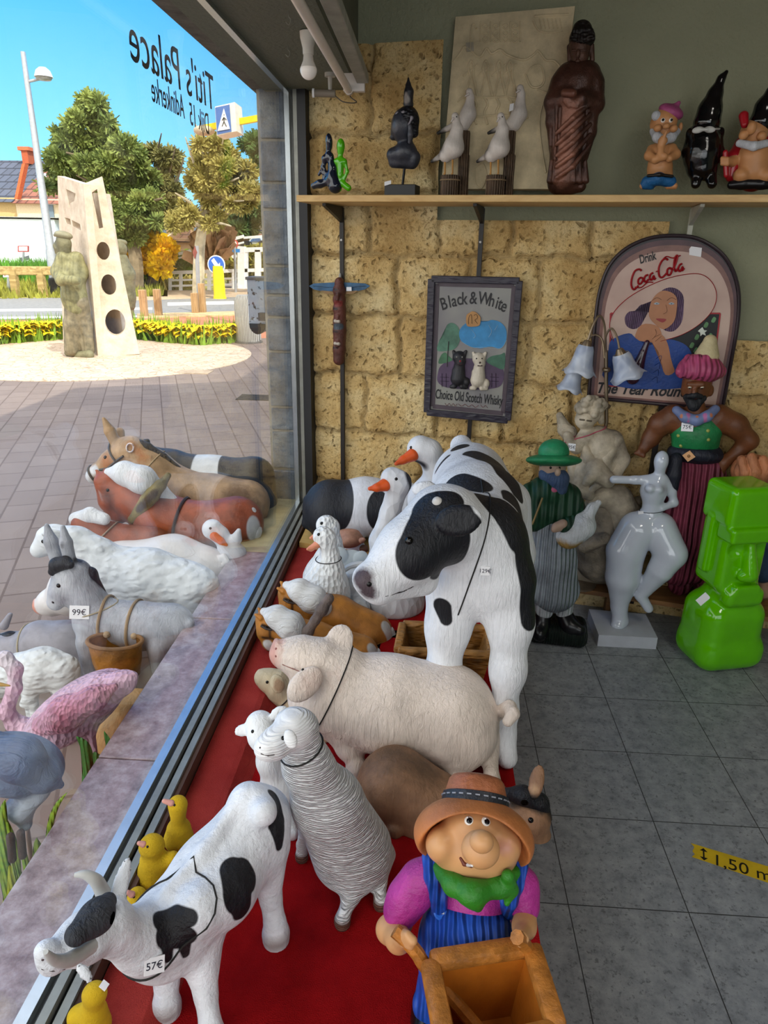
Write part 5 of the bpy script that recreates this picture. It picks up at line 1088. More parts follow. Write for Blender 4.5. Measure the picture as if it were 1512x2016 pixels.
# red brown horse with collar
f = Fig('horse_statue', 'red brown horse with white mane and yellow collar outside the window', 'statue', (-1.26, 2.9, 0), 0, k=.03)
P = f.ch((204, 948, 18), (218, 985, 22, -.01), (234, 1015, 17, -.02), k=.02) + f.ch((215, 950, 20), (262, 985, 36), (310, 1015, 48)) + f.ch((310, 1018, 50), (390, 1035, 46), (465, 1030, 54)) + f.ch((196, 935, 6), (190, 926, 3), k=.005) + f.ch((210, 936, 7), (206, 925, 3), k=.005) + legs(f, ((300, 1060, .05), (315, 1060, -.06), (455, 1070, .05), (470, 1070, -.05)), 20)
f.part('body', P, M('96492a', .35, ('noise', 30, .004), (('m0', 'd6d8dc', .004), ('m1', '5a2f28', .02)), var=.2), 120, masks={'m0': f.ch((232, 1026, 12, -.03), k=0) + f.el(498, 1040, 14, 26, 40, w=-.05) + f.ch((195, 955, 4, -.03), (205, 985, 4, -.05), k=0), 'm1': f.ch((212, 975, 12, -.05), (225, 995, 10, -.05), k=0)}, body=True)
f.part('mane', f.ch((214, 930, 9, -.0), (245, 932, 24, -.015), (280, 945, 28, -.02), (310, 965, 18, -.01), (345, 990, 10, .0), k=.015), M('d8dadd', .6, ('hair', 60, .008), var=.07), 70)
f.part('collar', f.ch((262, 1022, 10, -.08), (290, 985, 14, -.09), (316, 955, 12, -.05), k=.008) + f.ch((318, 955, 9, -.04), (331, 936, 6, -.03), k=.006) + f.ch((300, 975, 15, -.08), k=.008), M('7d7040', .45, ('noise', 40, .008), (('m0', '4a3828', .006),), var=.3), 60, masks={'m0': f.ch((270, 1005, 8, -.12), (310, 965, 8, -.1), k=0)})
f.ring('girth_strap', 358, 1022, (390, 1030), flat('3a3236', .5), .007); f.ball('eye', 212, 965, 4, EYE_BLACK())
f.part('tail', f.ch((492, 1010, 14, -.02), (500, 1045, 13, -.03), (496, 1080, 10, -.03)), M('d0d2d6', .6, ('hair', 60, .006)), 50)
# second pony peeping out
f = Fig('horse_statue', 'second white-maned horse showing only its bent head outside', 'statue', (-1.59, 2.76, 0), 0, k=.025)
P = f.ch((178, 1035, 24), (200, 1050, 20, -.02), (212, 1068, 14, -.03)) + f.ch((165, 1030, 24), (220, 1070, 40), (300, 1080, 44)) + legs(f, ((220, 1100, .04), (230, 1100, -.05), (290, 1100, .04), (300, 1100, -.05)), 17)
f.part('body', P, M('8a4a34', .4, ('noise', 30, .004), var=.2), 80, body=True)
f.part('mane', f.ch((150, 1022, 14, -.0), (178, 1014, 15, -.02), (205, 1022, 12, -.03), k=.012), M('d3d5d8', .6, ('hair', 60, .008), var=.07), 50); f.ring('bridle', 205, 1055, (185, 1038), flat('8d7a68', .5), .004)
# white pig and woolly sheep
f = Fig('pig_statue', 'big white pig with a pink snout outside behind the woolly sheep', 'statue', (-1.21, 2.62, 0), 0, k=.03)
P = f.ch((80, 1193, 15), (100, 1186, 25), (140, 1170, 42)) + f.ch((150, 1160, 52), (240, 1130, 62), (340, 1120, 66), (395, 1130, 58)) + f.el(75, 1194, 8, 17, 17, 10, k=.006) + legs(f, ((170, 1190, .05), (185, 1195, -.06), (370, 1170, .05), (390, 1170, -.05)), 18) + f.ch((430, 1102, 8), (440, 1096, 7, -.02), (447, 1106, 6, -.03), (438, 1114, 5, -.03), k=.004)
f.part('body', P, M('dcd8d6', .4, ('noise', 16, .003), (('m0', 'd8907c', .006),), var=.05), 120, masks={'m0': f.ch((73, 1195, 19), k=0)}, body=True)
f = Fig('sheep_statue', 'large white sheep with thick wool and outstretched head outside the window', 'statue', (-1.16, 2.37, 0), 0, k=.025)
HS = f.ch((96, 1062, 26), (82, 1078, 18, -.01), (74, 1084, 13, -.02), k=.015) + f.el(104, 1052, 20, 10, 8, -10, w=-.06, k=.008)
P = HS + f.ch((110, 1060, 28), (150, 1070, 32), (190, 1095, 40)) + f.ch((215, 1130, 58), (290, 1148, 68), (365, 1165, 62)) + f.ch((400, 1150, 30), (410, 1190, 22)) + legs(f, ((220, 1185, .05), (230, 1190, -.06), (370, 1200, .05), (385, 1205, -.05)), 16)
f.part('body', P, M('d6dadd', .75, ('wool', 55, .014), var=.05, nb='nb'), 140, masks={'nb': [(*p[:5], 0, 1) if p[0] == 'c' else p for p in HS[:2]]}, body=True); f.ball('eye', 84, 1066, 4, EYE_BLACK())
f = Fig('goose_statue', 'white goose with an orange beak outside by the white pig tail', 'statue', (-.9, 2.68, 0), 0, k=.02)
f.part('body', f.ch((418, 1042, 20), (432, 1052, 17)) + f.ch((434, 1054, 15), (448, 1075, 17), (456, 1092, 27), (462, 1118, 24), k=.02) + f.ch((465, 1060, 12), (470, 1045, 5), k=.015), M('d9dbe0', .5, ('hair', 50, .003), var=.05), 80, body=True)
f.part('beak', f.ch((422, 1056, 9, -.04), (436, 1066, 7, -.05), (446, 1073, 3, -.05), k=.006), M('d8662a', .45), 30); f.ball('eye', 414, 1040, 3, EYE_BLACK())
bq = f.pt((458, 1120, 20))[0]; MB().lathe((bq[0], bq[1], 0), [(.09, 0), (.085, max(bq[2]-.03, .1)), (.05, max(bq[2], .13))], 20).build('base', M('1f4a34', .6, ('noise', 20, .01)), f.root, True)
# grey donkey with baskets
f = Fig('donkey_statue', 'grey donkey with a pannier basket and 99€ tag outside the window', 'statue', (-1.01, 2.09, 0), 0, k=.022)
P = f.ch((134, 1138, 32), (122, 1165, 24, -.02), (110, 1185, 17, -.03), k=.018) + f.ch((150, 1130, 30), (172, 1180, 34), (190, 1215, 44)) + f.ch((195, 1222, 46), (275, 1232, 46), (335, 1235, 48)) + f.ch((112, 1105, 12), (100, 1065, 13, .01), (92, 1035, 5, .01), k=.008) + f.ch((138, 1105, 12), (130, 1068, 12), (124, 1038, 5), k=.008) + f.ch((350, 1212, 10), (372, 1228, 9, -.02), (374, 1255, 8, -.03), k=.01)
P += legs(f, ((180, 1255, .05), (170, 1265, -.06), (330, 1265, .04), (310, 1275, -.07)), 17)
f.part('body', P, M('a3a6ae', .6, ('hair', 55, .006), (('m0', '2b2d38', .006), ('m1', 'cfd2d8', .02)), var=.14), 140, masks={'m0': f.ch((150, 1108, 12, -.0), (178, 1135, 15, .01), (195, 1165, 10, .02), k=0)+f.ch((118, 1080, 5, -.03), (124, 1058, 4, -.03), k=0), 'm1': f.ch((106, 1188, 16, -.04), k=0) + f.ch((120, 1150, 16, -.06), k=0)}, body=True)
f.part('forelock', f.ch((104, 1125, 9, -.03), (112, 1112, 14, -.03), (128, 1108, 13, -.03), (138, 1112, 8, -.04), k=.01), M('23252e', .5, ('hair', 80, .008)), 50); f.part('mane', f.ch((150, 1112, 8), (178, 1130, 11, .01), (200, 1165, 8, .02)), M('23252e', .5, ('hair', 80, .008)), 50)
f.ball('eye', 115, 1153, 5, EYE_BLACK()); f.ball('nostril', 104, 1186, 3.5, flat('17171a', .4), sink=.6); f.ring('neck_cord', 178, 1195, (160, 1150), M('a59a80', .7), .0025); f.price(157, 1205, '99€', .045, 1.4, -4)
for x in (214, 268): f.ring('pannier_strap', x, 1232, (x+30, 1235), M('9a8468', .6), .005)
bs = f.pt((226, 1262, 40, -.12)); ub = bs[1]/40; B0 = bs[0]
lea = M('8a5a1c', .45, ('noise', 30, .005), var=.3)
V = []; n = 28; pf_ = [(54, 30, 0), (52, 33, 8), (48, 34, 44), (40, 28, 76), (30, 20, 80), (42, 28, 74), (46, 31, 36), (49, 26, 2)]
for rx, ry, d in pf_:
    for k in range(n): t = 2*math.pi*k/n; V.append(B0+np.array([rx*math.cos(t)*ub, ry*math.sin(t)*ub*1.1, -d*ub]))
m_ = len(pf_); mesh('pannier', V, [(i*n+k, (i+1)*n+k, (i+1)*n+(k+1) % n, i*n+(k+1) % n) for i in range(m_-1) for k in range(n)]+[tuple(range(4*n, 5*n))], lea, f.root, True)
MB().tube([B0+np.array([54*math.cos(t)*ub, 31*math.sin(t)*ub, 0]) for t in np.linspace(0, 6.4, 30)], .007, 8).build('pannier_rim', M('7d5a34', .5, var=.2), f.root, True)
for x in (-26, 30): MB().sphere(B0+np.array([x*ub, 22*ub, 0]), .012, 6).build('rope_knot', M('b0987a', .8, ('noise', 120, .004)), f.root)
# darker donkey at the left edge
f = Fig('donkey_statue', 'dark grey donkey cut by the left edge of the photo outside', 'statue', (-1.43, 2.22, 0), 0, k=.025)
P = f.ch((-40, 1285, 30), (20, 1280, 34), (70, 1280, 42)) + f.ch((80, 1265, 44), (130, 1270, 46), (170, 1290, 40)) + f.ch((8, 1232, 9), (20, 1210, 5), k=.008) + f.ch((-60, 1290, 26), (-90, 1320, 20)) + legs(f, ((80, 1300, .04), (90, 1300, -.04), (155, 1305, .04), (165, 1305, -.04)), 15)
f.part('body', P, M('8c8a92', .55, ('noise', 18, .004), var=.15), 100, body=True); f.part('mane', f.ch((-20, 1258, 8), (20, 1254, 9), (60, 1262, 9), (72, 1272, 6)), M('25262e', .5, ('hair', 70, .01)), 50)
f.ring('neck_cord', 62, 1278, (30, 1280), M('a59a80', .7), .003)
# lamb
f = Fig('lamb_statue', 'white lamb behind the pink flamingo outside the window', 'statue', (-1.30, 1.93, 0), 0, k=.025)
P = f.ch((40, 1322, 38), (85, 1318, 42), (120, 1322, 36)) + f.ch((48, 1385, 9, -.05), (52, 1376, 9, -.05)) + f.ch((15, 1330, 28), (0, 1350, 24)) + legs(f, ((50, 1350, .03), (60, 1355, -.04), (110, 1350, .03), (118, 1355, -.04)), 11)
f.part('body', P, M('d3d6d6', .75, ('wool', 70, .012), var=.05), 100, body=True)
# flamingo
f = Fig('flamingo_statue', 'pink flamingo with feathered wings outside the window', 'statue', (-1.01, 1.61, 0), 0, k=.02)
P = f.el(150, 1398, 112, 52, 58, 25, k=.03) + f.ch((205, 1362, 40), (245, 1342, 20), (262, 1332, 8), k=.03) + f.ch((70, 1440, 26), (30, 1425, 16), (12, 1400, 14, -.01), (28, 1355, 13, -.01), (30, 1318, 13), (10, 1296, 13, .01), (-18, 1300, 12, .01), k=.015) + f.ch((-18, 1300, 14, .01), (-40, 1320, 12, .01)) 
P += legs(f, ((165, 1440, .02), (180, 1440, -.03)), 6)
f.part('body', P, M('cfa9bd', .55, ('feather', 80, .010), (('m0', 'b4677c', .03), ('m1', 'd9cdd6', .01)), var=.14), 140, masks={'m0': f.ch((95, 1420, 22, -.1), (140, 1390, 22, -.12), (180, 1370, 16, -.1), k=0), 'm1': f.ch((10, 1296, 20), (30, 1340, 16), k=0)}, body=True)
f.part('wing', f.ch((85, 1430, 22, -.08), (130, 1405, 32, -.1), (185, 1375, 22, -.09), (225, 1352, 8, -.06), k=.03), M('c98aa0', .55, ('feather', 95, .012), (('m0', 'b35a70', .03),), var=.18), 90, masks={'m0': f.ch((110, 1425, 14, -.15), (150, 1400, 12, -.16), k=0)})
f.part('beak', f.ch((-45, 1325, 10, .01), (-52, 1345, 6, .01)), flat('2b2326', .4), 30)
# brown shaggy figure against the sill
f = Fig('shaggy_dog_statue', 'golden brown shaggy coated figure beside the outer sill', 'statue', (-0.95, 1.8, 0), 0, k=.03)
P = f.ch((268, 1398, 42), (248, 1450, 50), (226, 1500, 46)) + legs(f, ((240, 1500, .03), (232, 1505, -.04)), 12)
f.part('body', P, M('b58a52', .6, ('hair', 70, .008), (('m0', 'd9cbb0', .02),), var=.2), 90, masks={'m0': f.ch((225, 1405, 20, -.1), k=0)}, body=True)
# heron with reeds
f = Fig('heron_statue', 'blue grey heron with folded wings among green reeds and cattails outside', 'statue', (-1.02, 1.29, 0), 0, k=.02)
P = f.el(30, 1505, 92, 62, 60, -28, k=.03) + f.ch((70, 1555, 28), (40, 1590, 24), (50, 1622, 13), k=.02) + f.ch((-30, 1470, 24), (-60, 1420, 16), (-50, 1370, 13), (-30, 1345, 14), k=.02)
f.part('body', P, M('6f7d94', .5, ('hairx', 34, .008), (('m0', 'b9c3d0', .01), ), var=.15), 120, masks={'m0': f.ch((75, 1575, 30, -.02), (45, 1600, 28), (50, 1625, 16), k=0)}, body=True)
f.part('wing', f.ch((-10, 1470, 30, -.08), (40, 1495, 40, -.09), (85, 1530, 26, -.07), (118, 1545, 8, -.04), k=.03), M('5d6a84', .5, ('hairx', 40, .012), var=.2), 80); f.part('beak', f.ch((-20, 1345, 7), (20, 1350, 2)), M('b58a3a', .5), 24)
f.part('leg', f.ch((54, 1630, 6, .0), (62, 1700, 5, .0), (62, 1760, 5, .0)), M('b58f80', .5), 30)
gl_ = M('2f8a2a', .4, ('fold', 60, .004), (('m0', 'b5c43a', .01),), var=.25)
def reed(name, pts, wmax, m, k=0.0):
    Q = np.array([f.pt((*q[:2], 1, q[2] if len(q) > 2 else -.05))[0] for q in pts]); Q = spline(Q, 6); u = depth(Q[0])/F; n = len(Q); s = np.sin(np.linspace(.25, 3.1, n))*wmax*u
    d = np.gradient(Q, axis=0); sd = np.cross(d, FW); sd /= np.linalg.norm(sd, axis=1)[:, None]+1e-9; V = np.vstack([Q-sd*s[:, None], Q-FW*(s[:, None]*.3), Q+sd*s[:, None], Q+FW*.004]); Fc = []
    for i in range(n-1):
        for a, b in ((0, 1), (1, 2), (2, 3), (3, 0)): Fc.append((a*n+i, b*n+i, b*n+i+1, a*n+i+1))
    mesh(name, V, Fc, m, f.root, True)
for pts, w_ in (([(15, 1790), (8, 1700), (4, 1620), (10, 1575)], 14), ([(40, 1760), (32, 1690), (20, 1640), (5, 1600)], 9), ([(75, 1730), (78, 1690), (72, 1650)], 14), ([(8, 1800), (22, 1745), (18, 1700)], 13), ([(35, 1790), (40, 1740), (28, 1695)], 10), ([(-15, 1760), (-10, 1690), (-6, 1640)], 14), ([(55, 1760), (52, 1700), (40, 1650)], 6), ([(90, 1720), (96, 1640), (110, 1590), (132, 1560)], 6)):
    reed('reed_leaf', pts, w_, gl_ if w_ != 13 else M('a8b428', .4, ('fold', 60, .004), var=.2))
for x, y in ((22, 1669), (42, 1662)):
    a, u = f.pt((x-2, y-26, 8, -.09)); b = f.pt((x+3, y+26, 8, -.09))[0]; d = (b-a)/np.linalg.norm(b-a); f.part('cattail', [('c', a+d*.006, b-d*.006, u, u, 0, 1)], M('4a3a32', .7, ('noise', 120, .003), var=.15), 40); MB().tube([b, b+[0, 0, -.12]], .004, 6).build('stalk', gl_, f.root)
# tulip-like leaves of the second bird base
f = Fig('reed_ornament', 'green leaves and reddish bud of the flamingo base at the sill edge', 'ornament', (-0.91, 1.52, 0), 0, k=.01)
for pts, w_ in (([(165, 1560), (172, 1510), (168, 1470), (150, 1450)], 12), ([(190, 1545), (195, 1505), (185, 1480)], 13), ([(205, 1500), (215, 1470), (205, 1440)], 7), ([(150, 1600), (150, 1580), (160, 1555)], 3)):
    reed('leaf', pts, w_, M('3f8a3a', .4, ('fold', 60, .004), var=.25))
f.part('bud', f.ch((186, 1535, 5, -.06), (178, 1520, 4, -.06)), M('b8543a', .5), 24)
# ================================================================ farmer gnome with wheelbarrow
f = Fig('farmer_gnome', 'farmer gnome in straw hat and blue dungarees pushing an orange brown wheelbarrow', 'garden gnome', (.12, .86, ZP), 0, k=.012)
skin = M('cf9a68', .42, (('m0', 'c07a72', .02),) and None, (('m0', 'c98a7c', .012),), var=.05)
P = f.el(932, 1668, 88, 62, 74) + f.el(936, 1632, 62, 46, 56) + f.el(868, 1662, 30, 34, 40, w=-.02) + f.el(996, 1665, 30, 34, 40, w=-.02)
P += f.el(946, 1672, 38, 36, 34, w=-.062, k=.008) + f.el(948, 1657, 24, 22, 22, w=-.085, k=.006) + f.ch((930, 1725, 40, .01), (932, 1760, 30, .02), k=.02)
P += f.ch((908, 1690, 5, -.075), (918, 1701, 6, -.078), (930, 1703, 5, -.078), k=.004, op=-1)
hd = f.part('head', P, skin, 120, masks={'m0': f.ch((868, 1650, 18, -.06), k=0) + f.ch((1000, 1672, 16, -.05), k=0)}, body=True)
hb = f.bvh
for x, y in ((923, 1615), (957, 1617)):
    e_ = f.ball('eye', x, y, 10.5, flat('eeeeea', .25), sink=.55, parent=hd, squash=.6)
    f.ball('pupil', x+1, y+1, 6, flat('08080c', .1), sink=-.35, parent=hd, squash=.5); f.ball('glint', x-2, y-4, 2, flat('f4f4f4', .2), sink=-1.6, parent=hd)
for a, b in (((916, 1601), (928, 1597)), ((952, 1600), (964, 1604))): f.part('eyebrow', f.ch((*a, 3, 'h'), (*b, 3, 'h')), flat('4d2f1c', .6), 24, parent=hd)
f.part('teeth', f.ch((920, 1703, 3.5, 'h'), (930, 1704, 3, 'h')), flat('e9e6df', .3), 20, parent=hd)
straw = M('bd7440', .5, ('noise', 26, .004), var=.14)
P = f.el(932, 1650, 118, 78, 106, k=.004) + f.el(932, 1705, 112, 98, 130, w=-.05, k=.006, op=-1) + f.ch((932, 1760, 100, -.0), k=.01, op=-1)
ht = f.part('hat_brim', P, straw, 110)
A0, uA0 = f.pt((934, 1606, 1, .03)); B0 = f.pt((939, 1528, 1, .075))[0]; hx = (B0-A0); hl0 = np.linalg.norm(hx); hx /= hl0; hr_ = np.cross(hx, FW); hr_ /= np.linalg.norm(hr_); HA = np.array([hr_, np.cross(hx, hr_), hx])
rh = lambda r: r*uA0
MB().lathe(A0, [(rh(66), 0), (rh(62), hl0*.5), (rh(55), hl0*.86), (rh(48), hl0*.97), (rh(30), hl0*1.03), (.0005, hl0*1.04)], 40, HA).build('hat_crown', M('a5623e', .5, ('noise', 30, .006), var=.22), f.root, True)
hbm = MB().lathe(A0, [(rh(66), hl0*.1), (rh(68.5), hl0*.12), (rh(65), hl0*.52), (rh(61), hl0*.54)], 40, HA).build('hat_band', M('23252c', .4, ('noise', 60, .003), var=.15), f.root, True)
stt = MB()
for i in range(26):
    t = 2*math.pi*i/26
    for zz, rr_ in ((.2, 68.3), (.42, 66.3)):
        c_ = A0+hx*hl0*zz+(HA[0]*math.cos(t)+HA[1]*math.sin(t))*rh(rr_); stt.box(c_, (.0035, .0012, .001), np.array([-HA[0]*math.sin(t)+HA[1]*math.cos(t), HA[0]*math.cos(t)+HA[1]*math.sin(t), hx]))
stt.build('stitching', flat('8d8f98', .5), hbm)
f.part('mouth', f.ch((907, 1690, 3, 'h'), (914, 1701, 4, 'h'), (928, 1706, 3, 'h'), k=.002), flat('6d3426', .4), 24, parent=hd)
P = f.ch((925, 1765, 70, .01), (925, 1812, 84, .012), k=.03) + f.ch((862, 1715, 34, .0), (828, 1735, 36, -.0), (802, 1768, 35, -.01), (788, 1795, 33, -.02), k=.02) + f.ch((1000, 1720, 34), (1022, 1745, 34), (1034, 1785, 28, -.02), k=.02)
f.part('shirt', P, M('b0328c', .4, ('noise', 45, .006), var=.15), 110, body=True)
P = f.ch((790, 1815, 24, -.02), (768, 1830, 24, -.03), (785, 1850, 22, -.06), (798, 1850, 17, -.09), k=.015) + f.ch((798, 1845, 12, -.1), (812, 1852, 10, -.11), k=.01) + f.ch((795, 1856, 9, -.1), (808, 1862, 8, -.11), k=.006) + f.ch((786, 1838, 9, -.09), (802, 1840, 8, -.105), k=.006)
f.part('hand', P, skin, 60)
P = f.ch((1036, 1795, 22, -.02), (1032, 1825, 20, -.05), (1026, 1845, 15, -.09), k=.015) + f.ch((1028, 1842, 9, -.1), (1018, 1850, 8, -.105), k=.006) + f.ch((1034, 1848, 8, -.1), (1024, 1858, 7, -.105), k=.006)
f.part('hand', P, skin, 50)
den = M('1c4fb4', .5, ('fold', 46, .008), var=.2)
P = f.ch((918, 1856, 96, -.03), (918, 1910, 94, -.02), k=.02) + f.ch((868, 1950, 52, .01), (852, 1978, 40, .0), k=.02) + f.ch((975, 1950, 52, .01), (985, 1990, 42, 0), k=.02)
P += f.el(924, 1770, 70, 46, 150, w=-.1, k=.006, op=-1)
ov = f.part('dungarees', P, den, 110, body=True); ovb = f.bvh
for pts, b in (([(848, 1690), (853, 1725), (862, 1762), (868, 1797)], (867, 1797)), ([(1022, 1705), (1012, 1740), (1003, 1770), (997, 1793)], (997, 1792))):
    f.bvh = BVHTree.FromPolygons([f.root.matrix_basis.translation+v.co for v in [o for o in f.root.children if o.name.startswith('shirt')][0].data.vertices], [p.vertices[:] for p in [o for o in f.root.children if o.name.startswith('shirt')][0].data.polygons])
    Q = [f.hit(*q) for q in pts]; V = []
    f.part('strap', sum([[('c', a[0]+a[1]*.002, c[0]+c[1]*.002, .0135, .0135, .006, 1)] for a, c in zip(Q, Q[1:])], []), den, 50, parent=ov)
    f.bvh = ovb; P0 = f.hit(*b)[0]-WN*0; nn = EYE-P0; nn = nn/np.linalg.norm(nn); x = np.cross(nn, ZU); x /= np.linalg.norm(x)
    bt = MB().lathe(P0+nn*.004, [(.0105, -.003), (.0105, .001), (.008, .0025), (.006, .0015), (.0001, .0012)], 20, np.array([x, np.cross(nn, x), nn])).build('button', M('2b66c8', .3, var=.05), ov, True)
    MB().box(P0+nn*.0065, (.006, .0016, .001), np.array([x, np.cross(nn, x), nn])).build('buttonhole', flat('c9ccd2', .3, metal=.5), bt)
f.part('neckerchief', f.ch((866, 1712, 16, -.02), (893, 1742, 18, -.055), (935, 1758, 20, -.07), (985, 1745, 18, -.05), (1010, 1718, 15, -.02), k=.015) + f.ch((925, 1764, 19, -.075), (941, 1788, 6, -.08), k=.015) + f.ch((1000, 1725, 13, -.055), (1008, 1752, 11, -.05), (998, 1778, 6, -.06), k=.008), M('2c7a1e', .45, ('noise', 40, .004), (('m0', 'c5d6c0', .001),), var=.2), 80,
       masks={'m0': f.ch((888, 1737, 4, -.08), k=0) + f.ch((946, 1749, 4, -.1), k=0)})
f.bvh = hb; f.price(1008, 1722, '115', .016, 1.0, -60)
boot = flat('0e0f13', .25)
f.part('boot', f.ch((845, 1975, 34, .01), (838, 2005, 30, 0), k=.01) + f.ch((838, 2030, 28, 'g'), (830, 2046, 26, 'g'), k=.02), boot, 50); f.part('boot', f.ch((985, 1985, 34, .01), (990, 2010, 30, 0)) + f.ch((992, 2034, 28, 'g'), (994, 2050, 26, 'g')), boot, 50)
# the wheelbarrow: board tub, handles, wheel
zr = .60; q = [at(*p, Z=zr) for p in ((846, 1893), (1046, 1862), (1098, 2030), (882, 2080))]
wbm = M('b0641c', .4, ('noise', 14, .003), var=.12); wrim = M('b0702e', .42, ('noise', 60, .003), (), var=.25, vscale=30)
wb = MB().build('x', wbm) if False else bpy.data.objects.new('wheelbarrow', None); wb.location = (0, 0, 0); link(wb, f.root); wb['label'] = 'orange brown wooden wheelbarrow held by the gnome'
c_ = sum(q)/4; lo_ = [c_+(p-c_)*[.72, .72, 0]+[0, 0, -.115] for p in q]
for a, b in ((0, 1), (1, 2), (2, 3), (3, 0)):
    n_ = np.cross(q[b]-q[a], ZU); n_ = n_/np.linalg.norm(n_)*.012
    MB().prism([q[a], q[b], lo_[b], lo_[a]], n_).build('tub_side', wbm, wb)
    MB().beam(q[a], q[b], .03, .024, bev=.009).build('rim', wrim, wb, True)
MB().prism(lo_, (0, 0, .01)).build('tub_floor', wbm, wb)
hl = f.pt((798, 1850, 5, -.1))[0]; hr = f.pt((1026, 1850, 5, -.1))[0]
for a, b in ((hl, q[0]), (hr, q[1])):
    d = (a-b)/np.linalg.norm(a-b); MB().tube(spline([a+d*.02, a, (a+b)/2-[0, 0, .006], b-[0, 0, .02], b-d*.1-[0, 0, .05]], 4), .0105, 8).build('handle', wrim, wb, True)
wc = (lo_[2]+lo_[3])/2; ax2 = (lo_[2]-lo_[3])/np.linalg.norm(lo_[2]-lo_[3]); wc = wc+np.cross(ax2, ZU)*.03; wc[2] = ZP+.052
MB().lathe(wc, [(.012, -.014), (.05, -.014), (.052, -.008), (.052, .008), (.05, .014), (.012, .014)], 24, np.array([np.cross(ax2, ZU), ZU, ax2])).build('wheel', M('5d4630', .5), wb, True)
MB().tube([wc-ax2*.06, wc+ax2*.06], .005, 8).build('axle', M('5d4630', .5), wb)
for s in (-.03, .03): MB().beam(wc+ax2*s, (lo_[2]+lo_[3])/2+ax2*s-[0, 0, .0], .012, .012).build('fork', wrim, wb)
for p in (0, 1): MB().beam(lo_[p], np.array([lo_[p][0], lo_[p][1], ZP]), .016, .016, up=(0, 1, 0)).build('prop', wrim, wb)
# ================================================================ statues on the floor and on the step
GL = .06
b0 = at(1098, 1266, Z=0.0)
f = Fig('shepherd_statue', 'bearded man statue in a green hat and cape holding a white goose', 'statue', b0+[0, .02, 0], 0, k=.02)
f.base[2] = 0
f.part('base', f.bx(f.base+[-.0, .02, .045], (.125, .085, .045), .035, -8), M('14211c', .5, ('fold', 60, .01), var=.2), 60, body=True)
f.part('boot', f.ch((1068, 1215, 16), (1066, 1240, 17, -.02), (1062, 1248, 15, -.05)), flat('0d0e12', .3), 40); f.part('boot', f.ch((1112, 1212, 17), (1122, 1232, 17, -.03), (1140, 1240, 13, -.05)), flat('0d0e12', .3), 40)
f.part('trouser_leg', f.ch((1075, 1180, 22), (1072, 1202, 17)), M('b7bdc2', .6, ('fold', 40, .006)), 30); f.part('trouser_leg', f.ch((1108, 1180, 22), (1110, 1202, 17)), M('b7bdc2', .6, ('fold', 40, .006)), 30)
f.part('smock', f.ch((1085, 1020, 40), (1088, 1100, 44), (1092, 1160, 46), k=.03) + f.ch((1062, 1165, 22), (1118, 1160, 22)), M('8a939c', .65, ('fold', 34, .012), var=.15), 80)
f.part('cape', f.ch((1050, 978, 30), (1080, 968, 34), (1115, 980, 30), k=.02) + f.ch((1058, 1008, 40), (1105, 1006, 42), k=.02), M('143d28', .5, ('fold', 18, .012), var=.2), 80, body=True)
f.part('sleeve', f.ch((1125, 995, 26), (1138, 1020, 20, -.04), (1110, 1035, 14, -.1)), M('143d28', .5, ('fold', 30, .008), var=.2), 50); f.part('hand', f.ch((1108, 1032, 10, -.11), (1095, 1036, 8, -.115)) + f.ch((1100, 1042, 4, -.115), (1090, 1044, 4, -.12)), M('a58a78', .5), 30)
h_ = f.part('head', f.ch((1090, 918, 24), (1090, 938, 21)) + f.el(1098, 930, 6, 9, 8, w=-.055, k=.005) + f.el(1068, 925, 6, 9, 6), M('a8907e', .5), 50, body=True)
f.part('beard', f.ch((1078, 938, 16, -.01), (1098, 945, 22, -.03), (1102, 962, 15, -.04), k=.01) + f.ch((1072, 930, 9), (1070, 910, 7)), M('3d5274', .6, ('hair', 110, .01), var=.2), 60, parent=h_)
for x in (1084, 1102): f.ball('eye', x, 921, 2.8, EYE_BLACK(), parent=h_)
f.part('hat_brim', f.el(1090, 906, 54, 13, 46, 4, k=.004), M('1f7a4c', .45, ('noise', 30, .006), var=.15), 60); f.part('hat_crown', f.el(1090, 890, 30, 26, 28, 6), M('23875a', .45, ('noise', 25, .006), var=.15), 50)
f.part('neckcloth', f.ch((1072, 950, 8, -.02), (1088, 965, 8, -.05), (1106, 968, 7, -.045)), M('a04868', .5), 30)
f.part('held_goose', f.ch((1120, 1055, 26, -.08), (1145, 1035, 28, -.07), k=.02) + f.ch((1155, 1020, 14, -.07), (1166, 1000, 10, -.07), (1178, 990, 6, -.07), k=.01), M('c3c8ce', .6, ('hair', 70, .012), (('m0', 'a58548', .01),), var=.12), 60, masks={'m0': f.ch((1112, 1072, 18, -.1), (1135, 1072, 14, -.1), k=0)})
st_ = [f.pt((1048, 1032, 0, -.09))[0], f.pt((1068, 980, 0, -.09))[0]]; MB().tube(st_, .004, 6).build('stick', M('8a7448', .5), f.root)
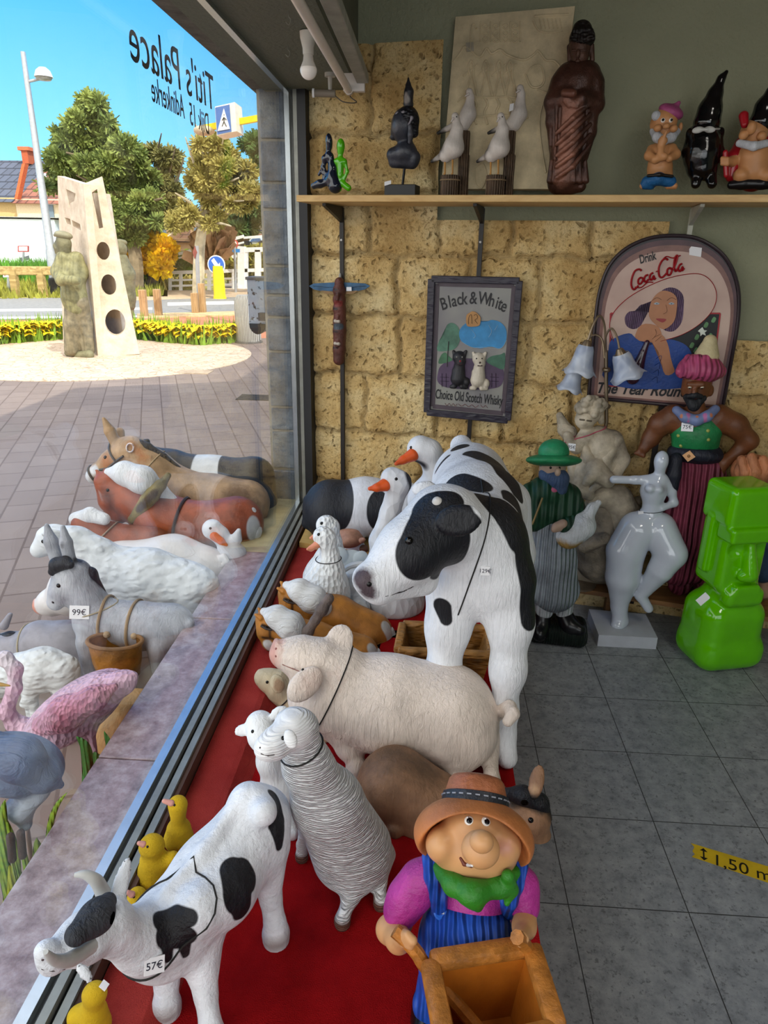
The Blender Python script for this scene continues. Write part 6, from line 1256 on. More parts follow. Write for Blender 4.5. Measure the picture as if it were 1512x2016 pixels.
# ---- cherub
f = Fig('cherub_statue', 'cream cherub statue with one wing, head bowed, on the step by the lamp', 'statue', (.74, 2.96, ZST+.001), -11, k=.018)
ivory = M('b3a793', .6, ('noise', 45, .004), var=.28, vscale=10)
P = f.ch((1160, 812, 25), (1152, 826, 20, -.02)) + f.el(1150, 833, 6, 5, 6, w=-.055, k=.006)
P += f.ch((1178, 858, 20), (1185, 880, 36), (1172, 925, 34), k=.02) + f.ch((1205, 868, 22), (1222, 905, 17, -.01), (1210, 935, 13, -.05), (1187, 948, 10, -.08), k=.012) + f.ch((1155, 862, 20, -.02), (1135, 880, 13, -.05), (1122, 872, 10, -.05), (1118, 858, 9, -.05), k=.012)
P += f.ch((1150, 930, 26, -.02), (1172, 925, 22, -.08), (1196, 945, 16, -.1), k=.015) + f.ch((1150, 940, 24, -.02), (1140, 965, 16, -.08), (1160, 975, 11, -.1), k=.015) + f.ch((1175, 930, 12, -.11), (1158, 945, 9, -.13), (1152, 952, 6, -.13), k=.008)
P += f.ch((1187, 948, 8, -.09), (1168, 962, 6, -.1), (1160, 972, 4, -.1), k=.006)
f.part('body', P, ivory, 120, body=True)
import random as _r; rr = _r.Random(4)
f.part('hair', sum([f.ch((1164+27*math.cos(t)*rr.uniform(.4, 1.0), 800+19*math.sin(t)*rr.uniform(.3, 1), rr.uniform(6, 9), rr.uniform(-.06, -.01)), k=.002) for t in np.linspace(0, 12.6, 40)], []) + f.el(1162, 802, 27, 20, 24) + f.ch((1180, 815, 9), (1184, 830, 6), k=.004), ivory, 70)
for x, y in ((1146, 826), (1160, 828)): f.part('eyelid', f.ch((x-4, y, 1.8, 'h'), (x+4, y+1, 1.8, 'h')), M('5d5344', .6), 16)
f.part('wing', f.ch((1128, 870, 12, .02), (1112, 845, 14, .03), (1102, 818, 7, .03), k=.008) + f.ch((1130, 875, 10, .02), (1124, 850, 12, .02), k=.008), M('aa9f8c', .6, ('hairx', 70, .01), var=.25), 60)
f.part('drapery', f.ch((1215, 865, 12, -.02), (1200, 890, 13, -.05), (1188, 915, 12, -.07), k=.008) + f.ch((1222, 880, 10, .0), (1212, 910, 12, -.02), (1195, 925, 11, -.06)) + f.ch((1150, 880, 9, -.05), (1160, 905, 10, -.07), (1180, 920, 9, -.08)) + f.ch((1128, 920, 11, -.03), (1132, 945, 12, -.04)), ivory, 80)
f.part('sea_creature', f.ch((1170, 985, 14, -.08), (1190, 978, 20, -.05), (1215, 985, 30, -.02), (1228, 1015, 34, .0), (1215, 1050, 32, .0), k=.012) + f.ch((1230, 995, 10), (1250, 990, 9, .03), (1258, 982, 6, .05)), ivory, 80)
f.part('pedestal', f.ch((1180, 1010, 36, .0), (1180, 1060, 44), (1180, 1100, 46), k=.03) + f.ch((1150, 1075, 14, -.1), (1190, 1060, 12, -.12)), M('8d8271', .7, ('noise', 18, .02), var=.3, vscale=8), 80)
f.part('plinth', f.ch((1140, 1128, 22, 'g'), (1215, 1128, 22, 'g')), M('8d8271', .7), 40)
f.ring('ribbon', 1168, 848, (1160, 820), flat('a8485c', .4), .0025); f.price(1126, 880, '95€', .03, 1.0)
# ---- lamp with glass shades
bp = f.pt((1194, 900, 1, .03))[0]; Yl_ = bp[1]
LP = lambda x, y, d=0.0: at(x, y, Y=Yl_-d)
lt = thing('table_lamp', 'brass lamp with three frosted glass tulip shades behind the cherub', 'lamp', (LP(1194, 830)[0], Yl_, ZST))
brs = M('8a7a66', .35, var=.12, metal=.7); frost = NT('frosted_glass'); _v = frost.obj()
frost.set(color=frost.ramp(frost.noise(_v, 12, 2, .5, dist=1), [(.3, L('a9b6d0')), (.7, L('dde4f0'))]), rough=.25, trans=.35, sss=.0)
pb_ = LP(1194, 700)
MB().tube([np.array([pb_[0], Yl_, ZST]), LP(1194, 830), LP(1193, 690)], .008, 10).build('pole', brs, lt, True)
MB().lathe((pb_[0], Yl_, ZST), [(.08, 0), (.08, .01), (.03, .03), (.012, .06)], 24).build('base', brs, lt, True)
pk = MB()
for y in (728, 800): pk.sphere(LP(1194, y), (.018, .014, .012), 8)
pk.build('knot', brs, lt, True)
for arm, cap, mouth, r1, sw_d in (([(1193, 700), (1190, 640), (1180, 622), (1168, 640), (1157, 672)], (1154, 680), (1140, 735), 32, .03), ([(1193, 700), (1192, 665), (1203, 647), (1214, 662), (1220, 690)], (1222, 696), (1236, 742), 34, .07), ([(1190, 705), (1185, 668), (1168, 660), (1150, 680), (1138, 720)], (1136, 722), (1120, 768), 26, -.04)):
    Q = [LP(x, y, sw_d*i/4) for i, (x, y) in enumerate(arm)]; MB().tube(spline(Q, 6), .0045, 8).build('arm', brs, lt, True)
    a = LP(*cap, sw_d); b = LP(*mouth, sw_d); ax_ = (b-a)/np.linalg.norm(b-a); x_ = np.cross(ax_, (0, 1, 0)); x_ /= np.linalg.norm(x_); R3 = np.array([x_, np.cross(ax_, x_), ax_]); u_ = depth(a)/F; Ln = np.linalg.norm(b-a)
    MB().lathe(a, [(.001, -.022), (.012, -.02), (.02, -.004), (.024, .012)], 18, R3).build('socket_cap', brs, lt, True)
    n = 40; V = []; prof = [(.45, 0), (.55, .15), (.6, .4), (.68, .65), (.82, .85), (1.06, 1.0)]; pf_ = prof+[(r-.04, z) for r, z in prof[::-1]]
    for r, z in pf_:
        for k in range(n):
            t = 2*math.pi*k/n; wv = 1+.06*max(z-.4, 0)/.6*math.cos(5*t); zz = z+(.06*math.cos(5*t) if z > .9 else 0)
            V.append(a+np.array([r*r1*u_*wv*math.cos(t), r*r1*u_*wv*math.sin(t), zz*Ln])@R3)
    m_ = len(pf_); mesh('glass_shade', V, np.array([(i*n+k, i*n+(k+1) % n, (i+1)*n+(k+1) % n, (i+1)*n+k) for i in range(m_-1) for k in range(n)]), frost.m, lt, True)
# ---- turbaned man
f = Fig('turbaned_man_statue', 'statue of a turbaned man in green waistcoat with hands on hips and 75€ tag', 'statue', (1.2, 2.86, ZST+.001), -11, k=.02)
sk = M('6b3f24', .45, ('noise', 20, .003), var=.18)
P = f.ch((1345, 835, 26), (1395, 835, 26), k=.03) + f.ch((1370, 820, 22), (1370, 800, 17)) + f.el(1370, 850, 42, 42, 34)
P += f.ch((1325, 822, 26), (1300, 835, 21), (1282, 862, 16), (1268, 882, 11, -.02), k=.02) + f.ch((1415, 822, 26), (1448, 838, 22), (1474, 868, 17), (1455, 888, 13), (1424, 910, 11, -.02), (1416, 930, 9, -.03), k=.02)
for i in range(4): P += f.ch((1266, 884+i*2, 6, -.02), (1252+i*5, 892+i*2, 4, -.03), k=.004)
for i in range(4): P += f.ch((1416, 926, 6, -.03), (1408+i*5, 944-abs(i-1)*2, 4, -.04), k=.004)
f.part('body', P, sk, 110, body=True)
h_ = f.part('head', f.ch((1372, 752, 27), (1370, 775, 22, -.01)) + f.el(1367, 772, 6, 12, 10, w=-.06, k=.006) + f.el(1347, 768, 5, 10, 6, w=-.0) + f.el(1400, 770, 5, 10, 6, w=.0) + f.ch((1358, 757, 6, -.06), (1382, 757, 6, -.06), k=.01), sk, 70, body=True)
f.part('beard', f.ch((1352, 782, 7, -.04), (1366, 798, 11, -.045), (1384, 784, 7, -.04), k=.01) + f.ch((1356, 780, 4, -.065), (1368, 778, 4, -.072), (1380, 780, 4, -.065)), M('1b1d22', .6, ('hair', 120, .004)), 50, parent=h_)
for x in (1358, 1382): f.ball('eye', x, 763, 4, flat('cfc8b8', .3), parent=h_, squash=.6); f.ball('pupil', x, 763, 2, flat('120d0a', .2), parent=h_, sink=-.5)
f.ball('mouth', 1368, 785, 5, flat('5a2c20', .4), parent=h_, squash=.4)
N_ = 18; tc_ = f.pt((1379, 727, 1, .0))[0]
f.part('turban', f.el(1379, 727, 43, 27, 40, -2) + sum([f.ch((1379+36*math.cos(t), 727+4, 14, .055*math.sin(t)), (1379+24*math.cos(t), 706, 9, .04*math.sin(t)), k=.006) for t in np.linspace(0, 6.28, 12)[:-1]], []), M('a8466c', .5, ('fold', 30, .006), (('m0', '3a2028', .002),), var=.12), 90, masks={'m0': sum([f.ch((1379+44*math.cos(t)+s, 745, 1.6, .07*math.sin(t)), (1379+30*math.cos(t)+s*.7, 700, 1.6, .05*math.sin(t)), k=0) for t in np.linspace(0, 6.28, 9)[:-1] for s in (-3, 3)], [])})
f.part('cap', f.ch((1398, 672, 13), (1392, 697, 23), k=.02), M('c3b68f', .65, ('noise', 60, .004), var=.12), 50)
P = f.ch((1348, 838, 27.5), (1392, 838, 27.5), k=.03) + f.el(1370, 852, 46, 44, 38) + f.ch((1340, 878, 14), (1398, 878, 14), k=.03)
P += f.ch((1369, 800, 22, -.1), (1369, 830, 24, -.1), k=.01, op=-1) + f.ch((1366, 835, 8, -.1), (1368, 890, 12, -.1), k=.006, op=-1) + f.ch((1372, 806, 26), k=.01, op=-1)
vs = f.part('waistcoat', P, M('1f7a46', .45, ('noise', 30, .005), (('m0', '6b3f24', .002),), var=.15), 90, body=True)
for x, y in ((1335, 858), (1340, 878), (1394, 848), (1395, 866)): f.ball('button', x, y, 4, M('9aa052', .4), parent=vs)
f.part('collar', f.ch((1332, 808, 9, -.035), (1350, 822, 9, -.065), (1372, 828, 9, -.07), (1392, 820, 9, -.06), (1408, 806, 9, -.03)), M('6a78a0', .45, None, (('m0', 'c07858', .001), ('m1', 'b06a9c', .001)), var=.1), 60, masks={'m0': sum([f.ch((x, y-6, 4, -.08), (x, y+6, 4, -.08), k=0) for x, y in ((1340, 814), (1372, 828), (1402, 812))], []), 'm1': sum([f.ch((x, y-6, 4, -.08), (x, y+6, 4, -.08), k=0) for x, y in ((1355, 822), (1388, 822))], [])})
f.part('sash', f.ch((1335, 893, 20), (1400, 895, 20), k=.02) + f.el(1369, 895, 50, 20, 42) + f.ch((1330, 905, 13, -.07), (1326, 935, 14, -.08), (1322, 960, 13, -.08), k=.01), M('1c1f2c', .55, ('hair', 45, .008)), 80, body=True)
bk = f.hit(1356, 898); nn = -ray(1356, 898); nn /= np.linalg.norm(nn); x = np.cross(ZU, nn); x /= np.linalg.norm(x); y = np.cross(nn, x); ux = .02
MB().prism([bk[0]+nn*.002+x*ux*1.25, bk[0]+nn*.002+y*ux*1.15, bk[0]+nn*.002-x*ux*1.25, bk[0]+nn*.002-y*ux*1.15], nn*.006).sphere(bk[0]+nn*.008, .006, 8).build('buckle', M('a07850', .35, metal=.4), f.root)
f.part('trousers', f.ch((1345, 925, 30), (1395, 925, 30)) + f.ch((1340, 960, 38), (1335, 1060, 42), (1335, 1120, 34), k=.03) + f.ch((1392, 960, 40), (1395, 1060, 42), (1390, 1120, 34), k=.03) + f.ch((1338, 1150, 22, 'g'), k=.03) + f.ch((1388, 1150, 22, 'g'), k=.03), M('7d3348', .55, ('fold', 26, .014), var=.15), 90)
for o in f.root.children:
    if o.name.startswith('waistcoat'): f.bvh = BVHTree.FromPolygons([Vector(f.base)+v.co for v in o.data.vertices], [p.vertices[:] for p in o.data.polygons])
f.price(1353, 841, '75€', .034, 1.3, 4)
# ---- glossy white abstract woman on a slab
hz = .055; q = [at(*p, Z=hz) for p in ((1159, 1199), (1271, 1209), (1295, 1256), (1179, 1250))]
f = Fig('woman_sculpture', 'glossy white abstract curvy woman dancing on one leg upon a square slab', 'sculpture', sum(q)/4*[1, 1, 0], 0, k=.022)
gw_ = M('c3cbd8', .1, None, var=.02, coat=.6, spec=.5)
sl_ = MB().prism(q, (0, 0, -hz)).build('slab', M('b9bec8', .35, var=.04), f.root)
f.base = f.base+[0, 0, hz]
P = f.ch((1216, 1232, 14, -.02), (1221, 1222, 15), (1219, 1193, 16), (1226, 1137, 33), (1232, 1084, 37), (1254, 1042, 36, .0), k=.012)
P += f.ch((1272, 1040, 34), (1284, 1003, 17), (1287, 965, 24), (1295, 945, 15), k=.02) + f.ch((1295, 945, 13), (1299, 930, 9), k=.01) + f.el(1302, 908, 14, 21, 16) + f.ch((1282, 945, 12), (1250, 945, 8), (1208, 944, 8), k=.012) + f.ch((1304, 944, 12), (1322, 968, 9), (1327, 990, 8), (1303, 1001, 6, -.03), k=.01)
P += f.ch((1296, 1042, 35, -.01), (1320, 1090, 32, -.05), (1300, 1122, 25, -.05), (1270, 1160, 15, -.02), (1261, 1172, 11, -.02), k=.006) + f.ch((1261, 1172, 11, -.02), (1277, 1198, 9, -.03), k=.01) + f.el(1280, 962, 10, 9, 12, w=-.04, k=.01) + f.el(1296, 964, 10, 9, 12, w=-.04, k=.01)
f.part('body', P, gw_, 140, body=True); f.ring('cord', 1284, 1003, (1284, 980), cord, .0012); f.price(1262, 1010, None, .013, 1.6, 20)
# ---- lime green head sculpture
c0 = at(1414, 1295, Z=0); yw = math.radians(14); f = Fig('head_sculpture', 'lime green glossy long-faced stone-head sculpture on the tiled floor', 'sculpture', c0, 0, k=.02)
X_ = np.array([math.cos(yw), math.sin(yw), 0]); Fd = np.array([math.sin(yw), -math.cos(yw), 0]); A_ = np.array([X_, -Fd, ZU])
tilt = lambda z: c0+X_*(.0-.075*z)+ZU*z
def hb_(dx, df, z, h, rd=.02, k=.012, op=1): return [('b', tilt(z)+X_*dx+Fd*df, A_, np.array(h), rd, k, op)]
P = [('b', tilt(.15)-X_*.01, A_, np.array([.136, .115, .15]), .07, .03, 1), ('b', tilt(.07)-X_*.004, A_, np.array([.142, .122, .07]), .06, .03, 1), ('c', tilt(.2)-X_*.03, tilt(.33), .09, .085, .04, 1)]
P += hb_(0, 0, .56, (.093, .085, .21), .03) + hb_(0, .01, .70, (.1, .09, .08), .025, .01) + hb_(0, .075, .60, (.1, .05, .03), .012, .01)
P += [('c', tilt(.60)+Fd*.085, tilt(.44)+Fd*.115, .014, .03, .012, 1), ('c', tilt(.43)+Fd*.105-X_*.02, tilt(.43)+Fd*.105+X_*.02, .022, .022, .01, 1)] + hb_(0, .09, .375, (.055, .03, .016), .012, .012) + hb_(0, .06, .335, (.085, .06, .04), .03, .02)
for s in (-1, 1):
    P += [('e', tilt(.53)+Fd*.10+X_*s*.055, A_, np.array([.034, .03, .035]), .01, -1)] + hb_(s*.105, -.01, .53, (.014, .022, .12), .01, .006)
f.part('body', P, M('5eba00', .1, None, var=.03, coat=.5), 150, body=True)
t_ = f.price(1385, 1180, None, .05, .62, -25)
# ---- terracotta haired figure behind it at the edge of the view
f = Fig('wavy_haired_statue', 'statue with wavy terracotta hair hidden behind the lime green head', 'statue', (1.46, 2.76, .02), -11, z=.0, k=.02)
f.part('body', f.ch((1500, 985, 26), (1502, 1060, 34), (1500, 1120, 28), k=.02), M('23344f', .55, ('noise', 20, .006), var=.2), 60, body=True)
f.part('hair', f.el(1482, 928, 40, 34, 38) + f.ch((1460, 905, 9, -.04), (1468, 930, 9, -.06), (1462, 955, 8, -.05), k=.005) + f.ch((1480, 900, 9, -.05), (1488, 928, 9, -.07), (1480, 955, 8, -.06), k=.005) + f.ch((1502, 905, 9, -.05), (1508, 930, 9, -.06), (1498, 955, 8, -.06), k=.005), M('b5744e', .6, ('hair', 50, .01), var=.2), 70)
f.part('leg', f.ch((1502, 1120, 16), (1504, 1165, 12), (1498, 1180, 12, 'g')), M('a07a64', .5), 40)
# ================================================================ signs and carvings on the end wall
def P2(pts, v): return np.array([wat(x, y, v) for x, y in pts])
def poly(name, pts, v, m, parent, th=.0012, smooth=0, label=None):
    pts = spline(pts, smooth, True) if smooth else pts
    Q = P2(pts, v); bm = bmesh.new(); vs = [bm.verts.new(p) for p in Q]; fc = bm.faces.new(vs); bmesh.ops.triangulate(bm, faces=[fc])
    r = bmesh.ops.extrude_face_region(bm, geom=list(bm.faces))
    for g in r['geom']:
        if isinstance(g, bmesh.types.BMVert): g.co += Vector(-WN*th)
    bmesh.ops.recalc_face_normals(bm, faces=bm.faces); bm.verts.index_update()
    V = [v_.co[:] for v_ in bm.verts]; Fc = [tuple(v_.index for v_ in q.verts) for q in bm.faces]; bm.free()
    return mesh(name, np.array(V), Fc, m, parent, label=label)
def stroke(name, pts, v, w_px, m, parent, n=6, closed=False, flat_=.4):
    Q = P2(spline(pts, n, closed), v); u = depth(Q[0])/F
    if closed: Q = np.vstack([Q, Q[:2]])
    return MB().tube(Q, w_px*u/2, 6, flat=flat_).build(name, m, parent)
def quad_frame(parent, c, wpx, v0, v1, m, name='frame'):
    n = len(c)
    for i in range(n):
        a, b = wat(*c[i], (v0+v1)/2), wat(*c[(i+1) % n], (v0+v1)/2); u = depth(a)/F
        MB().beam(a, b, wpx*u, v1-v0, up=-WN, bev=.003).build(name, m, parent)
# ---- whisky sign
c = [(850, 549), (1023, 553), (1000, 827), (841, 811)]; v = .065
ws = thing('whisky_sign', 'framed Black & White whisky sign with a black and a white dog', 'sign', wat(920, 690, v))
fd = M('2c2835', .4, ('wood', 40, .002), var=.15)
bgN = NT('sign_ground'); _v = bgN.obj(); bgN.set(color=bgN.ramp(bgN.noise(_v, 5, 2), [(.35, L('6f6c70')), (.65, L('85857f'))]), rough=.4)
bgm = bgN.m
poly('panel', c, v-.004, bgm, ws, .012); quad_frame(ws, c, 13, v-.014, v+.012, fd)
drk = M('4b4048', .5, var=.1)
quad_frame(ws, [(861, 559), (1012, 563), (990, 814), (852, 800)], 9, v-.004, v-.0025, drk, 'painted_border')
vt = v-.002; ink = flat('17161a', .5)
arc = [(872, 606), (883, 602), (893, 600), (903, 598), (912, 598), (0, 0), (927, 597), (0, 0), (942, 598), (957, 602), (967, 604), (974, 607), (983, 612)]
for ch_, (x, y), rot in zip('Black & White', [(876, 609), (887, 605), (895, 603), (905, 600), (914, 599), (0, 0), (931, 598), (0, 0), (952, 599), (966, 603), (976, 607), (982, 609), (989, 613)], [18, 14, 10, 7, 3, 0, 0, 0, -6, -9, -11, -13, -16]):
    if ch_ == ' ': continue
    o = wat(x, y, vt); a = math.radians(rot); xx = math.cos(a)*WX+math.sin(a)*ZU; yy = np.cross(WN, xx)
    text('painted_letter', ch_, o, xx, yy, .072, ink, ws, xs=.72, bold=.0008)
text_fit('painted_lettering', 'Choice Old Scotch Whisky', wat(857, 784, vt), wat(989, 798, vt), .044, ZU, ink, ws, bold=.0008)
for a, b in (((876, 796), (900, 797)), ((902, 797), (942, 800)), ((946, 799), (960, 801))):
    stroke('signature', [(a[0]+(b[0]-a[0])*t, a[1]+(b[1]-a[1])*t+(2.2 if i % 2 else -2.2)) for i, t in enumerate(np.linspace(0, 1, 7 if b[0]-a[0] > 20 else 4))], vt, 1.4, flat('7d2b30', .5), ws)
poly('painted_hill', [(862, 735), (868, 720), (890, 708), (930, 706), (965, 714), (990, 726), (990, 752), (975, 764), (930, 767), (880, 763), (862, 752)], vt+.0004, M('4f3d58', .5, var=.15), ws, smooth=4)
poly('painted_tree', [(861, 690), (866, 668), (874, 660), (880, 640), (892, 636), (903, 646), (906, 664), (900, 682), (886, 690)], vt, M('4f7a66', .5, var=.25), ws, smooth=4)
stroke('painted_trunk', [(880, 722), (881, 700), (883, 672)], vt+.001, 4, M('4a4744', .5), ws)
poly('painted_cloud', [(906, 668), (905, 650), (918, 636), (936, 632), (955, 634), (968, 630), (984, 634), (996, 648), (996, 672), (985, 686), (965, 682), (945, 686), (920, 680)], vt+.0008, M('2f7fb4', .45, var=.15), ws, smooth=4)
for pts in ([(908, 672), (930, 684), (955, 684), (985, 686), (997, 670)], [(928, 648), (936, 660), (932, 666)], [(962, 640), (968, 652), (962, 664)], [(980, 640), (974, 650)]): stroke('cloud_line', pts, vt+.0014, 1.5, flat('b9d0dc', .5), ws)
poly('painted_bushes', [(864, 716), (868, 700), (876, 694), (884, 702), (890, 710)], vt+.0008, M('3f6a4c', .5, var=.2), ws, smooth=4); poly('painted_bushes', [(958, 712), (966, 702), (985, 698), (994, 696), (992, 726), (975, 722)], vt+.0008, M('3f6a56', .5, var=.2), ws, smooth=4)
for x0, x1 in ((866, 884), (964, 982)):
    for y in (742, 750): stroke('painted_fence', [(x0, y), (x1, y+1)], vt+.0014, 1.6, flat('2b2030', .5), ws)
    for x in (x0+4, x1-6): stroke('painted_fence', [(x, 735), (x, 762)], vt+.0014, 2, flat('2b2030', .5), ws)
em = M('a87a44', .4, var=.1)
poly('emblem', [(918, 622), (924, 616), (930, 613), (937, 615), (943, 621), (946, 626), (944, 640), (932, 643), (919, 641)], vt+.006, em, ws, .006, smooth=3)
for pts in ([(922, 638), (923, 624), (928, 620), (929, 637)], [(933, 621), (938, 619), (940, 626), (935, 630), (940, 637)]): stroke('emblem_line', pts, vt+.007, 1.6, flat('2a1c14', .5), ws)
class SF(Fig):
    def __init__(s, root, px, v): s.base = wat(*px, v); s.n = WN; s.root = root; s.bvh = None; s.K = .006
for nm, ox, oy, col, nose in (('black_dog', 0, 0, '26252a', '8d2b30'), ('white_dog', 39, 3, 'c9bfae', '3c2c28')):
    g = SF(ws, (903+ox, 730+oy), v+.002); T = lambda x, y, r, w=0: (x+ox, y+oy, r, w)
    P = g.ch(T(904, 704, 13), T(906, 712, 11, -.004)) + g.ch(T(893, 692, 3), T(897, 700, 6), k=.003) + g.ch(T(917, 692, 3), T(912, 700, 6), k=.003) + g.ch(T(904, 722, 11), T(902, 745, 15), k=.006) + g.ch(T(896, 730, 6, -.006), T(895, 760, 4, -.008)) + g.ch(T(908, 730, 6, -.006), T(909, 760, 4, -.008)) + g.el(918+ox, 752+oy, 7, 9, 8) + g.ch(T(889, 761, 4, -.006), T(895, 761, 4, -.008)) + g.ch(T(909, 762, 4, -.01), T(918, 762, 4))
    o = g.part(nm, P, M(col, .5, ('hair', 120, .002), var=.12), 80, body=True, clip=False)
    for x in (899, 910): g.ball('eye', x+ox, 703+oy, 1.6, flat('0a0a0a' if ox else '8d8a86', .3), parent=o)
    g.ball('nose', 906+ox, 711+oy, 2.4, flat(nose, .4), parent=o); g.part('mouth', g.ch((902+ox, 717+oy, 1.2, 'h'), (910+ox, 717+oy, 1.2, 'h')), flat('3a2526', .5), 16, parent=o, clip=False)
# ---- arched cola sign
v = .065; ck = thing('cola_sign', 'tall arched Drink Coca-Cola sign with a woman in a wide hat', 'sign', wat(1305, 640, v))
out = [(1156, 784), (1164, 690), (1172, 610), (1180, 565), (1198, 520), (1230, 487), (1275, 466), (1325, 460), (1375, 466), (1420, 493), (1446, 532), (1457, 580), (1454, 640), (1440, 720), (1424, 808), (1290, 797)]
def sc_(pts, s, c=(1308, 726)): return [(c[0]+(x-c[0])*s, c[1]+(y-c[1])*s) for x, y in pts]
def arch(s): return spline(sc_(out[:-1], s), 4)
cream = NT('cream_paint'); _v = cream.obj(); cream.set(color=cream.ramp(cream.noise(_v, 6, 3), [(.3, L('a8897c')), (.7, L('bda294'))]), rough=.35)
poly('panel', arch(1.0), v, M('241c22', .4, var=.1), ck, .03); poly('painted_edge', arch(.955), v+.0015, M('4f3238', .4, var=.15), ck, .0015); poly('painted_edge', arch(.915), v+.0028, M('7d584f', .4, var=.12), ck, .0015); poly('painted_ground', arch(.87), v+.004, cream.m, ck, .0015)
Q = P2(arch(.985), v+.004); Q = np.vstack([Q, Q[:1]]); MB().tube(Q, .007, 8).build('frame', M('2e2228', .35, var=.1), ck, True)
vt = v+.006; red = flat('9a1620', .4)
text_fit('painted_lettering', 'Drink', wat(1261, 519, vt), wat(1293, 510, vt), .034, ZU, ink, ck, bold=.001)
# flowing script drawn stroke by stroke
S = {'C1': [(1263, 533), (1258, 530), (1250, 534), (1244, 548), (1243, 562), (1248, 570), (1257, 562)], 'o': [(1262, 546), (1257, 550), (1257, 558), (1262, 558), (1266, 550), (1262, 546)], 'c': [(1276, 541), (1271, 543), (1268, 550), (1271, 555), (1277, 550)],
     'a': [(1286, 537), (1281, 540), (1279, 548), (1283, 551), (1287, 543), (1288, 550), (1291, 547)], 'hy': [(1291, 535), (1296, 533)], 'C2': [(1315, 512), (1310, 509), (1303, 514), (1297, 528), (1298, 543), (1304, 546), (1312, 538)], 'o2': [(1319, 527), (1314, 531), (1314, 540), (1319, 541), (1323, 532), (1319, 527)],
     'l': [(1325, 530), (1332, 512), (1333, 503), (1329, 508), (1327, 524), (1330, 534), (1334, 529)], 'a2': [(1343, 519), (1338, 522), (1335, 530), (1339, 534), (1344, 525), (1343, 533), (1347, 528)], 'sw1': [(1250, 565), (1262, 566), (1275, 556), (1286, 556)], 'sw2': [(1303, 513), (1312, 505), (1325, 508), (1340, 503)]}
for k_, p in S.items(): stroke('script_stroke', p, vt, 10.5 if k_[0] in 'Ccoal' else 6, red, ck, 5)
poly('painted_garden', [(1202, 617), (1418, 617), (1402, 760), (1200, 760)], v+.0052, flat('16191b', .5), ck)
quad_frame(ck, [(1202, 617), (1418, 617), (1400, 760), (1200, 760)], 3, v+.0052, v+.0064, red, 'red_line')
hat = [(1208, 672), (1200, 640), (1212, 610), (1246, 580), (1300, 553), (1345, 541), (1380, 540), (1402, 556), (1411, 582), (1402, 612), (1375, 640), (1340, 660), (1300, 672), (1240, 690)]
poly('hat', hat, v+.0066, cream.m, ck, smooth=4); stroke('hat_edge', hat[:-1], v+.0076, 3.2, red, ck, 5)
hairm = M('5b4560', .45, ('fold', 90, .003), var=.3)
poly('hair', [(1278, 598), (1262, 600), (1250, 612), (1238, 614), (1230, 626), (1234, 642), (1248, 648), (1262, 640), (1270, 622), (1300, 580), (1330, 584), (1332, 620), (1310, 642), (1308, 650), (1326, 652), (1342, 634), (1346, 604), (1344, 580), (1328, 567), (1306, 570)], v+.0078, hairm, ck, smooth=4)
fsk = M('a8714c', .4, var=.06)
poly('neck', [(1262, 640), (1290, 640), (1302, 655), (1302, 690), (1270, 690), (1250, 668)], v+.0084, fsk, ck, smooth=3)
poly('dress', [(1198, 690), (1206, 668), (1238, 656), (1252, 666), (1275, 680), (1296, 672), (1318, 668), (1345, 676), (1360, 692), (1366, 720), (1362, 762), (1198, 758)], v+.009, M('143f8a', .45, ('noise', 30, .003), var=.12), ck, smooth=3)
poly('face', [(1283, 592), (1300, 574), (1318, 574), (1332, 586), (1332, 612), (1326, 634), (1308, 648), (1292, 640), (1278, 622)], v+.0096, fsk, ck, .002, smooth=4)
for ex in (1293, 1322): poly('eye', [(ex-6, 598), (ex, 595), (ex+6, 598), (ex, 600)], v+.0104, flat('8f9aa4', .3), ck, smooth=2); stroke('eyebrow', [(ex-9, 592), (ex, 586), (ex+9, 590)], v+.0104, 1.5, flat('2a1712', .5), ck); stroke('pupil', [(ex-1, 598), (ex+1, 598)], v+.011, 3.4, flat('22303c', .3), ck, 2)
poly('lips', [(1291, 628), (1302, 627), (1312, 629), (1304, 635)], v+.0104, flat('8a1a1c', .35), ck, smooth=3); stroke('nose_line', [(1311, 600), (1313, 613), (1306, 618)], v+.0104, 1.3, flat('6d3f28', .5), ck)
poly('hand', [(1282, 672), (1284, 660), (1296, 656), (1308, 664), (1316, 682), (1322, 712), (1328, 732), (1310, 738), (1300, 710), (1296, 692)], v+.0098, fsk, ck, smooth=3)
for p in ([(1284, 668), (1292, 658), (1290, 648)], [(1290, 672), (1302, 662)], [(1288, 664), (1300, 658)]): stroke('finger_line', p, v+.011, 1.2, flat('5d3420', .5), ck)
for x, y in ((1398, 662), (1390, 640), (1372, 664), (1362, 680), (1370, 690), (1405, 630)): poly('leaf', [(x-5, y+3), (x, y-6), (x+5, y-3), (x+1, y+5)], v+.0066, M('5d8a5c', .5, var=.2), ck, smooth=3)
poly('blossom', [(1378, 648), (1383, 644), (1386, 650), (1392, 651), (1387, 655), (1390, 661), (1383, 658), (1379, 662), (1379, 655), (1374, 652)], v+.0072, flat('cfd6cc', .5), ck)
for i in range(4): stroke('dress_pattern', [(1292-3*i, 706+14*i), (1302-3*i, 700+14*i), (1300-2*i, 712+14*i)], v+.0098, 2.2, flat('0e2f6c', .5), ck)
text_fit('painted_lettering', 'The Year Round!', wat(1176, 773, vt), wat(1362, 782, vt), .046, ZU, ink, ck, shear=.3, bold=.0016)
g = SF(ck, (1262, 705), v+.012)
b1 = g.part('bottle', g.ch((1274, 674, 5), (1266, 694, 7), (1256, 722, 12), (1246, 744, 13), k=.004), M('3b2030', .2, var=.25, coat=.4), 50, body=True, clip=False)
poly('price_card', [(1357, 490), (1361, 485), (1382, 488), (1380, 506), (1357, 502)], v+.007, flat('dfdfe4', .5), ck)
